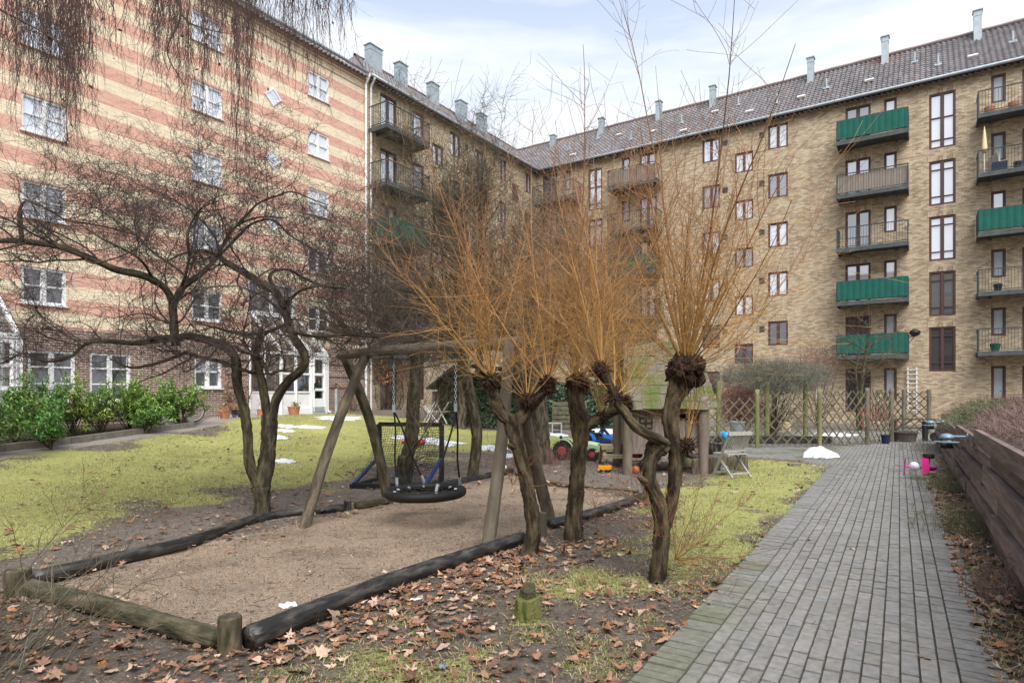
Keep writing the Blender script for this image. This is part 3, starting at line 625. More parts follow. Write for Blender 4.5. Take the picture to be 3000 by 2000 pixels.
for s_, w_ in ((11.2, .95), (9.0, .7), (6.1, .72), (3.2, .75), (.9, .72)): chimney(rfL, roofpos(FL, s_, 4.3), w_, .45, 1.15, FL)
for px_, h_ in ((1620, .7), (1762, 1.0), (1930, 1.1), (2088, 1.15), (2375, 1.25), (2593, 1.3), (2864, 1.35)):
    r_ = (px_-1500)/F; q = CO-NR*3.9; t_ = (q[0]-q[1]*r_)/(-(UR[0]-UR[1]*r_)); chimney(rfR, roofpos(FR, t_, 4.25), .34, .40, h_, FR)
rr = random.Random(4)
for t_, ww in ((1.2, 2.7), (3.1, 3.4), (6.2, 1.9), (9.3, 2.6), (12.6, 3.2), (15.0, 2.1), (17.5, 2.5), (21.6, 3.1), (22.6, 2.0), (25.6, 2.6)):
    mb = MB(); p = roofpos(FR, t_, ww); mb.tubes(np.array([p-V3(0, 0, .3), p+V3(0, 0, .55)]), .05, 10, cap=True); mb.box(p+V3(0, 0, .06), (.3, .3, .02), np.array([UR, nrm(V3(*(NR*WID))+V3(0, 0, -RISE)), nrm(NR*RISE+V3(0, 0, WID))])); mb.build('vent_pipe', MT['zinc'], rfR)
MT['sky_tab'] = M_('pale_roof_window', (.62, .60, .55), .4)
for t_, ww in ((2.2, 1.5), (4.9, 3.0), (7.6, 2.2), (9.9, 1.2), (11.3, 2.9), (13.6, 1.7), (16.3, 2.0), (19.6, 2.0), (24.0, 1.9), (28, 2.2)):
    p = roofpos(FR, t_, ww); zz = nrm(NR*RISE+V3(0, 0, WID)); yy = np.cross(zz, UR); mb = MB(); mb.box(p+zz*.10, (.42, .22, .10), np.array([UR, yy, zz])); mb.build('roof_window', MT['sky_tab'], rfR)

# striped house
def simple0(k):
    if k not in MT: MT[k] = M_('dark_brick_band', (.15, .085, .075), .9, (.20, .12, .1), 20)
    return MT[k]
BS = wthing('striped_apartment_building', tuple(FL.P(30, 0)), 'yellow and red striped brick house with white windows and a dark brick ground floor', 'building')
holes = []; wl = []
def wadd(a, b, z0, z1, cols, rows, pm): holes.append((a, b, z0, z1)); wl.append((a, b, z0, z1, cols, rows, pm))
for a, b in ((17.69, 18.81), (22.72, 23.91), (27.84, 29.0), (33.0, 34.2), (38, 39.2)):
    for k in range(5):
        if a == 22.72 and k == 9: continue
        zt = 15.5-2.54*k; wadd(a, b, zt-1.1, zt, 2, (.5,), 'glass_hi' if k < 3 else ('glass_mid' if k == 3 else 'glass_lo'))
wadd(27.6, 28.84, 1.30, 2.87, 2, (.36, .68), 'glass_lo'); wadd(25.98, 27.2, 1.30, 2.87, 2, (.36, .68), 'glass_lo'); wadd(22.75, 23.8, 1.75, 2.87, 2, (.55,), 'glass_mid'); wadd(18.0, 18.75, 1.75, 2.87, 2, (.55,), 'glass_mid')
SB = (19.47, 21.65, 4.75, 6.05); wadd(*SB, 2, (), 'glass_mid')
mb = MB(); wall_mesh(mb, FL, 15.48, 50, -.3, EAVE, holes, .12)
mb.quad(FL.P(15.48, -.3), FL.P(15.48, -.3, -10), FL.P(15.48, EAVE+3, -10), FL.P(15.48, EAVE), uv=[(0, -.3), (10, -.3), (10, 19), (0, EAVE)])
for q in (15.95,): mb.bar(FL.P(15.48, q, .02), FL.P(50, q, .02), .05, .06)
for z_ in (16.25, 16.4): mb.bar(FL.P(15.48, z_, .03+.04*(z_ > 16.3)), FL.P(50, z_, .03+.04*(z_ > 16.3)), .08, .10)
n_ = sum(len(v) for v in mb.v); pad = n_-sum(len(u) for u in mb.uv)
mb.uv.append(np.tile([[.05, 9.5]], (pad, 1)))
mb.build('wall', MT['brick_S'], BS)
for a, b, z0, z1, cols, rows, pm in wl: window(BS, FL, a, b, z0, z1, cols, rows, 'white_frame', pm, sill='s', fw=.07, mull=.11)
for z_ in (1.05, 1.55, 2.1, 3.2): mb = MB(); mb.bar(FL.P(15.6, z_+.75, .012), FL.P(19.4, z_+.75, .012), .03, .05); mb.build('brick_band', simple0('dark_band'), BS); mb = MB(); mb.bar(FL.P(21.7, z_+.75, .012), FL.P(22.6, z_+.75, .012), .03, .05); mb.build('brick_band', simple0('dark_band'), BS)
for px_, k in ((784, 0), (788, 1), (790, 2)):
    s_ = 20.55; zc = 13.6-2.54*k; mb = MB(); R45 = np.array([[.707, 0, .707], [0, 1, 0], [-.707, 0, .707]]); base = np.array([FL.u, FL.n, [0, 0, 1]]); ax = R45@base
    q = .56
    for u_, v_ in ((1, 0), (-1, 0), (0, 1), (0, -1)):
        mb.box(FL.P(s_, zc, .012)+(ax[0]*u_+ax[2]*v_)*(q/2-.035), (.07 if u_ else q-.14, .06, q if u_ else .07), ax)
    fo = mb.build('diamond_window', MT['white_frame'], BS); mb = MB(); mb.box(FL.P(s_, zc, .006), (q-.12, .02, q-.12), ax); mb.build('pane', MT['glass_hi'], fo)
mb = MB(); roof_tiles(mb, FL, lambda w_: 15.6, lambda w_: 50, EAVE, 3.6, WID, 31, tint=(.18, .155, .158)); rfS = mb.build('roof', MT['tile'], BS)
mb = MB(); mb.quad(FL.P(15.6, EAVE+3.33, -4.7), FL.P(50, EAVE+3.33, -4.7), FL.P(50, EAVE-.2, -10.3), FL.P(15.6, EAVE-.2, -10.3), col=(.17, .13, .125)); mb.build('rear_roof_slope', MT['tile'], rfS)
mb = MB(); gutter(mb, FL, 15.7, 50, EAVE); mb.build('gutter', MT['zinc'], BS, smooth=True)
for ds, nm in ((15.62, 0), (15.30, 1)):
    mb = MB(); a = FL.P(ds, EAVE-.05, .36); b = FL.P(ds, EAVE-.5, .13); c_ = FL.P(ds, .4, .13); mb.tubes(np.array([a, a-V3(0, 0, .12), b, b-V3(0, 0, .2), (b+c_)/2, c_]), .055, 10, cap=True)
    for z_ in (3, 6, 9, 12): mb.box(FL.P(ds, z_, .1), (.13, .08, .05), np.array([FL.u, FL.n, [0, 0, 1]]))
    mb.build('downpipe', MT['white'] if nm == 0 else M_('pale_pipe', (.62, .62, .62), .5), BS, smooth=False)
# glazed lean-to entrances
def entrance(sa, sb, label, steps=True):
    o = FL.P((sa+sb)/2, .78, 1.); E = wthing('glazed_entrance', tuple(o), label, 'porch', 'white glazed lean-to entrances'); z0 = terr(*FL.P((sa+sb)/2, 0, 2.)[:2])+.0; ze, zr = 3.1, 4.72; D = 2.
    A = lambda s, d, z: FL.P(s, z, d); fm = MB(); gm = MB(); ax = np.array([FL.u, FL.n, [0, 0, 1]])
    L_ = sb-sa; posts = [sa+.05, sa+L_*.36, sa+L_*.68, sb-.05]
    for s in posts: fm.bar(A(s, D, z0), A(s, D, ze), .09, .10, up=(1, 0, 0))
    fm.bar(A(sa, D, ze), A(sb, D, ze), .12, .14); fm.bar(A(sa, D, z0+.12), A(sb, D, z0+.12), .07, .24)
    for z in (z0+.85, z0+1.55): fm.bar(A(sa+L_*.36, D, z), A(sb, D, z), .06, .07)
    for s in (sa+.05, sb-.05):
        fm.bar(A(s, 0.06, zr), A(s, D+.04, ze+.06), .09, .10); fm.bar(A(s, .07, z0), A(s, .07, zr), .08, .08, up=(1, 0, 0)); fm.bar(A(s, .1, z0+.12), A(s, D, z0+.12), .06, .24)
        for z in (z0+.85, z0+1.6): fm.bar(A(s, .1, z), A(s, D, z), .06, .06)
        fm.bar(A(s, D/2, z0), A(s, D/2, (ze+zr)/2), .07, .07, up=(1, 0, 0)); fm.bar(A(s, .1, ze), A(s, D, ze), .06, .08)
    for s in posts[1:3]: fm.bar(A(s, 0.06, zr), A(s, D+.04, ze+.06), .07, .08)
    fm.bar(A(sa, .06, zr), A(sb, .06, zr), .1, .12)
    pan = MB()
    pan.bar(A(sa+L_*.36, D-.01, z0+.5), A(sb-.1, D-.01, z0+.5), .03, .55); pan.bar(A(sb-.05, .15, z0+.5), A(sb-.05, D-.1, z0+.5), .03, .6)
    gm.quad(A(sa+.05, D-.02, z0+.3), A(sb-.05, D-.02, z0+.3), A(sb-.05, D-.02, ze), A(sa+.05, D-.02, ze)); gm.quad(A(sa+.05, .06, zr-.02), A(sb-.05, .06, zr-.02), A(sb-.05, D, ze+.05), A(sa+.05, D, ze+.05))
    for s in (sa+.05, sb-.05): gm.quad(A(s, .06, z0+.3), A(s, D-.04, z0+.3), A(s, D-.04, ze+.03), A(s, .06, zr-.05))
    fm.build('white_frame', MT['white_frame'], E); pan.build('solid_panel', MT['white_frame'], E); gm.build('glazing', MT['porch_glass'], E)
    # door: the narrow leaf at the far end
    dm = MB(); s0_, s1_ = sa+.11, sa+L_*.36-.06
    for s in (s0_+.04, s1_-.04): dm.bar(A(s, D+.03, z0+.08), A(s, D+.03, ze-.12), .05, .10, up=(1, 0, 0))
    for z, h in ((z0+.35, .5), (z0+.95, .10), (z0+1.55, .10), (ze-.15, .1)): dm.bar(A(s0_, D+.03, z), A(s1_, D+.03, z), .046, h)
    d_ = dm.build('door', MT['white_frame'], E); hm = MB(); hm.bar(A(s1_-.04, D+.09, z0+.95), A(s1_-.04, D+.09, z0+1.2), .03, .03, up=(1, 0, 0)); hm.build('door_handle', MT['steel_dark'], d_)
    km = MB(); km.bar(A(s0_, D+.062, z0+.17), A(s1_, D+.062, z0+.17), .01, .2); tag(km.build('kick_plate', MT['zinc'], d_))
    if steps:
        st = MB()
        for i in range(5): st.box(A(sb-.5-i*.22, .7, z0+.1+i*.17), (.24, 1.1, .2), ax)
        st.build('stair', MT['white_frame'], E); bl = MB(); a = A(sb-.45, 1.3, z0+1.0); b = A(sa+.3, 1.3, z0+2.2); bl.bar(a, b, .05, .06); bl.bar(a-V3(0, 0, .75), b-V3(0, 0, .75), .05, .06)
        for q in np.linspace(0, 1, 18): p = a+(b-a)*q; bl.bar(p, p-V3(0, 0, .75), .02, .02, up=(1, 0, 0))
        tag(bl.build('stair_rail', M_('blue_paint', (.03, .28, .55), .4), E), 'bright blue stair railing')
    dp = MB(); q = A(sa-.06, D-.02, ze); q2 = A(sa-.06, D-.02, z0+.1); dp.tubes(np.array([q, (q+q2)/2, q2, q2+FL.n*.18-V3(0, 0, .06)]), .045, 8, cap=True); dp.build('downpipe', MT['white'], E)
    return E
m = bpy.data.materials.new('clear_glass'); m.use_nodes = True; nt = m.node_tree; gl = N(nt, 'ShaderNodeBsdfGlossy'); gl.inputs['Roughness'].default_value = .02; tr = N(nt, 'ShaderNodeBsdfTransparent'); tr.inputs[0].default_value = (.86, .9, .9, 1); fr = N(nt, 'ShaderNodeFresnel'); fr.inputs[0].default_value = 1.6
ma = N(nt, 'ShaderNodeMath', operation='ADD', use_clamp=True); ma.inputs[1].default_value = .12; nt.links.new(fr.outputs[0], ma.inputs[0]); mx = N(nt, 'ShaderNodeMixShader'); nt.links.new(ma.outputs[0], mx.inputs[0]); nt.links.new(tr.outputs[0], mx.inputs[1]); nt.links.new(gl.outputs[0], mx.inputs[2]); nt.links.new(mx.outputs[0], nt.nodes['Material Output'].inputs[0]); MT['porch_glass'] = m
entrance(19.47, 21.65, 'white glazed porch behind the forked trunk with blue stair rail inside')
entrance(29.7, 32.2, 'white glazed porch cut by the left edge of the picture beside the laurels', False)
# the house across the court, behind the viewer (seen in the window reflections)
BB = wthing('apartment_building', (-2, -24, 0), 'plain tan apartment house across the court behind the viewer', 'building')
mb = MB(); mb.box((-2, -24, 8), (46, 10, 16.6), np.array([UR, -NR, [0, 0, 1]])); mb.build('wall', M_('far_brick', (.36, .27, .17), .9, (.28, .2, .13), 3), BB)
mb = MB()
for i in range(16):
    for k in range(5): mb.box(V3(-2, -24, 2.4+k*2.8)+UR*(i*2.8-21)-NR*5.0, (1.2, .06, 1.4), np.array([UR, -NR, [0, 0, 1]]))
mb.build('window', MT['glass_lo'], BB)
# ---------------------------------------------------------------- trees and shrubs
def sk(pts, Y0, n=None):
    """skeleton from picture points: (px, py, depth offset, radius)"""
    q = []
    for p in pts: q.append(np.r_[at(p[0], p[1], Y0+p[2]), p[3]])
    q = np.array(q); L_ = np.linalg.norm(np.diff(q[:, :3], axis=0), axis=1).sum(); n = n or max(8, int(L_/.05))
    s = spline(q, n); return s[:, :3], np.maximum(s[:, 3], .003)
def bark_tube(mb, P, R, S=14, rough=.10, seed=0, ridges=9):
    r = np.random.default_rng(seed); n = len(P); a = np.arange(S)*2*np.pi/S; s = np.linspace(0, n*.05, n)
    base = MB(); base.tubes(P, np.ones(n), S, cap=True); V = base.v[0].reshape(n, S, 3); ctr = np.asarray(P)[:, None]; D = V-ctr
    tw = s*.5+r.random()*6; rr = 1+rough*(.55*np.sin(ridges*(a[None]+tw[:, None]*.35))+.5*np.sin(3*a[None]+s[:, None]*3+r.random()*6)+.35*np.sin(s[:, None]*11+2*a[None])+r.normal(0, .35, (n, S)))
    W_ = ctr+D*(np.asarray(R)[:, None]*rr)[..., None]
    Lg = np.r_[0, np.cumsum(np.linalg.norm(np.diff(np.asarray(P), axis=0), axis=1))]*.28+seed*1.37; RR_ = np.asarray(R)[:, None]
    mb.b.append(np.stack([np.cos(a)[None]*RR_, np.sin(a)[None]*RR_, np.repeat(Lg[:, None], S, 1)], -1).reshape(-1, 3))
    i = (np.arange(n-1)*S)[:, None]; j = np.arange(S)[None]; j2 = (j+1) % S
    mb.add(W_.reshape(-1, 3), [np.stack([i+j, i+j2, i+S+j2, i+S+j], -1).reshape(-1, 4), np.arange(S)[::-1], (n-1)*S+np.arange(S)])
def sprout(P, R, n, ln, spread, wig, up, N_=8, tr=(.1, 1.), rmax=.02, rk=.6, r=rng, tip=.25, wts=None, flat=None, curl=0., rmin=.002):
    """n children on parent curves P[M,K,3] with radii R[M,K]"""
    M, K = P.shape[:2]
    w_ = np.linalg.norm(P[:, -1]-P[:, 0], axis=1)+.02 if wts is None else wts; w_ = w_/w_.sum()
    m = r.choice(M, n, p=w_); t = (tr[0]+(tr[1]-tr[0])*r.random(n))*(K-1); i = np.minimum(t.astype(int), K-2); f = (t-i)[:, None]
    p0 = P[m, i]*(1-f)+P[m, i+1]*f; T = nrm(P[m, i+1]-P[m, i]); r0 = (R[m, i]*(1-f[:, 0])+R[m, i+1]*f[:, 0])
    q = r.normal(size=(n, 3)); q = nrm(q-(q*T).sum(1, keepdims=True)*T)
    a = spread[0]+(spread[1]-spread[0])*r.random(n); d = nrm(T*np.cos(a)[:, None]+q*np.sin(a)[:, None])
    L_ = (ln[0]+(ln[1]-ln[0])*r.random(n)**1.5); st = (L_/(N_-1))[:, None]; out_ = [p0]; cax = nrm(r.normal(size=(n, 3)))
    upv = np.array([0, 0, 1.])
    for k in range(N_-1):
        d = d+wig*r.normal(size=(n, 3))+upv*up+curl*np.cross(cax, d)
        d = nrm(d); out_.append(out_[-1]+d*st)
    Pc = np.stack(out_, 1); rb = np.clip(r0*rk, rmin, rmax); Rc = rb[:, None]*np.linspace(1, tip, N_)[None]
    Rc = np.maximum(Rc, .0013)
    return Pc, Rc
def resamp(P, R, K=24):
    t = np.linspace(0, len(P)-1, K); i = np.minimum(t.astype(int), len(P)-2); f = (t-i)
    return P[i]*(1-f[:, None])+P[i+1]*f[:, None], R[i]*(1-f)+R[i+1]*f
def tree(name, base, label, cat, skels, mat, twmat, levels, group=None, S=14, rough=.10, seed=1, skel_w=None, crown_name='twigs'):
    r = np.random.default_rng(seed); T = wthing(name, tuple(base), label, cat, group)
    mb = MB(); Ps = []; Rs = []
    for k, (P, R) in enumerate(skels):
        bark_tube(mb, P, R, S if R[0] > .03 else 8, rough, seed+k); a, b = resamp(P, R); Ps.append(a); Rs.append(b)
    mb.build('trunk', MT[mat], T, smooth=True)
    P = np.stack(Ps); R = np.stack(Rs)
    tw = MB(); cur = [(P, R)]
    for lv in levels:
        src = cur[-1] if lv.get('src', -1) == -1 else (np.concatenate([resample_k(c[0], lv.get('K', 8)) for c in cur[lv['src']:]]), np.concatenate([resample_k(c[1], lv.get('K', 8)) for c in cur[lv['src']:]]))
        a = {k: v for k, v in lv.items() if k not in ('src', 'S', 'n', 'ln', 'spread', 'wig', 'up', 'K', 'zmin')}
        Pc, Rc = sprout(src[0], src[1], lv['n'], lv['ln'], lv['spread'], lv['wig'], lv['up'], r=r, **a)
        if 'zmin' in lv: kz = (Pc[:, :, 2].min(1) > lv['zmin']); Pc, Rc = Pc[kz], Rc[kz]
        tw.tubes(Pc, Rc, lv.get('S', 3)); cur.append((Pc, Rc))
    tw.build(crown_name, MT[twmat], T, smooth=True)
    return T
def resample_k(A, K):
    n = A.shape[1]; t = np.linspace(0, n-1, K); i = np.minimum(t.astype(int), n-2); f = t-i
    f = f.reshape((1, -1)+(1,)*(A.ndim-2)); return A[:, i]*(1-f)+A[:, i+1]*f

# the gnarled tree beside the sand pit: one foot, a left stem bent flat to the left, a right stem forked like a V
def g_(pts): return sk(pts, 8.05)
S1 = [
 g_([(770, 1522, 0, .14), (768, 1500, 0, .112), (768, 1465, 0, .10), (766, 1425, 0, .115)]),
 g_([(768, 1440, 0, .075), (745, 1395, -.03, .068), (730, 1345, -.05, .062), (728, 1285, -.05, .06), (720, 1225, -.02, .058), (708, 1175, 0, .056), (695, 1125, .03, .058), (692, 1080, .04, .062), (686, 1045, .02, .058), (660, 1018, 0, .056), (620, 1000, -.05, .054), (580, 990, -.1, .052), (545, 984, -.15, .05), (525, 990, -.18, .046)]),
 g_([(516, 1012, -.2, .054), (511, 985, -.2, .052), (508, 940, -.22, .047), (506, 905, -.22, .046), (504, 872, -.22, .048)]),
 g_([(506, 885, -.22, .038), (488, 848, -.3, .04), (450, 820, -.4, .042), (400, 802, -.55, .041), (340, 790, -.7, .04), (290, 768, -.8, .038), (230, 742, -.95, .034), (170, 722, -1.05, .033), (110, 712, -1.1, .031), (50, 706, -1.15, .029), (0, 706, -1.2, .026), (-80, 712, -1.3, .02), (-160, 700, -1.3, .012)]),
 g_([(65, 706, -1.1, .024), (62, 680, -1.1, .026), (59, 640, -1.1, .024), (60, 610, -1.1, .018), (75, 588, -1.1, .012), (110, 598, -1.05, .011), (160, 625, -1.0, .010), (200, 648, -.9, .010), (260, 655, -.8, .009), (330, 670, -.7, .009), (400, 690, -.6, .006)]),
 g_([(506, 885, -.22, .036), (528, 850, -.15, .036), (560, 822, 0, .034), (598, 795, .1, .030), (622, 768, .2, .024), (645, 738, .25, .02), (668, 690, .3, .017), (705, 655, .35, .014), (770, 635, .4, .011), (840, 640, .45, .006)]),
 g_([(528, 850, -.1, .02), (545, 800, -.3, .018), (555, 745, -.4, .017), (548, 700, -.5, .015), (560, 655, -.5, .013), (590, 610, -.5, .009), (640, 588, -.5, .005)]),
 g_([(545, 986, -.15, .040), (505, 992, -.2, .036), (460, 998, -.25, .033), (420, 1003, -.3, .031), (380, 1005, -.35, .029), (330, 1000, -.4, .026), (270, 1002, -.5, .022), (238, 1016, -.55, .020), (212, 1042, -.6, .018), (170, 1057, -.6, .015), (120, 1057, -.6, .014), (98, 1042, -.6, .011), (60, 1036, -.65, .010), (0, 1066, -.7, .007), (-60, 1090, -.7, .005)]),
 g_([(420, 1002, -.3, .022), (450, 990, -.3, .022), (500, 985, -.25, .02), (535, 990, -.2, .018)]),
 g_([(700, 1082, .03, .030), (665, 1064, .0, .028), (625, 1053, 0, .026), (590, 1046, 0, .025), (555, 1034, 0, .024), (538, 1034, 0, .024), (500, 1050, -.1, .022), (440, 1069, -.2, .019), (380, 1076, -.3, .016), (345, 1060, -.35, .011), (320, 1050, -.4, .008)]),
 g_([(562, 1040, 0, .016), (552, 1055, -.03, .014), (520, 1070, -.05, .011), (478, 1094, -.1, .010), (430, 1110, -.15, .007), (380, 1135, -.2, .004)]),
 g_([(685, 1075, .03, .028), (715, 1085, .02, .022), (745, 1094, 0, .02), (756, 1086, .0, .02)]),
 g_([(768, 1440, 0, .095), (778, 1380, .03, .098), (786, 1330, .05, .094), (789, 1270, .05, .094), (790, 1215, .05, .090)]),
 g_([(786, 1235, .05, .055), (776, 1170, .03, .053), (766, 1110, 0, .050), (756, 1075, 0, .05), (750, 1045, 0, .044), (757, 1010, 0, .034), (764, 975, 0, .026), (768, 955, 0, .016)]),
 g_([(795, 1235, .05, .062), (812, 1165, .05, .058), (845, 1115, .05, .056), (878, 1085, .05, .055), (893, 1058, .05, .052), (884, 1025, .05, .054), (862, 990, .05, .052), (846, 950, .05, .050), (834, 905, .05, .050), (818, 868, .05, .050), (797, 848, .05, .050), (768, 832, .1, .050), (735, 808, .15, .047), (700, 788, .2, .044), (665, 770, .2, .038), (640, 752, .2, .030), (600, 735, .2, .022), (540, 742, .1, .014), (480, 770, 0, .008)]),
 g_([(820, 872, .05, .03), (800, 838, .1, .028), (790, 810, .15, .024), (810, 792, .2, .020), (850, 792, .3, .018), (885, 812, .4, .017), (950, 838, .5, .014), (1020, 848, .6, .012), (1100, 858, .7, .007), (1160, 850, .7, .004)]),
 g_([(835, 905, .05, .022), (850, 878, -.1, .020), (880, 852, -.2, .017), (930, 838, -.3, .014), (1000, 842, -.4, .010), (1060, 870, -.5, .006)]),
 g_([(840, 968, .05, .024), (880, 978, 0, .022), (930, 986, 0, .020), (1000, 981, 0, .018), (1060, 983, 0, .016), (1110, 988, 0, .012), (1180, 1000, 0, .006)]),
 g_([(836, 950, .05, .024), (790, 970, 0, .022), (745, 978, 0, .020), (690, 976, 0, .017), (640, 962, 0, .013), (590, 950, 0, .008)]),
 g_([(775, 1062, 0, .022), (780, 1085, -.05, .022), (790, 1096, -.08, .020), (818, 1086, -.1, .019), (845, 1086, -.1, .013), (878, 1090, -.1, .006)]),
 g_([(765, 1050, 0, .018), (745, 1040, -.1, .016), (700, 1028, -.15, .014), (690, 1015, -.2, .01), (640, 1010, -.2, .006)]),
 g_([(668, 690, .3, .014), (720, 632, .35, .014), (760, 594, .4, .014), (812, 574, .45, .013), (857, 562, .5, .012), (924, 588, .5, .008), (960, 600, .5, .004)]),
 g_([(640, 752, .2, .018), (700, 690, .3, .018), (740, 655, .4, .016), (800, 645, .5, .014), (850, 690, .6, .012), (900, 720, .7, .010), (960, 760, .7, .006)]),
 g_([(450, 820, -.4, .018), (420, 770, -.6, .016), (380, 740, -.8, .014), (300, 700, -1, .011), (240, 660, -1.1, .008)]),
 g_([(560, 822, 0, .018), (510, 780, .3, .016), (450, 740, .5, .014), (400, 690, .7, .012), (330, 640, .8, .010), (270, 600, .9, .006), (200, 560, .9, .004)]),
 g_([(645, 738, .25, .014), (620, 680, .5, .012), (560, 620, .7, .010), (480, 570, .8, .008), (400, 540, .9, .004)]),
]
tree('gnarled_garden_tree', (770/1822*0-3.23, 8.05, 0), 'gnarled dark bare tree with a V fork and one bent limb by the sand', 'tree', S1, 'bark_g', 'twig_dark', [
    dict(n=300, ln=(.35, 1.8), zmin=1.75, spread=(.5, 1.3), wig=.20, up=.05, N_=11, tr=(.3, 1), rmax=.013, rk=.45, S=5, curl=.10),
    dict(n=2200, ln=(.2, .95), zmin=1.68, spread=(.4, 1.3), wig=.24, up=.02, N_=8, tr=(.15, 1), rmax=.006, rk=.6, S=4, curl=.12),
    dict(n=12000, ln=(.12, .50), zmin=1.62, rmin=.0024, spread=(.4, 1.3), wig=.28, up=.0, N_=7, tr=(.1, 1), rmax=.0038, rk=.7, S=3, curl=.15),
    dict(n=15000, ln=(.06, .28), zmin=1.6, rmin=.0019, spread=(.4, 1.2), wig=.25, up=.02, N_=5, tr=(.1, 1), rmax=.0025, rk=.8, S=3, curl=.1)], seed=41, rough=.13)

# trees behind the swing
def mtree(Y, base, label, skp, lv, seed, mat='bark_g', group='bare trees behind the swing', tw='twig_mid'):
    b = G(*base) if not isinstance(base[0], float) else base
    return tree('bare_tree', tuple(b), label, 'tree', [sk(p, Y) for p in skp], mat, tw, lv, group, seed=seed, rough=.10)
lvA = lambda k=1., ln=1.: [
    dict(n=int(110*k), ln=(.5*ln, 1.9*ln), spread=(.4, 1.2), wig=.15, up=.09, N_=10, tr=(.35, 1), rmax=.02, rk=.5, S=5),
    dict(n=int(1100*k), ln=(.3*ln, 1.1*ln), spread=(.4, 1.2), wig=.20, up=.06, N_=8, tr=(.15, 1), rmax=.008, rk=.6, S=4),
    dict(n=int(6500*k), rmin=.0032, ln=(.2*ln, .7*ln), spread=(.4, 1.2), wig=.22, up=.04, N_=6, tr=(.1, 1), rmax=.0048, rk=.7, S=3),
    dict(n=int(8500*k), rmin=.0025, ln=(.1*ln, .40*ln), spread=(.4, 1.2), wig=.2, up=.02, N_=4, tr=(.1, 1), rmax=.0032, rk=.8, S=3)]
mtree(10.75, (1182, 1425), 'bare tree with a sawn side stub rising in front of the small goal net', [
    [(1180, 1432, 0, .15), (1186, 1390, 0, .13), (1192, 1340, 0, .12), (1205, 1290, 0, .115), (1212, 1200, 0, .112), (1218, 1110, 0, .11), (1222, 1050, 0, .11), (1226, 1000, 0, .10), (1248, 985, 0, .09), (1258, 960, 0, .085), (1285, 925, 0, .08), (1322, 898, 0, .075), (1368, 888, 0, .065), (1386, 855, 0, .06), (1408, 815, 0, .055), (1406, 740, 0, .045), (1408, 640, 0, .032), (1412, 560, 0, .016)],
    [(1186, 1435, 0, .10), (1178, 1390, -.12, .085), (1180, 1338, -.2, .08), (1180, 1334, -.2, .075)],
    [(1224, 1020, 0, .08), (1205, 1008, 0, .075), (1188, 990, -.1, .07), (1153, 941, -.2, .06), (1129, 922, -.3, .05), (1085, 920, -.3, .04), (1040, 905, -.3, .022)],
    [(1218, 1045, 0, .07), (1185, 1026, -.1, .06), (1150, 1005, -.1, .05), (1102, 985, -.1, .042), (1050, 978, -.1, .036), (1000, 976, 0, .022), (950, 965, 0, .01)],
    [(1258, 960, 0, .05), (1235, 948, .1, .045), (1211, 938, .2, .04), (1180, 946, .3, .03), (1140, 930, .4, .012)],
    [(1265, 950, 0, .05), (1262, 905, .1, .045), (1240, 885, .2, .04), (1211, 860, .2, .03), (1163, 848, .2, .02), (1110, 840, .2, .01)],
    [(1262, 905, .1, .04), (1266, 850, .1, .035), (1264, 770, .2, .03), (1270, 690, .2, .024), (1272, 620, .2, .014), (1265, 540, .2, .006)],
    [(1385, 858, 0, .04), (1420, 870, .3, .035), (1460, 850, .5, .028), (1510, 820, .6, .018), (1560, 780, .6, .008)],
    [(1322, 900, 0, .04), (1340, 800, -.4, .032), (1350, 720, -.5, .024), (1370, 640, -.6, .014)]], lvA(.85), 51)
mtree(11.75, (1386, 1398), 'slim mossy dark tree standing right of the goal by the sand pit edge', [
    [(1383, 1402, 0, .13), (1386, 1380, 0, .105), (1394, 1330, 0, .10), (1398, 1270, 0, .105), (1390, 1220, 0, .105), (1377, 1160, 0, .11), (1362, 1090, 0, .11), (1345, 1040, 0, .11), (1330, 990, 0, .10), (1325, 930, 0, .08), (1330, 860, 0, .06), (1345, 790, 0, .045), (1350, 700, 0, .03), (1360, 600, 0, .015)],
    [(1345, 1040, 0, .07), (1370, 1000, .2, .06), (1400, 960, .4, .05), (1440, 930, .5, .04), (1480, 880, .6, .03), (1500, 800, .6, .016)],
    [(1335, 1000, 0, .06), (1300, 950, .3, .05), (1250, 930, .4, .035), (1190, 900, .4, .02)]], lvA(.62), 52)
mtree(14.0, (1592, 1352), 'thick lichen grey tree seen between the two swing legs on the right', [
    [(1590, 1358, 0, .22), (1588, 1320, 0, .19), (1585, 1260, 0, .19), (1580, 1200, 0, .185), (1572, 1140, 0, .18), (1560, 1080, 0, .15), (1545, 1010, 0, .12), (1540, 940, 0, .09), (1545, 850, 0, .06), (1550, 760, 0, .035), (1560, 680, 0, .015)],
    [(1565, 1100, 0, .09), (1600, 1030, .3, .08), (1640, 970, .5, .06), (1680, 900, .6, .04), (1700, 820, .6, .02)],
    [(1550, 1030, 0, .07), (1500, 980, .3, .05), (1450, 930, .4, .03), (1400, 900, .5, .015)]], lvA(.5, 1.15), 53, mat='bark')
mtree(21.0, (1348, 1255), 'pale grey smooth tree trunk in front of the ivy covered shed', [
    [(1347, 1262, 0, .24), (1349, 1240, 0, .17), (1356, 1190, 0, .15), (1352, 1120, 0, .14), (1345, 1050, 0, .12), (1340, 960, 0, .09), (1338, 850, 0, .05), (1335, 750, 0, .02)],
    [(1350, 1060, 0, .08), (1390, 1000, .3, .06), (1430, 930, .5, .03)]], lvA(.3, 1.3), 54, mat='bark')
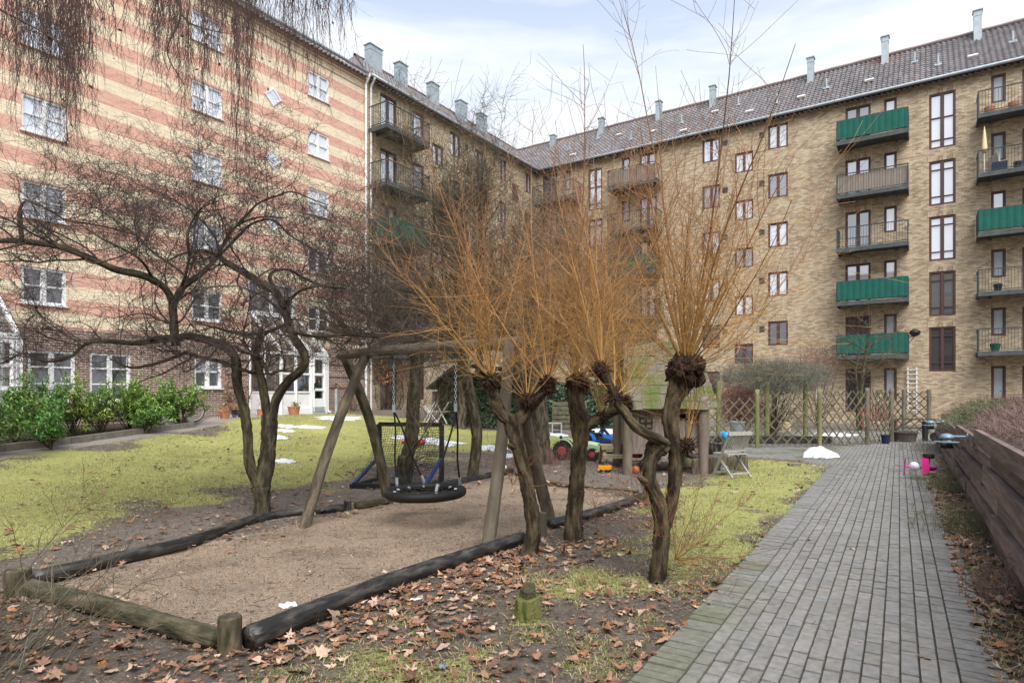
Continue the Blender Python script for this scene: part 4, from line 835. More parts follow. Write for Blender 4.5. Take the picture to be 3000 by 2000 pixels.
mtree(17.5, (1822, 1325), 'dark narrow tree trunk half hidden behind the playhouse post', [
    [(1815, 1330, 0, .15), (1820, 1290, 0, .13), (1826, 1230, 0, .12), (1832, 1150, 0, .11), (1820, 1060, 0, .09), (1800, 960, 0, .06), (1790, 860, 0, .03), (1780, 780, 0, .012)],
    [(1822, 1080, 0, .06), (1860, 1000, .3, .045), (1880, 900, .3, .025)]], lvA(.35, 1.2), 55, tw='twig_mid')

# small trees beyond the lattice fence
tree('young_tree', tuple(G(2516, 1262)), 'young pale green tree with wide bare branches before the lowest green balcony', 'tree', [
    sk(p, 26.) for p in [[(2516, 1268, 0, .12), (2517, 1220, 0, .095), (2522, 1150, 0, .085), (2530, 1090, 0, .075), (2538, 1030, 0, .06), (2545, 985, 0, .04), (2548, 930, 0, .012)],
    [(2516, 1200, 0, .06), (2508, 1120, -.2, .05), (2510, 1060, -.3, .035), (2520, 1010, -.4, .02)],
    [(2535, 1060, 0, .04), (2590, 1050, .3, .03), (2650, 1048, .5, .015)], [(2530, 1075, 0, .04), (2480, 1050, .3, .03), (2455, 1030, .5, .012)], [(2540, 1020, 0, .035), (2590, 985, .2, .02), (2640, 970, .3, .01)], [(2540, 1030, 0, .035), (2490, 1000, .2, .02), (2460, 990, .3, .01)]]],
    'bark_g', 'twig_lichen' if 'twig_lichen' in MT else 'twig_mid', [dict(n=60, ln=(.4, 1.4), spread=(.5, 1.2), wig=.2, up=-.01, N_=8, tr=(.4, 1), rmax=.018, rk=.5, S=4), dict(n=300, ln=(.3, .9), spread=(.5, 1.2), wig=.22, up=0, N_=6, rmax=.011, rk=.7, S=3), dict(n=600, ln=(.1, .4), spread=(.5, 1.2), wig=.22, up=0, N_=4, rmax=.008, rk=.8, S=3)], seed=61, crown_name='twigs')

# pollard willows --------------------------------------------------
def lump(mb, c, r, seed, sc=(1, 1, 1)):
    q = np.random.default_rng(seed); b = MB(); b.ball((0, 0, 0), 1., 22); V = b.v[0]; n = nrm(V)
    ph = q.random(12)*6.28; d = 1+.20*np.sin(n[:, 0]*7+ph[0])*np.sin(n[:, 1]*6+ph[1])+.16*np.sin(n[:, 2]*9+ph[2])*np.sin(n[:, 0]*11+ph[3])+.10*q.normal(size=len(n))
    b.v[0] = np.asarray(c)+n*(d*r)[:, None]*np.array(sc)
    for k, fl in b.f.items(): pass
    mb.add(b.v[0], [np.concatenate(fl) if fl[0].ndim == 2 else fl for fl in b.f.values()])
def shoots(mb, tw, c, rad, n, hgt, lean, seed, thick, fan=1.0, side=26, up_only=False, bias=(0, 0)):
    """long straight withies from one knuckle: thick upright ones, thin outward ones that curve, each with side twigs"""
    r = np.random.default_rng(seed); N_ = 18; n = int(n*.56)
    az = r.random(n)*2*np.pi; tilt = np.abs(r.normal(0, .36, n))*fan+.03; low = r.random(n) < .42; tilt = np.where(low, .55+r.random(n)*1.0, tilt)
    d = np.stack([np.cos(az)*np.sin(tilt)+lean[0], np.sin(az)*np.sin(tilt)+lean[1], np.cos(tilt)], 1); d = nrm(d)
    p0 = np.asarray(c)+nrm(d*np.array([1, 1, .8]))*rad*.8
    H = hgt*np.where(r.random(n) < .085, .70+.30*r.random(n), .24+.36*r.random(n))*np.where(low, .75, 1.)*np.clip(1.15-.35*tilt, .5, 1.1)
    st = (H/(N_-1))[:, None]; P = [p0]; up = np.where(low, .035+.06*r.random(n), .020)[:, None]*np.array([0, 0, 1.])
    bend = nrm(r.normal(size=(n, 3)))*.012
    for k in range(N_-1):
        d = nrm(d+up+bend+.022*r.normal(size=(n, 3))); P.append(P[-1]+d*st)
    P = np.stack(P, 1); rb = np.where(low, .0045+.003*r.random(n), .006+(thick-.006)*r.random(n)**1.6)*np.clip(H/hgt+.25, .3, 1)
    R = rb[:, None]*np.linspace(1, .16, N_)[None]**.9; R = np.maximum(R, .0015)
    base = np.array([.60, .36, .12]); mid_ = np.array([.42, .22, .10]); top = np.array([.25, .13, .09]); t = np.linspace(0, 1, N_)
    def colr(hz, k_, q):                                     # bark colour by height above the knuckle: young orange wood fading to red brown
        t_ = np.clip(hz, 0, 1)[..., None]; cc = np.where(t_ < .45, base*(1-t_/.45)+mid_*(t_/.45), mid_*(1-(t_-.45)/.55)+top*((t_-.45)/.55)); return cc*q[:, None, None]
    q = .75+.5*r.random(n); q = np.where(r.random(n) < .14, q*.38, q)
    mb.tubes(P, R, 6, colr(np.repeat(t[None], n, 0)*np.minimum(H/hgt*1.15, 1)[:, None], 0, q))
    m = int(n*side*.58); wts = H**.8*np.where(low, .5, 1.); Pc, Rc = sprout(P, R, m, (.15, 1.0), (.45, 1.15), (.07), .035, 8, (.15, .88), .0036, .6, r, wts=wts, tip=.35, rmin=.0017, curl=.09)
    z = np.clip((Pc[:, :, 2]-c[2])/hgt, 0, 1)*1.05; q2 = .75+.55*r.random(m)
    tw.tubes(Pc, Rc, 3, colr(z, 0, q2))
    m2 = int(m*1.0); Pd, Rd = sprout(Pc, Rc, m2, (.06, .38), (.5, 1.3), .08, .03, 5, (.1, .9), .0028, .7, r, rmin=.0014)
    z = np.clip((Pd[:, :, 2]-c[2])/hgt, 0, 1)*1.05; tw.tubes(Pd, Rd, 3, colr(z, 0, .75+.5*r.random(m2)))
def willow(Y0, base, label, trunks, heads, seed, suckers=None):
    T = wthing('pollard_willow', tuple(G(*base)), label, 'tree', 'pollard willows by the sand pit'); mb = MB()
    for k, t in enumerate(trunks): bark_tube(mb, *sk(t, Y0, 60), 30, .13, seed+k, 11)
    mb.build('trunk', MT['willow_bark'], T, smooth=True)
    for k, h in enumerate(heads):
        c = at(h[0], h[1], Y0+h[2]); kn = MB(); r = np.random.default_rng(seed*10+k); rad = h[3]
        lump(kn, c, rad, seed+k, (1, 1, h[10] if len(h) > 10 else 1.15))
        for i in range(26):                                   # burrs and cut stubs
            v = nrm(r.normal(size=3)*np.array([1, 1, .8])+V3(0, 0, .35)); q = c+v*rad*np.array([1, 1, 1.1]); lump(kn, q, rad*(.16+.18*r.random()), seed*31+i)
        P0 = c+nrm(r.normal(size=(150, 3)))*rad*.85; dd = nrm(P0-c+r.normal(size=(150, 3))*.05); Lh = .03+.06*r.random((150, 1)); kn.tubes(np.stack([P0, P0+dd*Lh*.6, P0+dd*Lh+V3(0, 0, -.01)], 1), np.stack([np.full(150, .005), np.full(150, .004), np.full(150, .0015)], 1), 4)
        kno = kn.build('knuckle', MT['willow_head'], T, smooth=True)
        s1, s2 = MB(), MB(); shoots(s1, s2, c+V3(0, 0, rad*.25), rad, h[4], h[5], h[6], seed*7+k, h[7], fan=h[8] if len(h) > 8 else 1, side=h[9] if len(h) > 9 else 26)
        s1.v += []; s1.build('shoots', MT['willow'], kno, smooth=True); s2.build('side_twigs', MT['willow'], kno, smooth=True)
    if suckers:
        s1 = MB(); r = np.random.default_rng(seed*3)
        for (px, py, n, L_, sx) in suckers:
            c = at(px, py, Y0); Pq, Rq = sprout(np.stack([np.stack([c, c+V3(sx*.02, -.02, .02)])]), np.array([[.02, .02]]), n, (L_*.4, L_), (.2, 1.2), .07, .05, 10, (0, 1), .0034, 1, r, tip=.3)
            s1.tubes(Pq, Rq, 5, np.repeat(((.6+.6*r.random(n))[:, None]*np.array([.36, .20, .075])), 1, 0)); Pc, Rc = sprout(Pq, Rq, n*6, (.08, .3), (.4, 1.), .08, .04, 5, (.2, .95), .003, .7, r); s1.tubes(Pc, Rc, 3, (.24, .10, .05))
        s1.build('suckers', MT['willow'], T, smooth=True)
    return T
willow(6.15, (1550, 1632), 'pollard willow with two open arms, standing against the swing leg', [
    [(1545, 1645, 0, .13), (1549, 1625, 0, .092), (1553, 1605, 0, .076), (1562, 1560, 0, .068), (1560, 1500, 0, .068), (1548, 1440, 0, .066), (1535, 1380, 0, .066), (1520, 1320, 0, .066), (1508, 1270, 0, .075), (1504, 1235, 0, .085), (1500, 1215, 0, .075)],
    [(1512, 1255, 0, .06), (1490, 1232, 0, .058), (1468, 1212, 0, .058), (1456, 1185, 0, .056), (1447, 1155, 0, .055), (1440, 1130, 0, .06)],
    [(1500, 1250, 0, .07), (1530, 1220, .03, .068), (1552, 1188, .05, .066), (1580, 1155, .05, .06), (1600, 1135, .05, .055)],
    [(1522, 1312, 0, .04), (1500, 1308, -.04, .03), (1492, 1304, -.06, .026)]],
    [(1441, 1118, 0, .075, 60, 3.25, (-.18, 0), .013, 1.3, 26), (1545, 1172, -.02, .06, 20, 2.9, (.02, -.1), .011, .9, 22), (1604, 1128, .05, .075, 46, 3.25, (.08, 0), .013, .9, 26)], 71, [(1500, 1420, 6, .5, 1)])
willow(6.7, (1682, 1592), 'pollard willow with a thick green mossy foot and a broad dark head', [
    [(1684, 1606, 0, .155), (1683, 1588, 0, .115), (1682, 1565, 0, .10), (1682, 1500, 0, .086), (1688, 1420, 0, .080), (1695, 1340, 0, .078), (1702, 1285, 0, .085), (1700, 1235, 0, .10), (1690, 1190, 0, .085), (1684, 1150, 0, .085), (1690, 1120, 0, .11)],
    [(1715, 1250, 0, .06), (1740, 1235, .05, .055), (1775, 1215, .1, .052), (1810, 1200, .1, .045), (1835, 1190, .1, .045)]],
    [(1692, 1125, 0, .105, 74, 3.4, (.0, 0), .013, 1.15, 24, .9), (1762, 1222, .08, .055, 24, 2.8, (.02, .05), .010, .9, 20), (1832, 1182, .1, .07, 42, 3.4, (.08, 0), .012, 1.15, 24)], 72, [(1745, 1560, 9, .55, 1)])
willow(5.25, (1922, 1720), 'biggest pollard willow, twin stems, massive black knuckle and one arm curving left', [
    [(1918, 1728, 0, .115), (1921, 1708, 0, .082), (1926, 1680, 0, .068), (1935, 1600, 0, .065), (1938, 1520, 0, .062), (1925, 1460, 0, .060), (1905, 1415, 0, .055), (1903, 1370, 0, .052), (1915, 1330, 0, .055), (1945, 1295, 0, .055)],
    [(1935, 1700, .08, .055), (1932, 1640, .08, .05), (1945, 1560, .05, .048), (1968, 1470, .05, .05), (1978, 1400, .03, .055), (1980, 1330, .02, .058), (1968, 1270, 0, .060), (1962, 1215, 0, .066), (1975, 1165, 0, .070), (1995, 1120, 0, .09), (2003, 1080, 0, .10)],
    [(1895, 1380, 0, .045), (1915, 1300, 0, .05), (1955, 1320, 0, .05)],
    [(1955, 1300, 0, .045), (1925, 1285, -.05, .042), (1880, 1262, -.1, .040), (1850, 1238, -.12, .038), (1828, 1205, -.15, .036), (1808, 1180, -.15, .034), (1798, 1150, -.15, .036), (1780, 1120, -.15, .040), (1765, 1095, -.15, .042)],
    [(1900, 1420, 0, .035), (1882, 1405, -.05, .026), (1872, 1395, -.08, .02)],
    [(1975, 1335, .02, .05), (1998, 1315, .0, .04), (2010, 1302, 0, .034)]],
    [(2008, 1085, 0, .135, 112, 3.25, (.12, 0), .015, 1.5, 26, 1.1), (1762, 1082, -.15, .052, 38, 3.1, (-.03, 0), .012, .9, 24, 1.3), (1800, 1162, -.15, .036, 13, 2.9, (.05, -.05), .011, .8, 22), (2012, 1306, 0, .05, 12, 1.0, (.1, 0), .008, 1.2, 14)], 73,
    [(1975, 1640, 22, 1.0, 1), (1940, 1560, 12, .8, -1), (1900, 1480, 8, .5, -1)])

# weeping birch: trunk outside the picture on the left, its hanging sprays come down into the top of it
T = wthing('weeping_birch', (-9.5, 4.5, 0), 'weeping birch whose fine hanging twigs trail down from the top edge at left', 'tree'); mb = MB()
tr_ = spline(np.array([[-9.5, 4.5, 0, .22], [-9.4, 4.6, 3, .18], [-9.1, 4.9, 6, .15], [-8.6, 5.3, 8.2, .10], [-7.6, 6.0, 9.6, .07]]), 60); bark_tube(mb, tr_[:, :3], tr_[:, 3], 14, .06, 3)
def hang(px, py, Y): return at(px, py, Y)
limbs = [[(-8.6, 5.3, 8.2, .07), (*hang(-60, -250, 6.6), .035), (*hang(120, -140, 6.8), .02), (*hang(240, -60, 7.0), .010), (*hang(300, 40, 7.0), .005)],
         [(-8.6, 5.3, 8.2, .07), (*hang(150, -330, 7.0), .04), (*hang(350, -250, 7.2), .025), (*hang(480, -60, 7.3), .016), (*hang(530, 40, 7.3), .012), (*hang(490, 150, 7.3), .008), (*hang(540, 250, 7.3), .005)],
         [(-7.6, 6.0, 9.6, .05), (*hang(400, -500, 7.6), .03), (*hang(650, -330, 7.8), .02), (*hang(760, -150, 7.9), .012), (*hang(800, -40, 8), .006)],
         [(-7.6, 6.0, 9.6, .05), (*hang(600, -560, 8.2), .03), (*hang(850, -420, 8.4), .02), (*hang(950, -250, 8.5), .012), (*hang(990, -80, 8.5), .005)],
         [(-8.6, 5.3, 8.2, .06), (*hang(-300, -100, 6.2), .03), (*hang(-80, -10, 6.3), .018), (*hang(60, 60, 6.4), .010), (*hang(150, 110, 6.4), .006), (*hang(200, 160, 6.4), .004)],
         [(*hang(530, 40, 7.3), .012), (*hang(560, 70, 7.3), .010), (*hang(620, 90, 7.3), .006), (*hang(680, 100, 7.3), .003)]]
for k, l in enumerate(limbs): q = spline(np.array(l), 70); bark_tube(mb, q[:, :3], np.maximum(q[:, 3], .003), 8, .05, 90+k)
mb.build('trunk', MT['twig_birch'], T, smooth=True)
tw = MB(); lf = MB(); r = np.random.default_rng(77); P = []; Ln = []
clumps = [(40, 30, 330, 46, -30), (110, 38, 330, 60, -20), (180, 30, 300, 60, -40), (150, 22, 420, 70, 60), (215, 22, 450, 95, 40), (245, 26, 360, 70, 20), (20, 30, 430, 40, 60), (90, 36, 250, 60, 0), (300, 34, 180, 40, -20), (460, 30, 260, 50, -30), (500, 26, 300, 60, -20), (480, 30, 150, 40, 0), (560, 24, 400, 60, 60),
          (610, 24, 300, 48, -30), (660, 22, 330, 56, -20), (700, 10, 660, 36, 60), (722, 14, 560, 30, -20), (760, 30, 280, 46, -20), (800, 30, 240, 40, -20), (840, 30, 300, 46, -40), (900, 34, 210, 36, -40), (930, 22, 330, 30, -60), (985, 18, 240, 26, -60), (1020, 20, 130, 14, -60), (370, 60, 110, 30, -40), (590, 90, 170, 60, -40)]
for (cx, sx, ye, n, y0) in clumps:
    for i in range(int(n*.45)):
        x0 = cx+r.normal()*sx; Y = 7.3+r.normal()*.7; a = at(x0, y0-150*r.random(), Y); e = at(x0+r.normal()*14, y0+(ye-y0)*(.35+.65*r.random()), Y); P.append(np.linspace(a, e, 16)+np.cumsum(r.normal(0, .013, (16, 3))*np.array([1, 1, .2]), 0)); Ln.append(e)
P = np.stack(P); n = len(P); R = np.linspace(.0040, .0016, 16)[None]*(.7+.6*r.random(n))[:, None]; tw.tubes(P, R, 3)
Pc, Rc = sprout(P, R, n*7, (.06, .42), (.25, .8), .10, -.12, 6, (.08, .98), .0026, .8, r, rmin=.0014); tw.tubes(Pc, Rc, 3)
Pd, Rd = sprout(Pc, Rc, n*7, (.03, .14), (.3, .9), .12, -.06, 4, (.1, .98), .002, .8, r, rmin=.0012); tw.tubes(Pd, Rd, 3)
tw.build('hanging_twigs', MT['twig_birch'], T, smooth=True)
i = r.choice(len(Pc), 190); q = Pc[i, -1]
for p in q:
    s = .012+.022*r.random(); ax = nrm(r.normal(size=3)); ay = nrm(np.cross(ax, r.normal(size=3))); az_ = np.cross(ax, ay); lf.add([p, p+ax*s*.5+ay*s, p+ax*s*.1+ay*s*2+az_*s*.3, p-ax*s*.5+ay*s], np.array([0, 1, 2, 3]), np.array([.19, .075, .045])*(.6+.8*r.random()))
lf.build('dead_leaves', MT['leaf_litter'], T)
# ---------------------------------------------------------------- garden objects
def simple(name, col, rough=.6, **k): 
    if name not in MT: MT[name] = M_(name, col, rough, **k)
    return MT[name]
simple('blue_plastic', (.01, .10, .42), .35); simple('sky_plastic', (.02, .32, .68), .35); simple('red_plastic', (.62, .02, .02), .35); simple('pink_plastic', (.80, .04, .30), .35); simple('purple_plastic', (.30, .03, .22), .4)
simple('lilac', (.62, .60, .78), .45); simple('toy_green', (.36, .50, .30), .4); simple('toy_orange', (.85, .36, .02), .4); simple('rubber_ball', (.38, .12, .05), .6, col2=(.30, .09, .04), scale=20)
simple('bleached_wood', (.30, .29, .27), .8, col2=(.42, .41, .38), scale=6, bump=.002, bscale=40, stretch=(6, 6, 1)); simple('pine_wood', (.34, .29, .18), .75, col2=(.44, .38, .25), scale=5, stretch=(4, 4, .6), bump=.002, bscale=30)
simple('shed_wood', (.14, .11, .092), .85, col2=(.23, .19, .165), scale=4, stretch=(6, 6, .5), bump=.004, bscale=30); simple('olive_post', (.14, .14, .05), .85, col2=(.28, .24, .14), scale=3, bump=.004, bscale=25); simple('green_wood', (.13, .155, .045), .85, col2=(.22, .22, .11), scale=4, stretch=(5, 5, .7), bump=.004, bscale=25)
simple('grey_post', (.10, .085, .062), .85, col2=(.21, .18, .135), scale=5, stretch=(5, 5, .5), bump=.005, bscale=25); simple('lattice_wood', (.075, .065, .042), .85, col2=(.17, .15, .10), scale=6)
simple('mossy_shingle', (.095, .115, .035), .9, col2=(.16, .145, .11), scale=2.4, detail=8, bump=.012, bscale=18, lo=.42, hi=.58); simple('dark_blue', (.015, .025, .06), .4); simple('sky_blue_metal', (.20, .27, .33), .5, metal=.3)
simple('net', (.02, .025, .035), .7); simple('rope', (.012, .012, .012), .6, bump=.003, bscale=80); simple('cream', (.72, .60, .36), .8); simple('paper', (.75, .76, .78), .7); simple('barrel', (.060, .050, .042), .8, col2=(.11, .09, .075), scale=5, stretch=(6, 6, .5), bump=.004, bscale=25)
simple('lamp_glass', (.30, .31, .30), .15, spec=.6)

def lg(name, pts, r0, label, mat, group='timber edging of the sand pit', cat='log', sink=.25, ends=1.0):
    q = []
    for i, (px, py) in enumerate(pts): g = G(px, py); r_ = r0 if np.isscalar(r0) else r0[0]+(r0[1]-r0[0])*i/(len(pts)-1); q.append([g[0], g[1], g[2]+r_*(1-sink), r_])
    q = np.array(q); n = max(20, int(np.linalg.norm(q[-1, :3]-q[0, :3])/.06)); s = spline(q, n); mb = MB(); R = s[:, 3]; R = R.copy(); R[0] *= .93; R[-1] *= .93
    bark_tube(mb, s[:, :3], R, 20, .045, abs(hash(label)) % 97 if 0 else len(label), 5)
    o = mb.build(name, MT[mat], smooth=True); tag(o, label, cat, group); return o
lg('edging_log', [(98, 1712), (330, 1655), (560, 1597), (770, 1525), (1005, 1496)], (.068, .055), 'long dark round log along the lawn side of the sand pit', 'log_wet')
lg('edging_log', [(1042, 1488), (1110, 1478), (1185, 1458)], .052, 'short log right of the low sawn post behind the sand', 'log_moss')
lg('edging_log', [(1215, 1462), (1300, 1428), (1400, 1405), (1498, 1385)], .06, 'dark log behind the nest swing', 'log_wet')
lg('edging_log', [(1512, 1390), (1640, 1420), (1730, 1428), (1870, 1442)], .035, 'thin grey log closing the far end of the sand pit', 'log')
lg('edging_log', [(72, 1742), (180, 1768), (330, 1808), (480, 1850), (640, 1893)], (.076, .066), 'crooked mossy log at the near left end of the sand pit', 'log_moss')
lg('edging_log', [(728, 1905), (900, 1830), (1150, 1725), (1330, 1660), (1530, 1590)], (.080, .064), 'thick shiny dark log along the front right of the sand pit', 'log_wet', sink=.1)
lg('edging_log', [(1612, 1548), (1700, 1525), (1800, 1495), (1890, 1462)], .060, 'far dark log running behind the two right willows', 'log_wet', sink=.1)
def post(px, py, h, r, label, mat='log_moss'):
    g = G(px, py); mb = MB(); P = np.array([g+V3(0, 0, z) for z in np.linspace(-.1, h-.012, 9)]+[g+V3(0, 0, h)]); R = np.full(10, r)
    R[-1] = r*.88; bark_tube(mb, P, R, 22, .03, int(px) % 50, 5); tag(mb.build('edging_post', MT[mat], smooth=False), label, 'post', 'short posts of the sand pit edging')
post(52, 1748, .22, .088, 'dark sawn post at the far left corner of the sand pit'); post(672, 1912, .225, .070, 'dark round post in front where the two near logs meet')
post(1018, 1492, .13, .05, 'low sawn post in the long edging log left of the swing', 'log_wet'); post(1590, 1568, .26, .045, 'low squared post behind the left willow foot', 'grey_post'); post(1456, 1395, .10, .04, 'small post stub at the far end near the pale ball', 'log_wet')
# cut stump in the leaves
g = G(1545, 1812); T = thing('tree_stump', tuple(g), 'green mossy cut stump with a notch among the fallen leaves', 'stump')
simple('moss_stump', (.075, .09, .02), .95, col2=(.17, .165, .06), scale=14, bump=.03, bscale=22, stretch=(1, 1, .25))
def sawn(z0, z1, r0, r1, seed, cut):                         # ridged foot whose top is cut on a slant
    mb = MB(); S_ = 34; n_ = 12; a = np.arange(S_)/S_*6.283; q = np.random.default_rng(seed); V = []
    for k in range(n_):
        f = k/(n_-1); rr_ = (r0+(r1-r0)*f**.6)*(1+.09*np.sin(a*5+seed)+.05*np.sin(a*11+f*3)+q.normal(0, .012, S_)); top = z1+cut*np.cos(a-1.2); V.append(np.stack([np.cos(a)*rr_, np.sin(a)*rr_, z0+(top-z0)*f], 1))
    V.append(np.array([[0, 0, z1-.006]])); i_ = (np.arange(n_-1)*S_)[:, None]; j_ = np.arange(S_)[None]; j2_ = (j_+1) % S_
    mb.add(np.concatenate(V), [np.stack([i_+j_, i_+j2_, i_+S_+j2_, i_+S_+j_], -1).reshape(-1, 4), np.stack([np.full(S_, n_*S_), (n_-1)*S_+np.arange(S_), (n_-1)*S_+(np.arange(S_)+1) % S_], 1)]); return mb
sawn(-.04, .155, .105, .082, 2, .012).build('stump_base', MT['moss_stump'], T, smooth=False)
mb = sawn(.10, .215, .064, .052, 4, .022); mb.v = [v+V3(.006, .02, 0) for v in mb.v]; mb.build('broken_top', simple('rotten_wood', (.030, .032, .016), .95, col2=(.09, .08, .04), scale=14, bump=.02, bscale=30), T)

# swing frame and nest swing
b1, b2 = at(1005, 1040, 8.42), at(1535, 1004, 7.14)
T = wthing('swing_frame', (-1., 7.8, 0), 'log swing frame with crossed legs and a long top beam', 'swing frame')
def leg(a, b, r0, r1, bend=(0, 0, 0)):
    n = 46; t = np.linspace(0, 1, n)[:, None]; P = a+(b-a)*t+np.sin(t*np.pi)*np.array(bend); mb = MB(); bark_tube(mb, P, np.linspace(r0, r1, n), 18, .05, int(r0*1000)+int(abs(a[0])*100), 6); return mb
leg(G(888, 1536)-V3(0, 0, .1), at(1075, 1045, 8.25)+V3(0, 0, .05), .070, .062, (-.06, 0, .0)).build('leg', MT['log'], T)
leg(G(1140, 1470)-V3(0, 0, .1), at(1000, 1022, 8.62), .074, .066, (.10, 0, 0)).build('leg', MT['log_moss'], T)
leg(G(1424, 1612)-V3(0, 0, .1), at(1492, 1010, 7.05)+V3(0, 0, .02), .070, .062, (.03, 0, 0)).build('leg', MT['grey_post'], T)
leg(G(1618, 1525)-V3(0, 0, .1), at(1500, 1000, 7.32)+V3(0, 0, .02), .078, .068, (-.04, 0, 0)).build('leg', MT['log'], T)
leg(b1+(b1-b2)*.02, b2, .062, .070, (0, 0, .02)).build('top_beam', MT['grey_post'], T)
for q in (.30, .72):
    mb = MB(); p = b1+(b2-b1)*q; mb.box(p-V3(0, 0, .12), (.03, .05, .12)); mb.build('swing_bracket', MT['steel_dark'], T)
ring = at(1246, 1441, 7.75); A1 = b1+(b2-b1)*.315-V3(0, 0, .16); A2 = b1+(b2-b1)*.66-V3(0, 0, .16)
T = wthing('nest_swing', tuple(ring), 'round black nest swing with a rope net seat hanging over the sand', 'swing')
mb = MB(); a = np.linspace(0, 2*np.pi, 65)[:-1]; P = []; RR = .455; tiltv = V3(.03, 0, -.012)
def rp(ang, rr=RR): return ring+V3(np.cos(ang)*rr, np.sin(ang)*rr, np.cos(ang)*rr*.02)
S = 16; V = []
for q in a:
    c = rp(q); rad = nrm(V3(np.cos(q), np.sin(q), .02)); 
    for s_ in range(S): th = s_*2*np.pi/S; rr_ = .058*(1+.035*np.sin(6*th+q*60)); V.append(c+rad*np.cos(th)*rr_+V3(0, 0, 1)*np.sin(th)*rr_)
i = (np.arange(64)*S)[:, None]; i2 = ((np.arange(64)+1) % 64*S)[:, None]; j = np.arange(S)[None]; j2 = (j+1) % S
mb.add(V, np.stack([i+j, i2+j, i2+j2, i+j2], -1).reshape(-1, 4)); mb.build('ring', MT['rope'], T, smooth=True)
mb = MB()
for k in range(-4, 5):
    h = math.sqrt(max(.405**2-(k*.09)**2, 0)); t = np.linspace(-1, 1, 12)[:, None]
    for ax_, ay_ in ((V3(1, 0, 0), V3(0, 1, 0)), (V3(0, 1, 0), V3(1, 0, 0))): P = ring+ax_*t*h+ay_*k*.09+V3(0, 0, -.07)*(1-t**2)*(1-(k*.09/.42)**2)+V3(0, 0, -.005); mb.tubes(P, .008, 5)
mb.build('seat_net', MT['rope'], T, smooth=True)
mb = MB()
for k in range(12): q = k/12*6.283+.2; c = rp(q, .395)+V3(0, 0, .02); mb.tubes(np.array([c, c+(ring-c)*.09]), .014, 8, cap=True)
mb.build('ferrule', MT['zinc'], T)
for A, angs in ((A1, (2.62, 1.75)), (A2, (.42, -1.15))):
    top = A+V3(0, 0, 0); mid = A-V3(0, 0, .55) 
    mb = MB()
    for k in range(15):
        c = top+(mid-top)*k/14; t = np.linspace(0, 2*np.pi, 9); u = V3(1, 0, 0) if k % 2 else V3(0, 1, 0); mb.tubes(np.array([c+u*np.cos(x)*.014+V3(0, 0, 1)*np.sin(x)*.024 for x in t]), .0042, 5)
    mb.build('chain', MT['zinc'], T)
    mb = MB(); mb.tubes(np.array([mid+V3(0, 0, .03), mid-V3(0, 0, .07)]), .022, 10, cap=True); mb.build('ferrule', MT['zinc'], T)
    for an in angs:
        e = rp(an)+V3(0, 0, .07); t = np.linspace(0, 1, 14)[:, None]; P = (mid-V3(0, 0, .05))*(1-t)+e*t+np.sin(t*np.pi*2.2)*V3(.012, 0, 0); mb = MB(); mb.tubes(P, .012, 7); mb.build('rope', MT['rope'], T, smooth=True)
        mb = MB(); mb.tubes(np.array([e, e+nrm(mid-e)*.09]), .019, 8, cap=True); mb.lathe(e-V3(0, 0, .03), [(.02, -.02), (.024, 0), (.02, .02)], 8); mb.build('ferrule', MT['zinc'], T)

# hockey goal
T = wthing('small_goal', (-2., 10.9, 0), 'small black framed ball goal with dark net behind the nest swing', 'goal')
pL, pR = at(1111, 1150, 11.25), at(1294, 1150, 10.95); pL[2] = pR[2] = 0; qL, qR = at(1036, 1150, 10.35), at(1250, 1150, 10.35); qL[2] = qR[2] = .0; Ht = V3(0, 0, 1.03)
mb = MB(); mb.bar(pL, pL+Ht, .08, .08, up=(1, 0, 0)); mb.bar(pR, pR+Ht, .08, .08, up=(1, 0, 0)); mb.bar(pL+Ht, pR+Ht, .07, .07); mb.build('goal_frame', MT['black'], T)
mb = MB(); mb.bar(qL+V3(0, 0, .05), qR+V3(0, 0, .05), .07, .07); mb.bar(qL+V3(-.03, -.05, .04), pL+V3(0, 0, .04), .06, .08); mb.bar(qR+V3(0, 0, .04), pR+V3(0, 0, .04), .06, .08); mb.build('base_bar', MT['black'], T)
mb = MB(); mb.bar(qL+V3(0, 0, .08), pL+V3(0, 0, .45), .05, .05); mb.bar(qR+V3(0, 0, .08), pR+V3(0, 0, .45), .05, .05); mb.build('brace', simple('goal_blue', (.02, .04, .12), .45), T)
mb = MB(); n = 26; tt = np.linspace(0, 1, 14)
for k in range(n+1):
    q = k/n; a_ = pL+(pR-pL)*q+Ht; c_ = qL+(qR-qL)*q+V3(0, 0, .06); d_ = pL*(1-q)+pR*q+V3(0, 0, .45); P = np.array([(1-t)**2*a_+2*t*(1-t)*(d_*.6+(a_+c_)*.2-V3(0, 0, .05))+t*t*c_ for t in tt])+rng.normal(0, .005, (14, 3)); mb.tubes(P, .0035, 3)
for m_ in range(1, 26):
    t = m_/26; P = []
    for k in range(14): q = k/13; a_ = pL+(pR-pL)*q+Ht; c_ = qL+(qR-qL)*q+V3(0, 0, .06); d_ = pL*(1-q)+pR*q+V3(0, 0, .45); P.append((1-t)**2*a_+2*t*(1-t)*(d_*.6+(a_+c_)*.2-V3(0, 0, .05))+t*t*c_)
    mb.tubes(np.array(P)+rng.normal(0, .005, (14, 3)), .0035, 3)
mb.build('net', MT['net'], T)

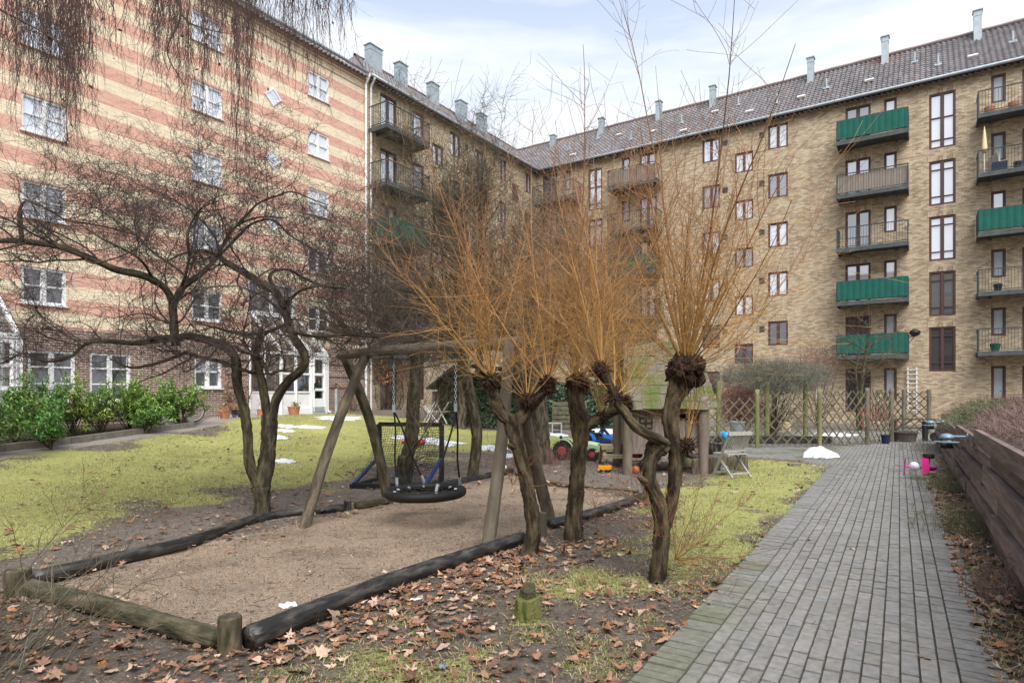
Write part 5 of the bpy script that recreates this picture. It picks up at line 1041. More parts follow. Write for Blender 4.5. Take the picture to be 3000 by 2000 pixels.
# stilted playhouse
Y0 = 12.25; xa, xb = (1848-1500)/F*Y0, (2062-1500)/F*Y0; D = 1.15
T = wthing('playhouse', (xa/2+xb/2, Y0+.5, 0), 'wooden playhouse on posts with mossy green shingle roof behind the willows', 'playhouse')
Wf = MB(); zf, zt = .52, 1.32
def planks(mb, a, b, z0, z1, holes=(), w_=.115, th=.022):
    a = np.asarray(a, float); b = np.asarray(b, float); n = int(np.linalg.norm(b-a)/w_); r = np.random.default_rng(int(abs(a[0]*37)))
    for k in range(n):
        c0 = a+(b-a)*(k+.04)/n; c1 = a+(b-a)*(k+.96)/n; seg = [(z0, z1-r.random()*.01)]
        for (h0, h1, hz0, hz1) in holes:
            if (k+.5)/n > h0 and (k+.5)/n < h1: seg = [(z0, hz0), (hz1, z1)]
        for s0, s1 in seg:
            d = nrm(b-a); nn = np.cross(d, (0, 0, 1)); c = (c0+c1)/2+nn*(k % 2)*.014; mb.box(c+V3(0, 0, (s0+s1)/2), (np.linalg.norm(c1-c0)+.012, th, s1-s0), np.array([d, nn, [0, 0, 1]]))
planks(Wf, (xa, Y0, 0), (xb, Y0, 0), zf, zt, [(.64, .9, 1.05, 1.32)]); planks(Wf, (xa, Y0+D, 0), (xb, Y0+D, 0), zf, zt); planks(Wf, (xb, Y0, 0), (xb, Y0+D, 0), zf, zt); planks(Wf, (xa, Y0, 0), (xa, Y0+D, 0), zf, zt, [(.2, .8, .6, 1.3)]); Wf.build('plank_wall', MT['shed_wood'], T)
mb = MB(); mb.bar((xa-.1, Y0-.06, .46), (xb+.05, Y0-.06, .46), .05, .12); mb.bar((xa-.1, Y0+D+.06, .46), (xb+.05, Y0+D+.06, .46), .05, .12); mb.box(((xa+xb)/2, Y0+D/2, .505), (xb-xa, D, .03)); mb.build('platform', MT['shed_wood'], T)
for x, y, tp, mt in ((xa-.085, Y0-.1, 1.30, 'grey_post'), (xb-.04, Y0-.1, 1.52, 'shed_wood'), (xa-.06, Y0+D+.1, 1.3, 'grey_post'), (xb, Y0+D+.1, 1.4, 'green_wood')):
    mb = MB(); bark_tube(mb, np.array([[x, y, z] for z in np.linspace(-.1, tp, 16)]), np.full(16, .095), 16, .02, 3, 5); mb.build('post', MT[mt], T, smooth=True)
rt = MB(); rz = 2.62; nc = 9; ex0, ex1 = xa-.18, xb+.2
for side in (-1, 1):
    e0 = V3(0, Y0-.22 if side < 0 else Y0+D+.22, 1.27); rd = V3(0, Y0+D/2, rz)
    for k in range(nc):
        f0, f1 = k/nc, (k+1)/nc+.02; p0 = e0+(rd-e0)*f0; p1 = e0+(rd-e0)*min(f1, 1); up = nrm(np.cross(V3(1, 0, 0), (rd-e0)))*side*-1; x = ex0+(.16*f0); xe = ex1-(.16*f0)
        for kk in range(10):
            a_, b_ = x+(xe-x)*kk/10, x+(xe-x)*(kk+1)/10-.004; dz = rng.normal(0, .006); dy = rng.normal(0, .008); L_ = np.linalg.norm(p1-p0); yy = nrm(p1-p0)
            nn_ = np.cross(V3(1, 0, 0), yy); c = V3((a_+b_)/2, 0, 0)+(p0+p1)/2+nn_*(.02 if nn_[2] > 0 else -.02)+V3(0, 0, dz)+yy*dy; rt.box(c, (b_-a_, L_, .016), np.array([V3(1, 0, 0), nrm(yy+nn_*(-.05 if nn_[2] > 0 else .05)), nn_]))
rt.build('shingle_roof', MT['mossy_shingle'], T)
mb = MB()
for y, (xx) in ((0, xa-.02), (1, xb+.02)):
    mb.add([(xx, Y0-.05, zt), (xx, Y0+D+.05, zt), (xx, Y0+D/2, rz-.1)], np.array([0, 1, 2])); mb.bar((xx, Y0-.2, 1.27), (xx, Y0+D/2, rz-.02), .03, .1); mb.bar((xx, Y0+D+.2, 1.27), (xx, Y0+D/2, rz-.02), .03, .1)
mb.build('gable', MT['shed_wood'], T)
wx0, wx1 = (1874-1500)/F*Y0, (1909-1500)/F*Y0; wz0, wz1 = .90, 1.10; mb = MB()
for x in (wx0, (wx0+wx1)/2, wx1): mb.box((x, Y0-.03, (wz0+wz1)/2), (.03, .03, wz1-wz0))
for z in (wz0, (wz0+wz1)/2, wz1): mb.box(((wx0+wx1)/2, Y0-.032, z), (wx1-wx0+.03, .03, .03))
fo = mb.build('window', MT['black'], T); mb = MB(); mb.box(((wx0+wx1)/2, Y0-.018, (wz0+wz1)/2), (wx1-wx0, .01, wz1-wz0)); mb.build('pane', simple('yellowed_pane', (.16, .13, .07), .3), fo)

# log step palisade beside the playhouse
T = wthing('log_palisade', tuple(G(2110, 1390)), 'ring of upright log stumps forming steps behind the folding chair', 'palisade')
for k in range(15):
    px = 2040+k*10.6; g = G(px, 1392-12*math.sin(k/14*1.7)); h = .30+.02*rng.random()
    mb = MB(); bark_tube(mb, np.array([g+V3(0, .1, z) for z in (-.05, .1, .2, h-.015, h)]), np.array([.062, .06, .06, .06, .052]), 12, .04, k, 5); mb.build('log_post', MT['log'], T)
for k in range(8):
    g = G(2062+k*13, 1372); h = .50+.03*rng.random(); mb = MB(); bark_tube(mb, np.array([g+V3(0, .4, z) for z in (-.05, .1, .3, h-.015, h)]), np.array([.08, .08, .078, .075, .066]), 12, .04, k, 5); mb.build('log_post', MT['log_wet'], T)
mb = MB(); g = G(2110, 1380); mb.box(g+V3(0, .33, .26), (1.1, .5, .04)); mb.build('earth_fill', MT['ground'], T)

# folding garden chair, seen from behind
g = G(2150, 1396); T = thing('folding_chair', tuple(g), 'weathered grey wooden folding chair standing on the grass by the log steps', 'chair', rz=math.radians(20))
m_ = MT['bleached_wood']
for sx in (-.24, .24):
    mb = MB(); mb.bar((sx, .30, 0), (sx, -.17, .83), .03, .045); mb.build('back_leg', m_, T)
    mb = MB(); mb.bar((sx*.88, -.22, 0), (sx*.88, .26, .44), .026, .04); mb.build('front_leg', m_, T)
mb = MB(); mb.bar((-.21, -.17, .08), (.21, -.17, .08), .03, .03); mb.bar((-.23, .26, .07), (.23, .26, .07), .03, .03); mb.build('rung', m_, T)
mb = MB()
for k in range(8): mb.box((0, -.10+k*.058, .435), (.44, .045, .016))
for sx in (-.21, .21): mb.box((sx, .10, .42), (.03, .44, .03))
mb.build('seat', m_, T)
mb = MB(); mb.bar((-.27, -.175, .83), (.27, -.175, .83), .03, .07); mb.bar((-.24, -.02, .50), (.24, -.02, .50), .025, .05)
for k in range(11): x = -.20+k*.04; mb.bar((x, -.025, .50), (x, -.168, .81), .018, .012)
mb.build('backrest', m_, T)

def ball(px, py, r, name, label, mat, patches=None, cat='ball', lift=0):
    g = G(px, py)+V3(0, 0, r+lift); T = wthing(name, tuple(g), label, cat); mb = MB(); mb.ball(g, r, 24); mb.build('skin', mat, T, smooth=True)
    if patches is not None:
        mb = MB(); ph = (1+5**.5)/2
        for v in [(0, s, t*ph) for s in (-1, 1) for t in (-1, 1)]+[(s, t*ph, 0) for s in (-1, 1) for t in (-1, 1)]+[(t*ph, 0, s) for s in (-1, 1) for t in (-1, 1)]:
            d = nrm(V3(*v)); d = V3(d[0]*.9-d[2]*.43, d[1], d[2]*.9+d[0]*.43); u = nrm(np.cross(d, (.3, .5, .8))); w_ = np.cross(d, u); q = [g+nrm(d+.36*(u*math.cos(k*1.2566)+w_*math.sin(k*1.2566)))*(r*1.008) for k in range(5)]; mb.add([g+d*r*1.012]+q, np.array([[0, k+1, (k+1) % 5+1] for k in range(5)]))
        mb.build('patches', patches, T)
    return T
ball(2122, 1388, .09, 'football', 'black and white football under the folding chair', MT['white'], MT['black'])
ball(1475, 1380, .07, 'small_football', 'small pale ball with green marks at the far corner of the sand pit', MT['white'], simple('pale_green', (.20, .36, .25), .5))
ball(1861, 1389, .085, 'basketball', 'worn orange basketball against the playhouse post', MT['rubber_ball'])

# toys
g = G(1773, 1384); T = thing('toy_dump_truck', tuple(g), 'small orange toy dump truck on the bare ground', 'toy truck', rz=-.15)
mb = MB(); mb.add([(-.12, -.05, .08), (.12, -.05, .08), (.12, .05, .08), (-.12, .05, .08), (-.07, -.045, .055), (.07, -.045, .055), (.07, .045, .055), (-.07, .045, .055), (-.135, -.06, .135), (.13, -.06, .135), (.13, .06, .135), (-.135, .06, .135)], np.array([[4, 5, 1, 0], [5, 6, 2, 1], [6, 7, 3, 2], [7, 4, 0, 3], [0, 1, 9, 8], [1, 2, 10, 9], [2, 3, 11, 10], [3, 0, 8, 11], [0, 3, 2, 1]])); mb.box((-.10, 0, .07), (.07, .09, .05)); mb.build('tipper', MT['toy_orange'], T)
for x in (-.085, .02, .085):
    mb = MB(); mb.lathe((x, -.07, .034), [(.034, 0), (.034, .14)], 14, ax=(0, 1, 0)); mb.build('wheel', MT['black'], T)
def tractor(px, py, rz, label, body, hubm, sc_, loader=False):
    g = G(px, py); T = thing('pedal_tractor', tuple(g), label, 'toy tractor', 'pedal tractors behind the picnic table', rz); s = sc_
    def wheel(x, y, r, w_):
        mb = MB(); a = np.arange(40)*2*np.pi/40; pr = [(r*.55, -w_/2), (r*.97, -w_/2), (r, -w_/4), (r, w_/4), (r*.97, w_/2), (r*.55, w_/2)]; mb.lathe((x, y, r), pr, 28, ax=(0, 1, 0))
        for q in range(18): an = q/18*6.283; mb.box((x+math.cos(an)*r, y, r+math.sin(an)*r), (.02*s, w_*.95, .03*s), np.array([[math.cos(an), 0, math.sin(an)], [0, 1, 0], [-math.sin(an), 0, math.cos(an)]]))
        wo = mb.build('wheel', MT['black'], T); mb = MB(); mb.lathe((x, y-.0, r), [(.01, -w_/2-.012), (r*.4, -w_/2-.008), (r*.54, -w_/2+.01), (r*.54, w_/2-.01), (r*.4, w_/2+.008), (.01, w_/2+.012)], 18, ax=(0, 1, 0)); mb.build('rim', hubm, wo)
    for y in (-.2*s, .2*s): wheel(-.33*s, y, .20*s, .11*s); wheel(.30*s, y, .13*s, .08*s)
    mb = MB(); K = 9; t = np.linspace(0, 1, K)
    prof = [(.02, .17, .30, .34), (.02, .17, .37, .36), (.10, .165, .40, .36), (.28, .15, .39, .33), (.42, .13, .36, .27), (.44, .11, .33, .22)]
    V = []
    for x, w_, zt_, zb in prof:
        zb = .16
        V += [(x*s, -w_*s*.75, zb*s), (x*s, -w_*s*.8, (zt_-.05)*s), (x*s, -w_*s*.5, zt_*s), (x*s, w_*s*.5, zt_*s), (x*s, w_*s*.8, (zt_-.05)*s), (x*s, w_*s*.75, zb*s)]
    n = len(prof); f = [[k*6+i, k*6+(i+1) % 6, (k+1)*6+(i+1) % 6, (k+1)*6+i] for k in range(n-1) for i in range(6)]; mb.add(V, [np.array(f), np.array([[5, 4, 3, 2, 1, 0]]), np.array([[(n-1)*6+i for i in range(6)]])])
    mb.box((-.16*s, 0, .22*s), (.40*s, .16*s, .10*s)); mb.build('body', body, T)
    for y in (-.2, .2):
        mb = MB(); a = np.linspace(.25, 2.7, 10); P = np.array([[-.33*s+math.cos(q)*.235*s, y*s, .20*s+math.sin(q)*.235*s] for q in a]); V = np.concatenate([P+V3(0, -.065*s, 0), P+V3(0, .065*s, 0), P+V3(0, -.065*s, .014), P+V3(0, .065*s, .014)]); i = np.arange(9); mb.add(V, [np.stack([i, i+1, i+11, i+10], 1), np.stack([i+20, i+21, i+31, i+30], 1), np.stack([i, i+1, i+21, i+20], 1), np.stack([i+10, i+11, i+31, i+30], 1)]); mb.build('mudguard', body, T)
    mb = MB(); mb.box((-.26*s, 0, .30*s), (.20*s, .2*s, .04*s)); mb.bar((-.35*s, 0, .30*s), (-.40*s, 0, .50*s), .17*s, .03*s, up=(1, 0, 0)); mb.build('seat', MT['black'], T)
    mb = MB(); mb.tubes(np.array([[.0, 0, .34*s], [-.06*s, 0, .48*s]]), .012*s, 8); a = np.linspace(0, 6.283, 17); mb.tubes(np.array([[-.06*s+math.cos(q)*.04*s, math.sin(q)*.085*s, .49*s+math.cos(q)*.055*s] for q in a]), .012*s, 6); mb.build('steering_wheel', MT['black'], T)
    if loader:
        mb = MB()
        for y in (-.19, .19): mb.bar((.02*s, y*s, .36*s), (.40*s, y*s, .30*s), .03*s, .05*s); mb.bar((.40*s, y*s, .30*s), (.55*s, y*s, .12*s), .03*s, .05*s)
        mb.add([(.52*s, -.24*s, .04*s), (.72*s, -.24*s, .04*s), (.54*s, -.24*s, .24*s), (.52*s, .24*s, .04*s), (.72*s, .24*s, .04*s), (.54*s, .24*s, .24*s)], [np.array([[0, 1, 4, 3], [0, 2, 5, 3]]), np.array([[0, 1, 2], [3, 4, 5]])]); mb.build('loader', MT['steel_dark'], T)
tractor(1697, 1346, -.25, 'pale green pedal tractor with red rims between two willow trunks', MT['toy_green'], simple('dull_red', (.30, .04, .05), .5), 1.12)
tractor(1768, 1322, -.9, 'bright blue pedal tractor with black front loader behind the picnic table', MT['blue_plastic'], MT['zinc'], 1.1, True)
g = G(1795, 1362); T = thing('picnic_table', tuple(g), 'small pale picnic table with attached bench left of the playhouse', 'table', rz=.05)
mb = MB(); 
for k in range(4): mb.box((.02, -.18+k*.12, .44), (.62, .11, .028))
mb.box((.02, -.23, .40), (.62, .025, .08)); mb.build('tabletop', MT['pine_wood'], T)
for y in (-.44, .44):
    mb = MB(); mb.box((.0, y, .26), (.62, .13, .028)); mb.box((0, y-.05*np.sign(y)*-1, .225), (.60, .025, .05)); mb.build('bench', MT['pine_wood'], T)
for x in (-.22, .26):
    for sg in (-1, 1): mb = MB(); mb.bar((x, sg*.38, 0), (x, sg*.10, .42), .03, .07, up=(1, 0, 0)); mb.build('leg', MT['pine_wood'], T)
    mb = MB(); mb.bar((x+.03, -.48, .23), (x+.03, .48, .23), .03, .06); mb.build('crosspiece', MT['pine_wood'], T)
g = G(1872, 1372); T = thing('ride_on_toy', tuple(g+V3(0, .25, 0)), 'red plastic tub seat on a thin black frame under the playhouse', 'toy')
mb = MB(); mb.lathe((0, 0, .20), [(.06, 0), (.11, .01), (.14, .10), (.15, .11), (.13, .10), (.09, .02)], 18); mb.build('tub', MT['red_plastic'], T, smooth=True)
mb = MB()
for a_, b_ in (((-.2, -.1, .2), (-.1, -.1, 0)), ((-.12, -.1, .14), (.22, -.1, .16)), ((.18, -.1, .2), (.05, -.1, 0)), ((-.2, .1, .2), (-.1, .1, 0)), ((.18, .1, .2), (.05, .1, 0))): mb.tubes(np.array([a_, b_]), .010, 6)
mb.build('frame', MT['black'], T)
g = G(2128, 1318); T = thing('watering_can', tuple(g+V3(0, .0, .30)), 'bright blue plastic watering can on the log steps behind the chair', 'watering can')
mb = MB(); mb.lathe((0, 0, 0), [(.10, 0), (.11, .08), (.10, .17), (.06, .20), (.05, .2)], 18); mb.build('body', MT['sky_plastic'], T, smooth=True)
mb = MB(); mb.tubes(np.array([[.09, 0, .05], [.2, 0, .12], [.26, 0, .19]]), np.array([.025, .018, .015]), 8, cap=True); mb.lathe((.26, 0, .19), [(.015, 0), (.04, .03)], 10, ax=(.6, 0, .5)); mb.build('spout', MT['sky_plastic'], T)
mb = MB(); a = np.linspace(-.3, 2.6, 12); mb.tubes(np.array([[-.08+math.cos(q+1)*.09, 0, .12+math.sin(q+.6)*.08] for q in a]), .012, 8); mb.build('handle', MT['sky_plastic'], T)
g = G(1212, 1303); T = thing('flower_float', tuple(g), 'bright red inflatable flower lying on the lawn behind the goal', 'inflatable')
mb = MB()
for k in range(6): a_ = k/6*6.283; mb.ball((math.cos(a_)*.2, math.sin(a_)*.2, .07), .13, 14, (1, 1, .55))
mb.build('petals', MT['red_plastic'], T, smooth=True); mb = MB(); mb.ball((0, 0, .09), .1, 14, (1, 1, .6)); mb.build('flower_centre', MT['toy_orange'], T, smooth=True)
# fallen tricycle
c = G(2722, 1402); T = wthing('tricycle', tuple(c), 'pink child tricycle tipped on its side by the path edge', 'tricycle'); Yt = 11.45
def tp(px, py, dy=0.): return at(px, py, Yt+dy)
mb = MB(); mb.tubes(np.array([tp(2652, 1366), tp(2700, 1369), tp(2738, 1371)]), .017, 10, cap=True); mb.tubes(np.array([tp(2722, 1338, .05), tp(2722, 1370, .02), tp(2722, 1395)]), .014, 10, cap=True); mb.build('frame', MT['pink_plastic'], T, smooth=True)
mb = MB(); mb.tubes(np.array([tp(2653, 1342), tp(2650, 1366), tp(2648, 1392)]), .012, 8, cap=True); mb.build('handlebar', MT['purple_plastic'], T); 
mb = MB(); mb.ball(tp(2678, 1366, -.01), .088, 18, (1, 1, 1)); mb.build('seat', MT['lilac'], T, smooth=True)
mb = MB(); mb.add([tp(2700, 1338, -.08), tp(2722, 1345, -.08), tp(2722, 1385, -.08), tp(2702, 1390, -.08), tp(2706, 1342, .12), tp(2720, 1348, .12), tp(2720, 1382, .12), tp(2707, 1386, .12)], np.array([[0, 1, 2, 3], [4, 5, 6, 7], [0, 1, 5, 4], [1, 2, 6, 5], [2, 3, 7, 6], [3, 0, 4, 7]])); mb.build('basket', MT['pink_plastic'], T)
for (px, py, ax_, r_) in ((2720, 1335, (0, 0, 1), .09), (2724, 1392, (0, .0, 1), .09)):
    mb = MB(); mb.lathe(tp(px, py, .02), [(.03, -.038), (r_, -.04), (r_+.005, 0), (r_, .04), (.03, .038)], 22, ax=ax_); mb.build('wheel', MT['black'], T)
mb = MB(); mb.lathe(tp(2735, 1371, 0), [(.03, -.02), (.075, -.02), (.08, 0), (.075, .02), (.03, .02)], 20, ax=(0, .5, .85)); mb.build('front_wheel', MT['purple_plastic'], T)

# plank wall along the path, lamps, soil behind
WA = V3(3.92, 4.76, 0); WU = nrm(V3(.536, .844, 0)); WN = V3(-.844, .536, 0)
T = wthing('plank_retaining_wall', tuple(WA+WU*4), 'purple brown wall of stacked stained planks along the right of the path', 'wall'); nb = 6
for k in range(nb):
    mb = MB(); z0 = k*.148; t = -4.2; r = np.random.default_rng(k+3); t -= r.random()*1.5
    while t < 16.6:
        L_ = min(2.9+r.random()*1.4, 16.7-t); tm = t+L_/2; top = 1.195-.0245*tm; hh = top/nb; off = (.045 if k % 2 else 0.)+r.normal(0, .006)
        mb.box(WA+WU*tm+WN*(off-.03)+V3(0, 0, (k+.5)*hh-.01), (L_-.008, .06, hh-.024), np.array([WU, nrm(WN+V3(0, 0, .05)), nrm(V3(0, 0, 1)-WN*.05)]), V3(1, .97, .95)*(.8+.8*r.random())); t += L_
    mb.build('plank', MT['plank'], T)
mb = MB()
for t in np.arange(-4, 17, 2.1): mb.box(WA+WU*t-WN*.10+V3(0, 0, .5), (.1, .1, 1.0), np.array([WU, WN, [0, 0, 1]]), (.8, .8, .8))
mb.build('post', MT['plank'], T)
mb = MB(); q = []
n = 60; tt = np.linspace(-5, 17, n); dd = np.array([.06, .4, 1, 2, 3.5, 6]); V = np.array([WA+WU*t-WN*d+V3(0, 0, 1.08-.0245*t+.06*min(d, 1)+.05*(vn(np.array([t]), np.array([d]), .9)[0]-.5)) for t in tt for d in dd]); i = (np.arange(n-1)*6)[:, None]; j = np.arange(5)[None]
m2 = simple('bank_soil', (.05, .038, .03), .95, col2=(.12, .09, .07), scale=9, bump=.03, bscale=25); mb.add(V, np.stack([i+j, i+j+1, i+7+j, i+6+j], -1).reshape(-1, 4)); mb.quad(V[n*6-6]-V3(0, 0, 1.2), V[n*6-1]-V3(0, 0, 1.2), V[n*6-1], V[n*6-6]); tag(mb.build('raised_bank', m2), kind='structure')
def lamp(t, z, label):
    T = wthing('wall_lamp', tuple(WA+WU*t+V3(0, 0, z)), label, 'lamp', 'path lamps on the plank wall'); b = WA+WU*t+WN*.03+V3(0, 0, z); o = b+WN*.26
    mb = MB(); mb.lathe(b-WN*.01, [(.05, 0), (.052, .04), (.03, .05)], 16, ax=WN); mb.tubes(np.array([b, o]), .016, 10); mb.build('bracket', MT['sky_blue_metal'], T, smooth=False)
    mb = MB(); mb.lathe(o, [(.085, -.03), (.085, -.01), (.07, .02), (.04, .035), (.005, .04)], 22); mb.build('cap', MT['sky_blue_metal'], T, smooth=True)
    mb = MB(); mb.lathe(o-V3(0, 0, .13), [(.06, 0), (.062, .10)], 20); mb.build('glass', MT['lamp_glass'], T, smooth=True)
    mb = MB(); mb.lathe(o-V3(0, 0, .075), [(.075, 0), (.155, -.006), (.155, 0), (.075, .008)], 26); mb.build('shade_ring', MT['sky_blue_metal'], T)
    mb = MB(); mb.lathe(o-V3(0, 0, .17), [(.05, 0), (.078, .01), (.078, .035), (.06, .04)], 20)
    for k in range(6): a_ = k/6*6.283; mb.tubes(np.array([o+V3(math.cos(a_)*.072, math.sin(a_)*.072, -.14), o+V3(math.cos(a_)*.072, math.sin(a_)*.072, -.03)]), .004, 5)
    mb.build('cage', MT['black'], T)
lamp(4.45, .99, 'nearer pale blue metal lamp on the plank wall'); lamp(11.6, .90, 'farther pale blue metal lamp near the end of the plank wall')

# lattice fence
fp = [(2073, 17.6, 1.5), (2218, 17.9, 1.68), (2401, 18.05, 1.70), (2541, 18.9, 1.74), (2612, 20.1, 1.74)]
fpt = [V3((p-1500)/F*y, y, 0) for p, y, h in fp]
T = wthing('lattice_fence', tuple(fpt[2]), 'diamond lattice fence of thin crossed strips between round greenish posts', 'fence')
for (p, y, h), q, mt in zip(fp, fpt, ('green_wood', 'green_wood', 'olive_post', 'grey_post', 'grey_post')):
    mb = MB(); bark_tube(mb, np.array([q+V3(0, 0, z) for z in np.linspace(-.1, h, 14)]), np.full(14, .072 if p == 2612 else .062), 16, .02, 4, 4); mb.build('post', MT[mt], T, smooth=True)
def lattice(T, a, b, h0, h1, step=.335):
    L_ = np.linalg.norm(b-a); d = (b-a)/L_; H_ = h1-h0; n = np.cross(d, (0, 0, 1)); mb = MB()
    for sg in (1, -1):
        for k in np.arange(-H_, L_+.01, step):
            s0, z0, s1, z1 = (k, 0, k+H_, H_) if sg == 1 else (k, H_, k+H_, 0)
            if s0 < .04: z0 += (.04-s0)*sg; s0 = .04
            if s1 > L_-.04: z1 -= (s1-(L_-.04))*sg; s1 = L_-.04
            if s1-s0 > .05: mb.bar(a+d*s0+V3(0, 0, h0+z0)+n*.012*sg, a+d*s1+V3(0, 0, h0+z1)+n*.012*sg, .018, .036)
    mb.build('lattice_panel', MT['lattice_wood'], T)
for k in range(4): lattice(T, fpt[k], fpt[k+1], .06, min(fp[k][2], fp[k+1][2])-.06)
T = wthing('lattice_fence', (15.6, 25.5, 0), 'second short lattice fence behind the metal gate', 'fence'); qa, qb = at(2648, 1150, 24.5), at(2722, 1150, 23.8); qa[2] = qb[2] = 0; qc = at(2560, 1150, 26); qc[2] = 0
for q in (qa, qb): mb = MB(); mb.tubes(np.array([q-V3(0, 0, .1), q+V3(0, 0, 1.72)]), .075, 14, cap=True); mb.build('post', MT['grey_post'], T)
lattice(T, qa, qb, .05, 1.65); lattice(T, qc, qa, .05, 1.6)
T = wthing('metal_gate', tuple(at(2680, 1300, 20.3)*V3(1, 1, 0)), 'low dark metal gate with two rails beyond the half barrel', 'gate'); a_, b_ = at(2620, 1150, 20.5), at(2748, 1150, 20.2); 
for z in (.72, .44): mb = MB(); mb.bar(V3(a_[0], a_[1], z), V3(b_[0], b_[1], z), .05, .05); mb.build('rail', simple('green_grey_steel', (.06, .075, .06), .5), T)
mb = MB(); mb.bar(V3(a_[0]+.15, a_[1], .42), V3(a_[0]+.6, a_[1], .70), .03, .03); mb.build('brace', MT['steel_dark'], T); mb = MB(); mb.bar(V3(b_[0]-.15, b_[1], .42), V3(b_[0]-.5, b_[1], .70), .03, .03); mb.build('brace', MT['steel_dark'], T)
mb = MB(); mb.box(V3(b_[0]-.42, b_[1], .32), (.12, .12, .66)); mb.build('gate_post', MT['black'], T)
mb = MB(); mb.lathe(V3(b_[0]-.12, b_[1]-.05, .16), [(.04, -.04), (.15, -.05), (.16, 0), (.15, .05), (.04, .04)], 20, ax=(.3, 1, 0)); mb.build('wheel', MT['black'], T)
def tub(px, py, r, h, label, mat, taper=.85, name='planter', soil=True, plant=None, group=None, depth=None):
    g = G(px, py) if depth is None else at(px, py, depth); T = wthing(name, tuple(g), label, 'planter' if name != 'flower_pot' else 'pot', group)
    mb = MB(); mb.lathe(g, [(r*taper, 0), (r, h*.86), (r*1.06, h*.87), (r*1.06, h), (r*.92, h), (r*.9, h*.88)], 24); 
    mb.build('pot_body' if name == 'flower_pot' else 'tub', MT[mat], T, smooth=False); mb = MB(); mb.lathe(g+V3(0, 0, h*.86), [(.01, 0), (r*.9, .0)], 18); mb.build('soil', m2, T)
    if plant:
        kind, n, L_, col = plant; r_ = np.random.default_rng(int(px)); c = g+V3(0, 0, h*.86); P, R = sprout(np.array([[c-V3(r*.5, 0, 0), c+V3(r*.5, 0, .01)]]), np.array([[.004, .004]]), n, (L_*.5, L_), (.9, 1.9), .10, .12, 8, (0, 1), .005, 1, r_); mb = MB(); mb.tubes(P, R, 4, np.array([.14, .10, .06])); 
        q = P[:, 2:].reshape(-1, 3); q = q[r_.choice(len(q), n*9)]; 
        for p in q: a1_ = nrm(r_.normal(size=3)); a2_ = nrm(np.cross(a1_, r_.normal(size=3))); s = .02+.03*r_.random(); mb.add([p, p+a1_*s+a2_*s*.4, p+a1_*s*2, p+a1_*s-a2_*s*.4], np.array([0, 1, 2, 3]), np.array(col)*(.6+.8*r_.random()))
        mb.build('plant', MT['laurel'], T)
    return T
tub(2650, 1294, .37, .34, 'dark wooden half barrel planter beside the last fence post', 'barrel', .8); tub(2595, 1300, .13, .28, 'dark blue glazed pot behind the lattice fence', 'dark_blue', .8, 'flower_pot')
tub(861, 1215, .22, .32, 'big terracotta pot with pale green plant before the porch door', 'terracotta', .78, 'flower_pot', plant=('leafy', 26, .32, (.25, .28, .10)))
tub(658, 1226, .16, .27, 'terracotta pot with dried brown flower heads by the dark brick wall', 'terracotta', .75, 'flower_pot', plant=('dry', 22, .5, (.36, .19, .08)))
tub(694, 1222, .17, .26, 'black blue pot with dried plant beside the left stem of the gnarled tree', 'dark_blue', .8, 'flower_pot', plant=('dry', 20, .45, (.30, .19, .09)))
tub(764, 1219, .13, .25, 'slim terracotta pot partly behind the grey middle stem', 'terracotta', .8, 'flower_pot', plant=('dry', 10, .4, (.30, .12, .08)))
# grey post, white cylinder
g = G(985, 1212); mb = MB(); mb.tubes(np.array([g-V3(0, 0, .1), g+V3(0, 0, .98)]), .055, 14, cap=True); tag(mb.build('bollard', MT['zinc']), 'thin grey metal bollard at the end of the lawn near the porch', 'bollard')
g = G(498, 1245); T = wthing('ash_bin', tuple(g), 'white cylindrical bin at the end of the laurel bed', 'bin'); mb = MB(); mb.lathe(g, [(.11, 0), (.115, .62)], 22); mb.build('bin_body', MT['white'], T, smooth=False); mb = MB(); mb.lathe(g+V3(0, 0, .62), [(.125, 0), (.125, .04), (.10, .07)], 22); mb.build('lid', MT['zinc'], T)
# bicycle along the facade
g = G(592, 1235)
T = thing('bicycle', tuple(g+V3(-.10, -.3, 0)), 'white and dark city bicycle parked behind the right end of the laurels', 'bicycle', rz=math.atan2(.8322, .5546)+math.pi)
def bw(x):
    mb = MB(); a = np.linspace(0, 2*np.pi, 37); mb.tubes(np.array([[x+math.cos(q)*.33, 0, .34+math.sin(q)*.33] for q in a]), .017, 8); wo = mb.build('wheel', MT['black'], T, smooth=True)
    mb = MB(); mb.tubes(np.array([[x+math.cos(q)*.305, 0, .34+math.sin(q)*.305] for q in a]), .012, 6)
    for q in np.arange(0, 6.28, 6.283/24): mb.tubes(np.array([[x, 0, .34], [x+math.cos(q)*.3, 0, .34+math.sin(q)*.3]]), .0016, 3)
    mb.build('rim', MT['zinc'], wo, smooth=True); mb = MB(); b_ = np.linspace(.3, 2.9, 14); V = [[x+math.cos(q)*.37, sy*.025, .34+math.sin(q)*.37] for q in b_ for sy in (-1, 1)]; i = np.arange(13)*2; mb.add(V, np.stack([i, i+1, i+3, i+2], 1)); mb.build('mudguard', MT['white'], T)
bw(0); bw(1.08); mb = MB(); q = lambda *a: np.array(a, float)
for a_, b_ in ((q(0, 0, .34), q(.42, 0, .30)), (q(.42, 0, .30), q(.30, 0, .82)), (q(0, 0, .34), q(.32, 0, .72)), (q(.42, 0, .30), q(.92, 0, .72)), (q(.32, 0, .74), q(.90, 0, .80)), (q(.90, 0, .95), q(1.08, 0, .34))): mb.tubes(np.array([a_, b_]), .018, 8, cap=True)
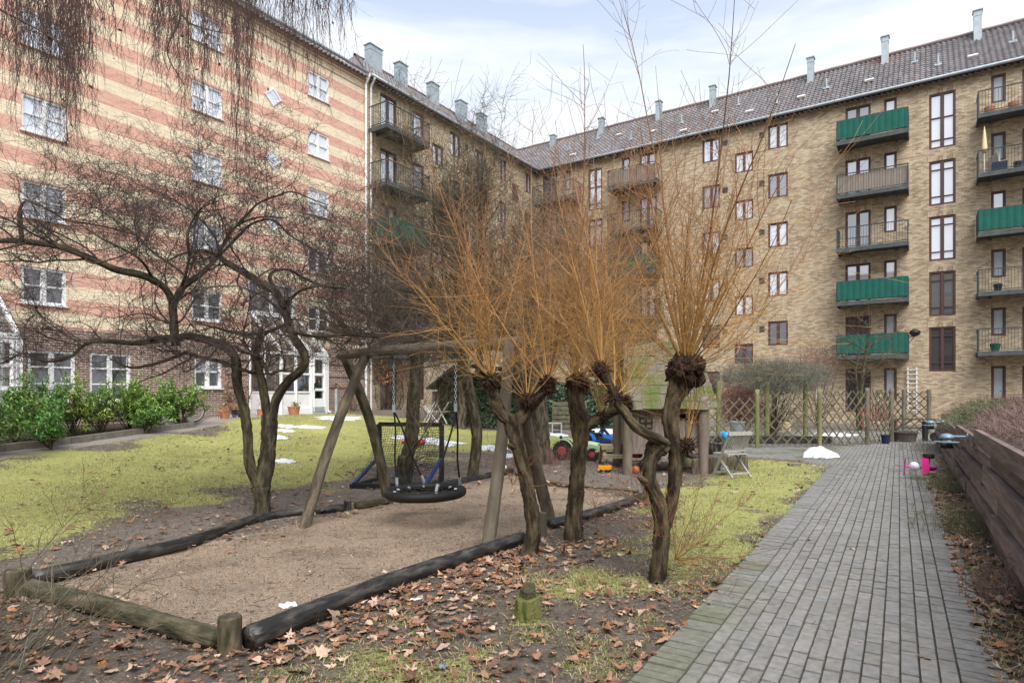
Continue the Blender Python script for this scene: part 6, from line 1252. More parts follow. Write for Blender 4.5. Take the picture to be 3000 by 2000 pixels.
mb.build('frame', simple('bike_frame', (.05, .07, .16), .35), T); mb = MB(); mb.ball((.27, 0, .90), .12, 12, (1.1, .6, .4)); mb.build('saddle', MT['black'], T, smooth=True); mb = MB(); mb.tubes(np.array([[.82, -.28, 1.02], [.90, -.12, 1.05], [.90, .12, 1.05], [.82, .28, 1.02]]), .012, 8, cap=True); mb.build('handlebar', MT['zinc'], T); mb = MB(); mb.box((-.34, 0, .66), (.03, .06, .07)); mb.build('rear_light', MT['red_plastic'], T)
mb = MB(); mb.box((-.02, 0, .75), (.36, .12, .02)); mb.tubes(np.array([[-.1, .05, .75], [0, .05, .36]]), .008, 5); mb.build('carrier', MT['black'], T)
# kerb of the laurel bed
mb = MB(); kp = [(-400, 1392), (0, 1323), (150, 1306), (300, 1286), (450, 1265), (565, 1251)]; g_k = [G(*p) for p in kp]
T = wthing('bed_kerb', tuple(g_k[1]), 'low grey stone kerb round the laurel bed', 'kerb'); S_ = spline(np.array(g_k), 15)
for k in range(14): mb = MB(); mb.bar(S_[k]+(S_[k+1]-S_[k])*.01+V3(0, 0, .05), S_[k]+(S_[k+1]-S_[k])*.99+V3(0, 0, .05), .09, .16); mb.build('kerb_stone', simple('kerb_stone', (.17, .155, .12), .9, col2=(.26, .24, .2), scale=8, bump=.004, bscale=30), T)
mb = MB(); mb.bar(g_k[-1]+V3(0, 0, .05), G(522, 1236)+V3(0, 0, .05), .09, .16); mb.build('kerb_stone', MT['kerb_stone'], T)

# ivy shed and things in the far middle
simple('ivy', (1, 1, 1), .35, attr=True, spec=.5)
def leafmass(mb, pts, nrmls, size, cols, r, asp=.8):
    n = len(pts); a = nrm(np.cross(nrmls, r.normal(size=(n, 3)))); b = np.cross(nrmls, a); s = size*(.6+.8*r.random(n))[:, None]; V = np.stack([pts-a*s*.5, pts+b*s*.5*asp+nrmls*s*.12, pts+a*s*.6, pts-b*s*.5*asp+nrmls*s*.12], 1)
    c = np.asarray(cols)[r.integers(0, len(cols), n)]*(.6+.8*r.random((n, 1))); i = np.arange(n)*4; mb.add(V.reshape(-1, 3), np.concatenate([np.stack([i, i+1, i+2], 1), np.stack([i, i+2, i+3], 1)]), np.repeat(c, 4, 0))
def boxpts(c, sz, n, r, bul=.15):
    p = r.random((n, 3))*2-1; f = r.integers(0, 5, n); ax = np.array([0, 0, 1, 1, 2])[f]; sg = np.array([-1, 1, -1, 1, 1])[f]; p[np.arange(n), ax] = sg; nn = np.zeros((n, 3)); nn[np.arange(n), ax] = sg; h = np.array(sz)/2
    q = np.asarray(c)+p*h; dv = (vn(q[:, 0]*1.0+q[:, 2]*.7, q[:, 1]+q[:, 2], 1.6)-.3)*bul*3; return q+nn*dv[:, None]+r.normal(0, .03, (n, 3)), nrm(nn+r.normal(0, .55, (n, 3))+V3(0, 0, .25))
r = np.random.default_rng(9); IV = [(.018, .045, .022), (.03, .07, .03), (.045, .10, .04), (.02, .05, .03)]
c0 = V3(-1.05, 22.9, .0); T = wthing('ivy_covered_shed', tuple(c0), 'dark shed smothered in ivy beyond the swing with a sloping roof edge', 'shed')
mb = MB(); mb.box(c0+V3(0, 0, 1.1), (2.9, 2.2, 2.1)); mb.build('wall', MT['shed_wood'], T)
mb = MB(); mb.bar(c0+V3(-1.75, -1.25, 1.72), c0+V3(-.75, -1.25, 2.55), 2.8, .05, up=(0, 0, 1)); mb.bar(c0+V3(-.75, -1.25, 2.55), c0+V3(1.7, -1.2, 2.3), 2.6, .05); mb.build('roof', MT['black'], T)
mb = MB(); p_, n_ = boxpts(c0+V3(.12, 0, 1.0), (2.95, 2.3, 2.2), 15000, r, .14); leafmass(mb, p_, n_, .085, IV, r); mb.build('ivy', MT['ivy'], T)
for (px, Y_, z_, sz, n, lab) in ((1655, 25.5, .9, (2.6, 1.4, 1.9), 6500, 'ivy hedge behind the pallet crate and plank fence'), (1785, 26.0, .75, (2.4, 1.0, 1.5), 5000, 'low dark evergreen hedge left of the playhouse')):
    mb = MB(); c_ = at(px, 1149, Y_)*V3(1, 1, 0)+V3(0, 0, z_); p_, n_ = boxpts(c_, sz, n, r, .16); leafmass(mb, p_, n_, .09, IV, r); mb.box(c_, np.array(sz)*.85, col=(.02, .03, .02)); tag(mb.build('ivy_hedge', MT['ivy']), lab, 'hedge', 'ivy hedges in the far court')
g = at(1668, 1149, 23.5)*V3(1, 1, 0); T = wthing('plank_fence', tuple(g), 'greenish fence of horizontal planks behind the pallet crate', 'fence'); z0 = terr(g[0], g[1])
for k in range(6): mb = MB(); mb.box(g+V3(0, 0, z0+.15+k*.17), (1.25, .03, .13)); mb.build('board', MT['lattice_wood'], T)
for x in (-.6, .6): mb = MB(); mb.box(g+V3(x, .05, z0+.5), (.09, .07, 1.15)); mb.build('post', MT['green_wood'], T)
g = G(1618, 1268); T = wthing('pallet_crate', tuple(g), 'low grey slatted crate on the ground behind the left willow', 'crate')
for z in (.06, .20, .34): mb = MB(); mb.box(g+V3(0, .2, z), (.66, .5, .03) if z > .3 else (.66, .03, .05)); mb.build('slat', MT['bleached_wood'], T)
for x in (-.32, -.0, .32): mb = MB(); mb.box(g+V3(x, .2, .17), (.05, .5, .33)); mb.build('side', MT['bleached_wood'], T)
g = G(1763, 1306); T = wthing('steel_stand', tuple(g), 'black steel upright with a diagonal brace above the blue tractor', 'frame'); mb = MB(); mb.bar(g, g+V3(0, 0, .82), .09, .09, up=(1, 0, 0)); mb.build('upright', MT['black'], T); mb = MB(); mb.bar(g+V3(.02, 0, .55), g+V3(.42, .1, .08), .07, .07); mb.build('brace', simple('goal_blue', (.02, .04, .12)), T)
g = G(1738, 1252); mb = MB(); q = g+V3(0, 0, .1); mb.tubes(np.array([q-V3(.14, 0, .03), q+V3(.0, 0, 0)]), .03, 8, (.02, .18, .55), cap=True); mb.tubes(np.array([q, q+V3(.28, 0, .12)]), .035, 8, (.65, .05, .02), cap=True); tag(mb.build('toy_slide', simple('toy_two_tone', (1, 1, 1), .4, attr=True)), 'red and blue plastic toy lying far back under the low hedge', 'toy')
for k, (px, rz) in enumerate(((1262, .4), (1290, -.5))):
    g = G(px, 1246); T = thing('folding_garden_seat', tuple(g+V3(0, .2, .05)), ('white folded' if k == 0 else 'leaning white')+(' chair frame on the lawn crest left of the ivy' if k == 0 else ' chair frame against the ivy shed'), 'chair', 'white folding chairs by the ivy', rz)
    for a_, b_ in (((-.2, 0, 0), (.25, .1, .75)), ((.25, 0, 0), (-.2, .1, .6))): mb = MB(); mb.bar(a_, b_, .025, .035); mb.bar(V3(*a_)+V3(0, .35, 0), V3(*b_)+V3(0, .35, 0), .025, .035); mb.bar(V3(*b_), V3(*b_)+V3(0, .35, 0), .025, .035); mb.build('leg_frame', MT['white'], T)
    mb = MB(); 
    for q in range(4): mb.box((-.02+q*.07, .17, .42), (.05, .36, .02))
    mb.build('seat', MT['white'], T)
# pergola shrub, planter edge, twiggy shrubs behind the fence
T = wthing('pergola', tuple(at(2300, 1149, 20.6)*V3(1, 1, 0)), 'mossy green pergola posts and beams under a clipped grey shrub', 'pergola')
for px, Y_ in ((2105, 19.6), (2247, 19.8), (2360, 20.2), (2270, 22.0)):
    p = at(px, 1149, Y_)*V3(1, 1, 0); mb = MB(); mb.tubes(np.array([p-V3(0, 0, .1), p+V3(0, 0, 1.95)]), .075, 12, cap=True); mb.build('post', MT['green_wood'], T)
for a_, b_ in (((2225, 19.7), (2255, 22.2)), ((2350, 20), (2385, 22.3))): p, q = at(a_[0], 1149, a_[1])*V3(1, 1, 0), at(b_[0], 1149, b_[1])*V3(1, 1, 0); mb = MB(); mb.bar(p+V3(0, 0, 2.0), q+V3(0, 0, 2.0), .08, .12); mb.build('beam', MT['green_wood'], T)
def twigmass(name, c, sz, n, ln, mat, label, cat, seed, S=3, up=.0, group=None, rad=.0035, leaves=None, drop=False):
    r = np.random.default_rng(seed); c = np.asarray(c, float); d = nrm(r.normal(size=(n, 3))); p = c+d*np.array(sz)/2*(r.random((n, 1))**.5)*(.85+.3*vn(d[:, 0]*3+9, d[:, 1]*3+d[:, 2]*2+5, 1.3)[:, None])
    dd = nrm(d+r.normal(size=(n, 3))*.8+V3(0, 0, up*4)); N_ = 6; P = [p]; L_ = (ln*(.4+.8*r.random((n, 1))))/(N_-1)
    for k in range(N_-1): dd = nrm(dd+.22*r.normal(size=(n, 3))+V3(0, 0, up)); P.append(P[-1]+dd*L_)
    P = np.stack(P, 1); T = wthing(name, tuple(c*V3(1, 1, 0)), label, cat, group); mb = MB(); mb.tubes(P, rad*np.linspace(1, .4, N_)[None]*(.6+.8*r.random((n, 1))), S); mb.build('twigs', MT[mat], T)
    mb = MB(); P, R = sprout(np.array([[c*V3(1, 1, 0), c*V3(1, 1, 0)+V3(0, 0, .2)]]), np.array([[.03, .03]]), 14, (c[2], c[2]+sz[2]*.4), (.05, .7), .08, .03, 10, (0, 1), .02, 1, r); mb.tubes(P, R, 6); mb.build('stems', MT['bark'], T)
    if leaves: k, s, cols = leaves; lm = MB(); i = r.choice(n, k); j = r.integers(1, N_, k); 
    if leaves: pp = np.stack([P_ for P_ in [0]]) if 0 else None
    return T, r
simple('twig_grey', (.10, .10, .075), .85, col2=(.22, .22, .17), scale=3); simple('twig_red', (.12, .055, .045), .85, col2=(.24, .13, .11), scale=3); simple('twig_olive', (.10, .11, .055), .85, col2=(.20, .20, .12), scale=3)
twigmass('clipped_shrub', at(2262, 1106, 20.6), (3.6, 2.8, 1.1), 7500, .42, 'twig_grey', 'wide clipped grey green shrub crown spread over the pergola', 'shrub', 1, up=.03)
twigmass('bare_shrub', at(2165, 1190, 20.2), (1.5, 1.2, 1.2), 3800, .4, 'twig_red', 'reddish bare shrub seen through the lattice left of the first green post', 'shrub', 2)
twigmass('bare_shrub', at(2395, 1075, 27.5), (1.8, 1.2, 2.2), 1600, .5, 'twig_red', 'reddish climber against the tan wall right of the pergola', 'shrub', 3)
twigmass('bare_shrub', at(2265, 1215, 22.0), (2.6, 1.0, 1.3), 1100, .5, 'twig_mid', 'thin bare bush under the pergola beams', 'shrub', 4)
g = at(2210, 1290, 18.9)*V3(1, 1, 0); mb = MB(); mb.box(g+V3(.4, .3, .12), (4.2, .10, .26)); tag(mb.build('timber_edge', MT['log_wet']), 'low dark timber edge of the bed behind the lattice', 'edging')
tub(2300, 1262, .24, .35, 'ochre pot standing inside the fenced garden', 'cream', .8, 'flower_pot', depth=24); tub(2160, 1265, .22, .32, 'grey ribbed bin hanging inside the lattice behind the chair', 'zinc', .9, 'flower_pot', depth=18.6)
# bench in red and pale cabinets near the far wall
g = at(2570, 1149, 26)*V3(1, 1, 0); T = wthing('garden_bench', tuple(g), 'reddish slatted bench beyond the lattice fence', 'bench')
mb = MB(); mb.box(g+V3(0, 0, .45), (1.6, .4, .05)); mb.build('seat', simple('red_wood', (.20, .06, .045), .8), T); mb = MB()
for k in range(14): mb.box(g+V3(-.75+k*.115, .2, .78), (.07, .03, .6))
mb.build('backrest', MT['red_wood'], T)
for x in (-.7, .7): mb = MB(); mb.box(g+V3(x, 0, .22), (.07, .4, .44)); mb.build('leg', MT['red_wood'], T)
# trellis ladders and wall climbers
def trellis(px, y0, y1, wpx, label, mat='white_frame'):
    r_ = (px-1500)/F; q = CO+NR*.12; t = (q[1]*r_-q[0])/(UR[0]-UR[1]*r_); Y_ = q[1]+UR[1]*t; zt = CAMZ+(HZ-y0)/F*Y_; zb = max(.05, CAMZ+(HZ-y1)/F*Y_); w_ = wpx/F*Y_
    T = wthing('wall_trellis', tuple(FR.P(t, zb, .12)), label, 'trellis', 'white ladder trellises on the tan wall'); mb = MB()
    for s in (-1, 1): mb.box(FR.P(t+s*w_*.36, (zt+zb)/2, .12), (.05, .04, zt-zb), np.array([UR, NR, [0, 0, 1]]))
    mb.build('upright', MT[mat], T)
    for z in np.arange(zb+.15, zt, .22): mb = MB(); mb.box(FR.P(t, z, .155), (w_, .03, .035), np.array([UR, NR, [0, 0, 1]])); mb.build('rung', MT[mat], T)
trellis(2673, 1076, 1210, 30, 'white ladder trellis between the frosted door and the tall stair window'); trellis(2400, 1093, 1180, 24, 'smaller white ladder trellis with reddish climber right of the pergola')
for (s_, h_, n, lab, lfc) in ((16.6, 1.7, 60, 'bare climber on dark brick beside the grey bollard', .25), (14.2, 2.6, 110, 'climber with copper dead leaves on the tan wall by the downpipes', 1.), (12.6, 1.6, 50, 'low gnarled climber on the tan wall behind the lawn crest', .2), (22.2, 1.9, 60, 'brown shrub against dark brick left of the glazed porch', .3)):
    b = FL.P(s_, 0, .25); b[2] = terr(b[0], b[1]); r = np.random.default_rng(int(s_*10)); T = wthing('wall_climber', tuple(b), lab, 'climber', 'climbers at the foot of the houses')
    st = np.stack([b-FL.u*.9, b-FL.u*.3+V3(0, 0, .02), b+FL.u*.3, b+FL.u*.9]); P, R = sprout(st[None], np.full((1, 4), .03), 12, (h_*.6, h_), (1.2, 1.9), .16, .25, 12, (0, 1), .022, 1, r); mb = MB(); mb.tubes(P, R, 5); P2, R2 = sprout(P, R, n*2, (.2, .7), (.4, 1.4), .2, .02, 7, (.2, 1), .010, .6, r); mb.tubes(P2, R2, 4); P3, R3 = sprout(P2, R2, n*6, (.08, .3), (.4, 1.4), .2, .0, 5, (.1, 1), .006, .8, r); mb.tubes(P3, R3, 3); mb.build('stems', MT['twig_mid'], T)
    k = int(1400*lfc*(1 if lfc > .5 else .5)); q = P3[r.integers(0, len(P3), k), r.integers(0, 5, k)]; q = q[(q[:, 2] > b[2]+h_*(.45 if lfc > .5 else .2))]; lm = MB(); leafmass(lm, q, nrm(r.normal(size=q.shape)), .085, [(.42, .17, .08), (.30, .12, .06), (.5, .25, .12)], r); lm.build('dead_leaves', MT['leaf_litter'], T)
# balcony things
def bpt(t, k, d=.6): return FR.P(t, 14.16-2.68*k, d)
b = bpt(24.3, 1, .95); T = wthing('folded_parasol', tuple(b), 'cream folded parasol on the second balcony from the top at right', 'parasol'); mb = MB(); mb.tubes(np.array([b, b+V3(0, 0, 2.1)]), .02, 8); mb.build('pole', MT['white'], T); mb = MB(); mb.lathe(b+V3(0, 0, .95), [(.09, 0), (.11, .2), (.06, .8), (.01, 1.2)], 12); mb.build('canopy', MT['cream'], T, smooth=True)
b = FR.P(21.66, 14.16-2.68*4+.98, 1.12); T = wthing('kettle_barbecue', tuple(b), 'black kettle barbecue hung outside the lowest green balcony', 'barbecue'); mb = MB(); mb.lathe(b, [(.05, -.17), (.18, -.10), (.24, 0), (.20, .10), (.08, .17), (.01, .18)], 18); mb.build('kettle', MT['black'], T, smooth=True); mb = MB(); mb.bar(b-FR.u*.02-V3(0, 0, .16), b-FR.u*.26-V3(0, 0, .16), .05, .04); mb.bar(b-FR.u*.02-V3(0, 0, .16), b-FR.u*.24-V3(0, 0, .5), .03, .03); mb.build('bracket', MT['steel_dark'], T)
for t, k, lab, mt, rr_ in ((24.5, 0, 'terracotta tub at the left end of the top right balcony', 'terracotta', .2), (25.35, 0, 'terracotta tub below the narrow window on the top right balcony', 'terracotta', .2), (25.5, 1, 'grey bucket behind the railing near the folded parasol', 'dark_blue', .16), (24.7, 4, 'teal flower pot on the lowest balcony at the right edge', 'green_cloth', .2), (24.8, 3, 'dark bowl planter on the fourth balcony at the right edge', 'black', .17)):
    b = bpt(t, k, .7); T = wthing('balcony_pot', tuple(b), lab, 'pot', 'pots on the right balconies'); mb = MB(); mb.lathe(b, [(rr_*.7, .0), (rr_, .3), (rr_*1.05, .36), (rr_*.9, .36)], 16); mb.build('pot_body', MT[mt], T); mb = MB(); mb.lathe(b+V3(0, 0, .33), [(.01, 0), (rr_*.88, 0)], 14); mb.build('soil', m2, T)
b = bpt(24.85, 1, .6); T = wthing('balcony_chair', tuple(b), 'pale covered chair beside the folded parasol on the balcony', 'chair'); mb = MB(); mb.box(b+V3(0, 0, .25), (.55, .5, .45), np.array([UR, NR, [0, 0, 1]])); mb.build('cushion_box', MT['dark_blue'], T); mb = MB(); mb.bar(b+V3(0, .2, .45), b+V3(0, .3, .95), .5, .08, up=(1, 0, 0)); mb.build('back_cushion', MT['bleached_wood'], T)

# ---------------------------------------------------------------- plants near
def hedge(t0, t1, w0, w1, zlo, zhi, n, ln, mat, label, seed, name='barberry_hedge', leaf=None, rad=.0034):
    r = np.random.default_rng(seed); t = t0+(t1-t0)*r.random(n); d = w0+(w1-w0)*r.random(n); zb = 1.07-.0245*t; prof = np.clip(np.sin(np.clip((d-w0)/(w1-w0), 0, 1)*np.pi)*.75+.35, 0, 1)*(.75+.5*vn(t, d, 1.1)); z = zb+zlo+(zhi-zlo)*prof*r.random(n)**.6
    p = WA+t[:, None]*WU-WN*d[:, None]; p[:, 2] = z; dd = nrm(r.normal(size=(n, 3))*np.array([1, 1, .7])+V3(0, 0, .5)-WN*.05); N_ = 6; P = [p]; L_ = (ln*(.35+.9*r.random((n, 1))))/(N_-1)
    for k in range(N_-1): dd = nrm(dd+.25*r.normal(size=(n, 3))); P.append(P[-1]+dd*L_)
    P = np.stack(P, 1); T = wthing(name, tuple(WA+WU*(t0+t1)/2-WN*(w0+w1)/2+V3(0, 0, 1)), label, 'hedge'); mb = MB(); mb.tubes(P, rad*np.linspace(1, .4, N_)[None]*(.6+.9*r.random((n, 1))), 3); mb.build('twigs', MT[mat], T)
    if leaf: k, s, cols = leaf; q = P[r.integers(0, n, k), r.integers(1, N_, k)]; lm = MB(); leafmass(lm, q, nrm(r.normal(size=q.shape)+V3(0, 0, .4)), s, cols, r, .6); lm.build('leaves', MT['laurel'], T)
    return T
simple('twig_plum', (.13, .082, .070), .85, col2=(.30, .21, .185), scale=2.5)
hedge(-4, 8.2, .22, 1.7, -.04, .46, 13000, .26, 'twig_plum', 'dense plum brown twiggy hedge above the near planks', 11, leaf=(2500, .018, [(.12, .05, .04), (.2, .1, .07)]))
hedge(8.0, 12.6, .02, 1.3, -.15, .50, 5500, .26, 'twig_olive', 'loose green leaved bush hanging over the middle of the plank wall', 12, 'evergreen_bush', leaf=(5200, .032, [(.06, .10, .03), (.12, .16, .06), (.20, .22, .10)]))
hedge(12.0, 17.0, .2, 3.2, -.05, .62, 11000, .34, 'twig_red', 'reddish brown hedge at the far end of the plank wall', 13, 'red_hedge')
hedge(4, 17, 1.7, 4.5, -.05, .45, 7000, .34, 'twig_plum', 'second brown row of twigs on the bank farther back', 14, 'bank_hedge', rad=.0045)
# laurels
def laurel(px, py, h, n, label, seed, tint):
    r = np.random.default_rng(seed); g = G(px, py); T = wthing('cherry_laurel', tuple(g), label, 'shrub', 'cherry laurels in the left bed'); ns = 15; n = int(n*3.2); h = h*1.12
    P, R = sprout(np.stack([g, g+V3(0, 0, .03)])[None], np.full((1, 2), .014), ns, (h*.55, h*.98), (.05, .85), .07, .05, 10, (0, 1), .014, 1, r, tip=.4); mb = MB(); mb.tubes(P, R, 5); P2, R2 = sprout(P, R, 120, (.15, .55), (.3, .95), .1, .05, 6, (.3, 1), .007, .6, r); mb.tubes(P2, R2, 4); mb.build('stems', MT['bark'], T)
    src = np.concatenate([resample_k(P, 6)[:, 3:].reshape(-1, 3), P2[:, 2:].reshape(-1, 3)]); Td = np.concatenate([nrm(resample_k(P, 6)[:, 3:]-resample_k(P, 6)[:, 2:-1]).reshape(-1, 3), nrm(P2[:, 2:]-P2[:, 1:-1]).reshape(-1, 3)]); i = r.integers(0, len(src), n)
    p = src[i]+r.normal(0, .02, (n, 3)); d = nrm(Td[i]*.6+r.normal(size=(n, 3))*.65+V3(0, 0, -.02)); sd = nrm(np.cross(d, V3(0, 0, 1)+r.normal(size=(n, 3))*.5)); up = np.cross(sd, d); L_ = (.065+.055*r.random(n))[:, None]; w_ = L_*.16
    V = np.stack([p, p+d*L_*.45+sd*w_+up*.008, p+d*L_+up*-.015, p+d*L_*.45-sd*w_+up*.008, p+d*L_*.45-up*.006], 1); j = (np.arange(n)*5)[:, None, None]; f = np.array([[0, 1, 4], [1, 2, 4], [4, 2, 3], [0, 4, 3]])[None]
    base = np.array([[.12, .24, .045], [.19, .32, .06], [.30, .37, .12], [.07, .15, .035]])[r.integers(0, 4, n)]*np.array(tint)*(.7+.6*r.random((n, 1))); base[r.random(n) < .012] = (.42, .38, .06); lm = MB(); lm.add(V.reshape(-1, 3), (j+f).reshape(-1, 3), np.repeat(base, 5, 0)); lm.build('leaves', MT['laurel'], T)
for k, (px, py, h, n, lab, ti) in enumerate([(-60, 1345, 1.05, 900, 'dark green laurel cut by the left edge of the picture', (.8, .9, 1)), (35, 1300, 1.15, 950, 'laurel with drooping low leaves before the left porch', (.9, 1, 1)), (115, 1292, 1.0, 800, 'deep green laurel before the first ground floor window', (.8, .95, 1)), (215, 1275, 1.05, 700, 'yellow green laurel between the two ground floor windows', (1.25, 1.1, .9)), (300, 1272, 1.0, 620, 'thin laurel with bare lower stems before the curtained window', (1, 1, 1)),
    (378, 1262, 1.12, 900, 'tall bright laurel right of the curtained window', (1.1, 1.1, .9)), (450, 1256, 1.10, 950, 'full mid green laurel near the right end of the bed', (1, 1.05, .9)), (530, 1246, 1.05, 900, 'last laurel of the row beside the white bin', (1.05, 1.1, .9)), (150, 1318, .55, 420, 'low laurel shoots at the kerb, front left', (.7, 1, 1)), (430, 1270, .5, 380, 'low laurel shoots at the kerb near the middle of the bed', (.9, 1.1, 1))]): laurel(px, py, h, n, lab, 200+k, ti)
# stems by the ground
def stems(px, py, n, ln, spread, label, mat, seed, rad=.004, name='bare_shrub', child=5, w_=.2, up=.03, base=None):
    r = np.random.default_rng(seed); g = G(px, py); P0 = g+np.stack([r.normal(0, w_, n), r.normal(0, w_, n), np.zeros(n)], 1); P, R = [], []
    a = np.stack([P0, P0+V3(0, 0, .03)], 1); d = []; Ps = []; Rs = []
    for k in range(n): p_, r_ = sprout(a[k][None], np.full((1, 2), rad), 1, ln, spread, .08, up, 10, (0, .1), rad, 1, r); Ps.append(p_); Rs.append(r_)
    P = np.concatenate(Ps); R = np.concatenate(Rs); T = wthing(name, tuple(g), label, 'shrub'); mb = MB(); mb.tubes(P, R, 5); P2, R2 = sprout(P, R, n*child, (.08, ln[1]*.4), (.4, 1.1), .1, .02, 6, (.15, 1), rad*.7, .7, r); mb.tubes(P2, R2, 4)
    P3, R3 = sprout(P2, R2, n*child*2, (.04, ln[1]*.15), (.4, 1.1), .1, .0, 4, (.15, 1), rad*.5, .7, r); mb.tubes(P3, R3, 3); mb.build('stems', MT[mat], T); return P
stems(-40, 1960, 34, (.5, 1.15), (.3, 1.25), 'bare thorny shrub in the lower left corner', 'twig_mid', 31, .0055, child=7, w_=.22, up=-.01)
stems(30, 1990, 10, (.5, 1.0), (.5, 1.2), 'pale arching twigs over the lower left corner', 'twig_grey', 36, .003, child=4, w_=.15, up=-.01)
stems(1640, 1362, 90, (.2, .5), (.05, .5), 'clump of reddish upright stems before the green tractor', 'twig_red', 32, .003, child=2, w_=.28); stems(1545, 1385, 60, (.15, .4), (.05, .5), 'clump of reddish stems behind the left willow', 'twig_red', 33, .003, child=2, w_=.25); stems(1445, 1372, 16, (.3, .8), (.05, .5), 'few thin bare stems beside the slim mossy tree', 'twig_red', 34, .003, child=2, w_=.2)
stems(2735, 1325, 150, (.15, .38), (.1, .8), 'dry pale heather clump at the foot of the far plank wall', 'twig_grey', 35, .0025, child=3, w_=.42, name='heather')
stems(2790, 1440, 170, (.15, .42), (.1, .8), 'dry olive heather clump behind the tipped tricycle', 'twig_olive', 37, .0025, child=3, w_=.30, name='heather'); stems(2835, 1560, 150, (.12, .36), (.1, .8), 'dark olive ground shrub at the wall foot half way along', 'twig_olive', 38, .0025, child=3, w_=.26, name='heather'); stems(2960, 1760, 60, (.12, .34), (.1, .8), 'bare dark stems at the near foot of the plank wall', 'twig_plum', 39, .003, child=3, w_=.22, name='heather')
# snow
def snow(pts, label, h=.02, seed=0, name='snow_patch'):
    r = np.random.default_rng(seed+500); Q = np.array([G(*p) for p in pts]); c = Q.mean(0); K = 60; d = Q-c; ang = np.arctan2(d[:, 1], d[:, 0]); o = np.argsort(ang); rad = np.hypot(d[:, 0], d[:, 1])[o]; an = ang[o]; a = np.linspace(-np.pi, np.pi, K, endpoint=False); R = np.interp(a, np.r_[an-2*np.pi, an, an+2*np.pi], np.tile(rad, 3))*(1+.22*r.normal(size=K)*.6+.15*np.sin(a*7+seed))
    rings = [(1., -.004), (.9, .6), (.6, 1.), (.3, 1.1), (.02, 1.15)]; V = []
    for f, z in rings:
        x = c[0]+np.cos(a)*R*f; y = c[1]+np.sin(a)*R*f; V.append(np.stack([x, y, terr(x, y)+.012+h*z*(.6+.8*vn(x, y, 9. if h < .1 else 4., 3))], 1))
    n = len(rings); i = (np.arange(n-1)*K)[:, None]; j = np.arange(K)[None]; j2 = (j+1) % K; mb = MB(); mb.add(np.concatenate(V), [np.stack([i+j, i+j2, i+K+j2, i+K+j], -1).reshape(-1, 4), (n-1)*K+np.arange(K)]); tag(mb.build(name, MT['snow'], smooth=True), label, 'snow', 'old snow patches')
snow([(2364, 1336), (2385, 1331), (2420, 1331), (2434, 1336), (2415, 1343), (2380, 1343)], 'white snow heap on the paving before the lattice fence', .17, 1, 'snow_heap')
for k, (pts, lab) in enumerate([([(820, 1250), (835, 1244), (860, 1250), (850, 1255)], 'snow streak on the lawn right of the gnarled tree'), ([(870, 1250), (900, 1247), (950, 1253), (910, 1257)], 'longer snow streak on the lawn left of the crossed swing legs'), ([(812, 1262), (840, 1258), (860, 1263), (835, 1267)], 'thin snow streak below the others beside the tree'),
    ([(808, 1283), (828, 1277), (832, 1282), (815, 1288)], 'small snow patch touching the right stem'), ([(808, 1355), (830, 1346), (862, 1352), (825, 1358)], 'single snow patch lower on the lawn beside the forked trunk'), ([(945, 1222), (985, 1219), (1050, 1226), (1000, 1232)], 'snow on the lawn crest near the bollard'),
    ([(1180, 1275), (1240, 1282), (1300, 1292), (1370, 1300), (1250, 1303)], 'long snow strip behind the goal net'), ([(1400, 1310), (1440, 1305), (1490, 1316), (1430, 1322)], 'grey snow remnant right of the slim mossy tree'), ([(1480, 1335), (1530, 1328), (1545, 1338), (1500, 1344)], 'snow remnant between the swing leg and willow'), ([(1605, 1273), (1640, 1270), (1660, 1275), (1625, 1279)], 'snow remnant in front of the pallet crate'),
    ([(1740, 1262), (1800, 1258), (1820, 1266), (1760, 1270)], 'snow remnant behind the blue tractor'), ([(2405, 1272), (2450, 1268), (2500, 1275), (2430, 1280)], 'snow remnant on the paving behind the lattice fence')]): snow(pts, lab, .02, k+3)
# litter: paper, wood block
for k, (px, py, s, lab, mt) in enumerate([(845, 1783, .05, 'crumpled white paper in the leaves by the front log', 'paper'), (1220, 1770, .035, 'torn white paper scrap among leaves below the big log', 'paper'), (1300, 1968, .022, 'pale blue plastic scrap near the bottom edge', 'sky_blue_metal'), (1880, 1000+980, .0, '', '')]):
    if not lab: continue
    g = G(px, py); r = np.random.default_rng(k); n = 14; a = np.arange(n)/n*6.283; V = [g+V3(0, 0, .035)]+[g+V3(math.cos(q)*s*(.8+.9*r.random()), math.sin(q)*s*(.8+.9*r.random()), .02+.03*r.random()) for q in a]; mb = MB(); mb.add(V, np.array([[0, i+1, (i+1) % n+1] for i in range(n)])); tag(mb.build('paper_scrap', MT[mt]), lab, 'litter')
g = G(2327, 1364); mb = MB(); mb.box(g+V3(0, 0, .03), (.26, .10, .055)); tag(mb.build('wood_block', MT['shed_wood']), 'brown block of wood lying on the right lawn', 'block')

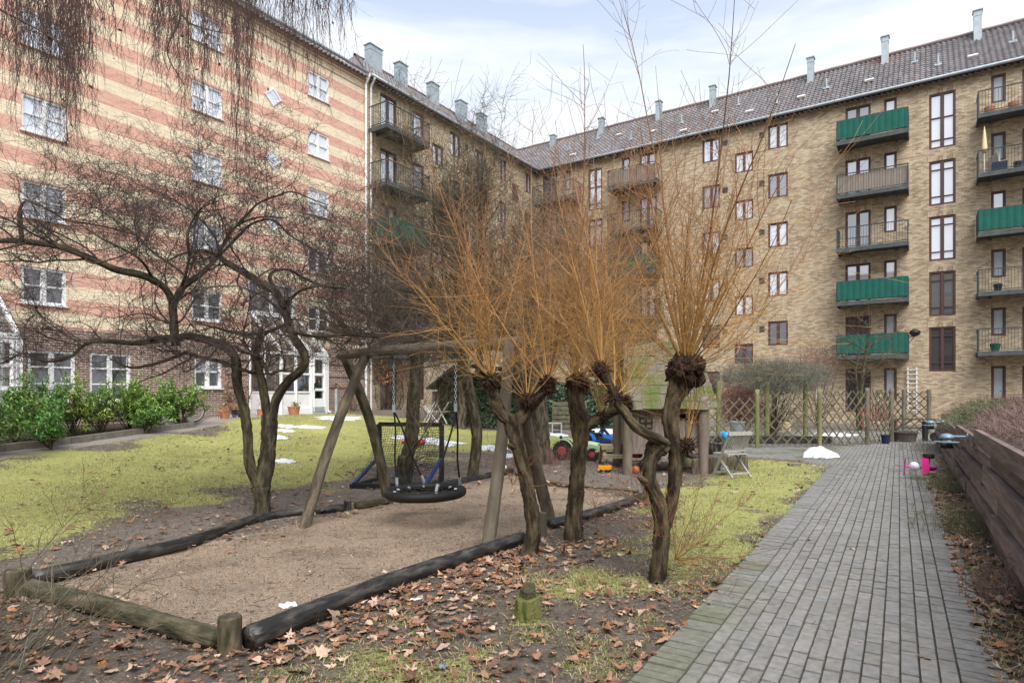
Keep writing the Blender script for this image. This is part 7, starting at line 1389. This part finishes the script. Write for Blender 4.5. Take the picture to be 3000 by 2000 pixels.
# ---------------------------------------------------------------- leaves, debris, grass (uncountable)
r = np.random.default_rng(99); n = 150000
x = r.uniform(-8, 9, n); y = r.uniform(1.6, 17, n)
LOGL = poly_px([(700, 1935), (1000, 1850), (1330, 1700), (1600, 1600), (1960, 1500), (2000, 1560), (1700, 1700), (1500, 1900), (1350, 2150), (300, 2150), (300, 1900)])
dn = .10+0*x; dn = np.maximum(dn, .95*smooth(sdist(x, y, LOGL)/.5+.3)*smooth((vn(x, y, 1.2)-.30)*4)); sdn = sdist(x, y, SAND); dn = np.where(sdn > .1, .012, dn); dn = np.where((sdn > -.25) & (sdn < .3), np.maximum(dn, .16), dn); lw = np.maximum(sdist(x, y, LAWN), sdist(x, y, LAWN2)); dn = np.where(lw > .3, .05, dn)
pv = x*PV[0]+y*PV[1]; wt = (x-WA[0])*WN[0]+(y-WA[1])*WN[1]; onp = (pv > -1.24) & (pv < .44) & (y < 17); dn = np.where(onp, .002, dn); dn = np.where((pv > .42) & (wt > .03), .95, dn); dn = np.where(wt < .04, 0, dn); dn = np.where(sdist(x, y, PLAZA) > 0, .003, dn); dn = np.where((y < 5.2) & (~onp) & (sdn < 0) & (wt > .03), np.maximum(dn, .42), dn)
nearlog = smooth(1-np.abs(sdist(x, y, poly_px([(728, 1940), (1150, 1750), (1560, 1610), (1500, 1660), (1150, 1800), (900, 1900)])))/.35); k = r.random(n) < np.maximum(dn*.62, nearlog*.95*(sdn < 0)); x, y = x[k], y[k]; n = len(x)
sp = np.array([0, .60, .42, .88, .52, .78, .45, 1.0, .45, .78, .52, .88, .42, .60]); m = len(sp); a = np.linspace(-np.pi/2, 3*np.pi/2, m, endpoint=False)
sp[0] = .15; s = (.015+.055*r.random(n)**1.7); th = r.random(n)*6.283; simp = r.random(n) < .55
R_ = np.where(simp[:, None], (.75-.35*np.abs(np.cos(a))[None])*np.ones((n, 1)), sp[None])*s[:, None]*(1+.18*r.normal(size=(n, m)))
lx = np.cos(a)[None]*R_; ly = np.sin(a)[None]*R_; cu = r.normal(0, 7., n)[:, None]; cv = r.normal(0, 5., n)[:, None]; lz = np.abs(cu)*lx**2+cv*ly**2+r.normal(0, .003, (n, m)); tx, ty = r.normal(0, .17, (2, n))[..., None]
lz = lz+lx*tx+ly*ty; X_ = x[:, None]+lx*np.cos(th)[:, None]-ly*np.sin(th)[:, None]; Y_ = y[:, None]+lx*np.sin(th)[:, None]+ly*np.cos(th)[:, None]
zb = terr(x, y)+.008+.012*r.random(n)-lz.min(1)*.8; Vr = np.stack([X_, Y_, zb[:, None]+lz], -1); Vc = np.stack([x, y, zb+r.normal(0, .002, n)], -1)[:, None]; V = np.concatenate([Vc, Vr], 1); j = np.arange(m); f = np.stack([np.zeros(m, int), j+1, (j+1) % m+1], 1); F_ = (np.arange(n)*(m+1))[:, None, None]+f[None]
pal = np.array([[.34, .185, .115], [.44, .27, .175], [.26, .125, .075], [.40, .20, .10], [.60, .45, .33], [.20, .12, .085], [.50, .35, .27], [.30, .17, .12]]); c = pal[r.integers(0, len(pal), n)]*(.45+.75*r.random((n, 1)))
mb = MB(); mb.add(V.reshape(-1, 3), F_.reshape(-1, 3), np.repeat(c, m+1, 0)); tag(mb.build('fallen_leaves', MT['leaf_litter']), 'brown fallen leaves scattered over soil, path edge and sand', 'leaves', kind='stuff')
n = 190000; x = r.uniform(-7, 9, n); y = 1.6+12*r.random(n)**1.5; pv = x*PV[0]+y*PV[1]; wt = (x-WA[0])*WN[0]+(y-WA[1])*WN[1]; sdn = sdist(x, y, SAND); onp = (pv > -1.24) & (pv < .42); lw = np.maximum(sdist(x, y, LAWN), sdist(x, y, LAWN2))
k = (~onp) & (wt > .03) & (r.random(n) < np.where(sdn > 0, .9, np.where(lw > 0, .14, .62))); x, y = x[k], y[k]; n = len(x); th = r.random(n)*6.283; L_ = .004+.022*r.random(n)**2.5; w_ = .002+.005*r.random(n); d = np.stack([np.cos(th), np.sin(th), r.normal(0, .2, n)], 1); q = np.stack([-np.sin(th), np.cos(th), r.normal(0, .3, n)], 1); p = np.stack([x, y, terr(x, y)+.012+.008*r.random(n)-.03*(sdist(x, y, SAND) > .15)], 1)
V = np.stack([p-d*L_[:, None], p+q*w_[:, None], p+d*L_[:, None], p-q*w_[:, None]], 1); pal = np.array([[.10, .07, .05], [.20, .14, .10], [.30, .22, .16], [.05, .035, .03], [.42, .33, .25]]); c = pal[r.integers(0, 5, n)]*(.6+.7*r.random((n, 1))); mb = MB(); mb.add(V.reshape(-1, 3), (np.arange(n)*4)[:, None]+np.arange(4)[None], np.repeat(c, 4, 0)); tag(mb.build('ground_debris', MT['leaf_litter']), 'fine wood chips and leaf crumbs on soil and sand', 'debris', kind='stuff')
# twigs lying about
n = 420; x = r.uniform(-5, 5, n); y = 1.8+9*r.random(n)**1.3; pv = x*PV[0]+y*PV[1]; k = (pv < -1.3) | (r.random(n) < .05); x, y = x[k], y[k]; n = len(x); P = np.stack([x, y, terr(x, y)+.018], 1); th = r.random(n)*6.283; d = np.stack([np.cos(th), np.sin(th), 0*x], 1); N_ = 7; Q = [P]
for i in range(N_-1): d = nrm(d+r.normal(0, .22, (n, 3))*np.array([1, 1, .25])); Q.append(Q[-1]+d*(.012+.05*r.random(n)**3)[:, None])
mb = MB(); mb.tubes(np.stack(Q, 1), .003*np.linspace(1, .4, N_)[None], 4); tag(mb.build('fallen_twigs', MT['twig_dark']), 'small dark twigs lying on the soil and sand', 'twigs', kind='stuff')
# grass
def blades(n, x0, x1, y0, y1, pw, h, wd, cols, dens, seed, name, label, lean=.6):
    r = np.random.default_rng(seed); x = r.uniform(x0, x1, n); y = y0+(y1-y0)*r.random(n)**pw; pv = x*PV[0]+y*PV[1]; wt = (x-WA[0])*WN[0]+(y-WA[1])*WN[1]; d = dens(x, y, pv, wt); k = r.random(n) < d; x, y = x[k], y[k]; n = len(x); th = r.random(n)*6.283; hh = h*(.4+.9*r.random(n)); p = np.stack([x, y, terr(x, y)-.004+.0*x], 1); s = np.stack([np.cos(th), np.sin(th), 0*x], 1)*wd*(.6+.8*r.random(n))[:, None]; ln = r.normal(0, lean, (n, 2))*hh[:, None]; t1 = p+np.concatenate([ln*.45, (hh*.75)[:, None]], 1); t2 = p+np.concatenate([ln*1.2, (hh*(.95-.35*np.minimum(np.hypot(*ln.T)/hh, 1)))[:, None]], 1)
    V = np.stack([p-s, p+s, t1+s*.7, t1-s*.7, t2], 1); j = (np.arange(n)*5)[:, None]; c = np.asarray(cols)[r.integers(0, len(cols), n)]*(.7+.6*r.random((n, 1))); mb = MB(); mb.add(V.reshape(-1, 3), [j+np.array([0, 1, 2, 3])[None], j+np.array([3, 2, 4])[None]], np.repeat(c, 5, 0)); tag(mb.build(name, MT['grass']), label, 'grass', kind='stuff')
GL = [(.23, .27, .09), (.31, .35, .12), (.38, .40, .16), (.24, .22, .11), (.44, .41, .23), (.46, .47, .22)]; GD = [(.42, .34, .17), (.32, .27, .12), (.18, .22, .06), (.13, .19, .045), (.48, .40, .22)]
blades(330000, -13, 8, 5.5, 24, 1.5, .030, .0035, GL, lambda x, y, pv, wt: smooth(np.maximum(sdist(x, y, LAWN)/.9+.3, sdist(x, y, LAWN2)/.5+.5)+(vn(x, y, 1.1)-.5)*1.6)*((pv < -1.25) | (y > 17)), 301, 'lawn_grass', 'short yellow green mossy lawn grass')
blades(260000, -4, 4.5, 1.8, 8.5, 1.15, .038, .0024, GD, lambda x, y, pv, wt: smooth(sdist(x, y, PATCHY)/.5+.3)*smooth((vn(x, y+40, 1.7)-.31)*4.5)*(pv < -1.26), 302, 'dry_grass', 'thin dry and green grass tufts between the fallen leaves', .9)
blades(150000, 0, 12, 2.2, 17, 1.2, .065, .0026, GD+[(.5, .4, .26), (.3, .22, .13)], lambda x, y, pv, wt: ((pv > .40+.12*vn(x*3, y*3, 1.)) & (wt > .04))*smooth((vn(x, y, 1.9)-.36)*5), 303, 'verge_grass', 'rough grass tufts between the path and the plank wall', .9)
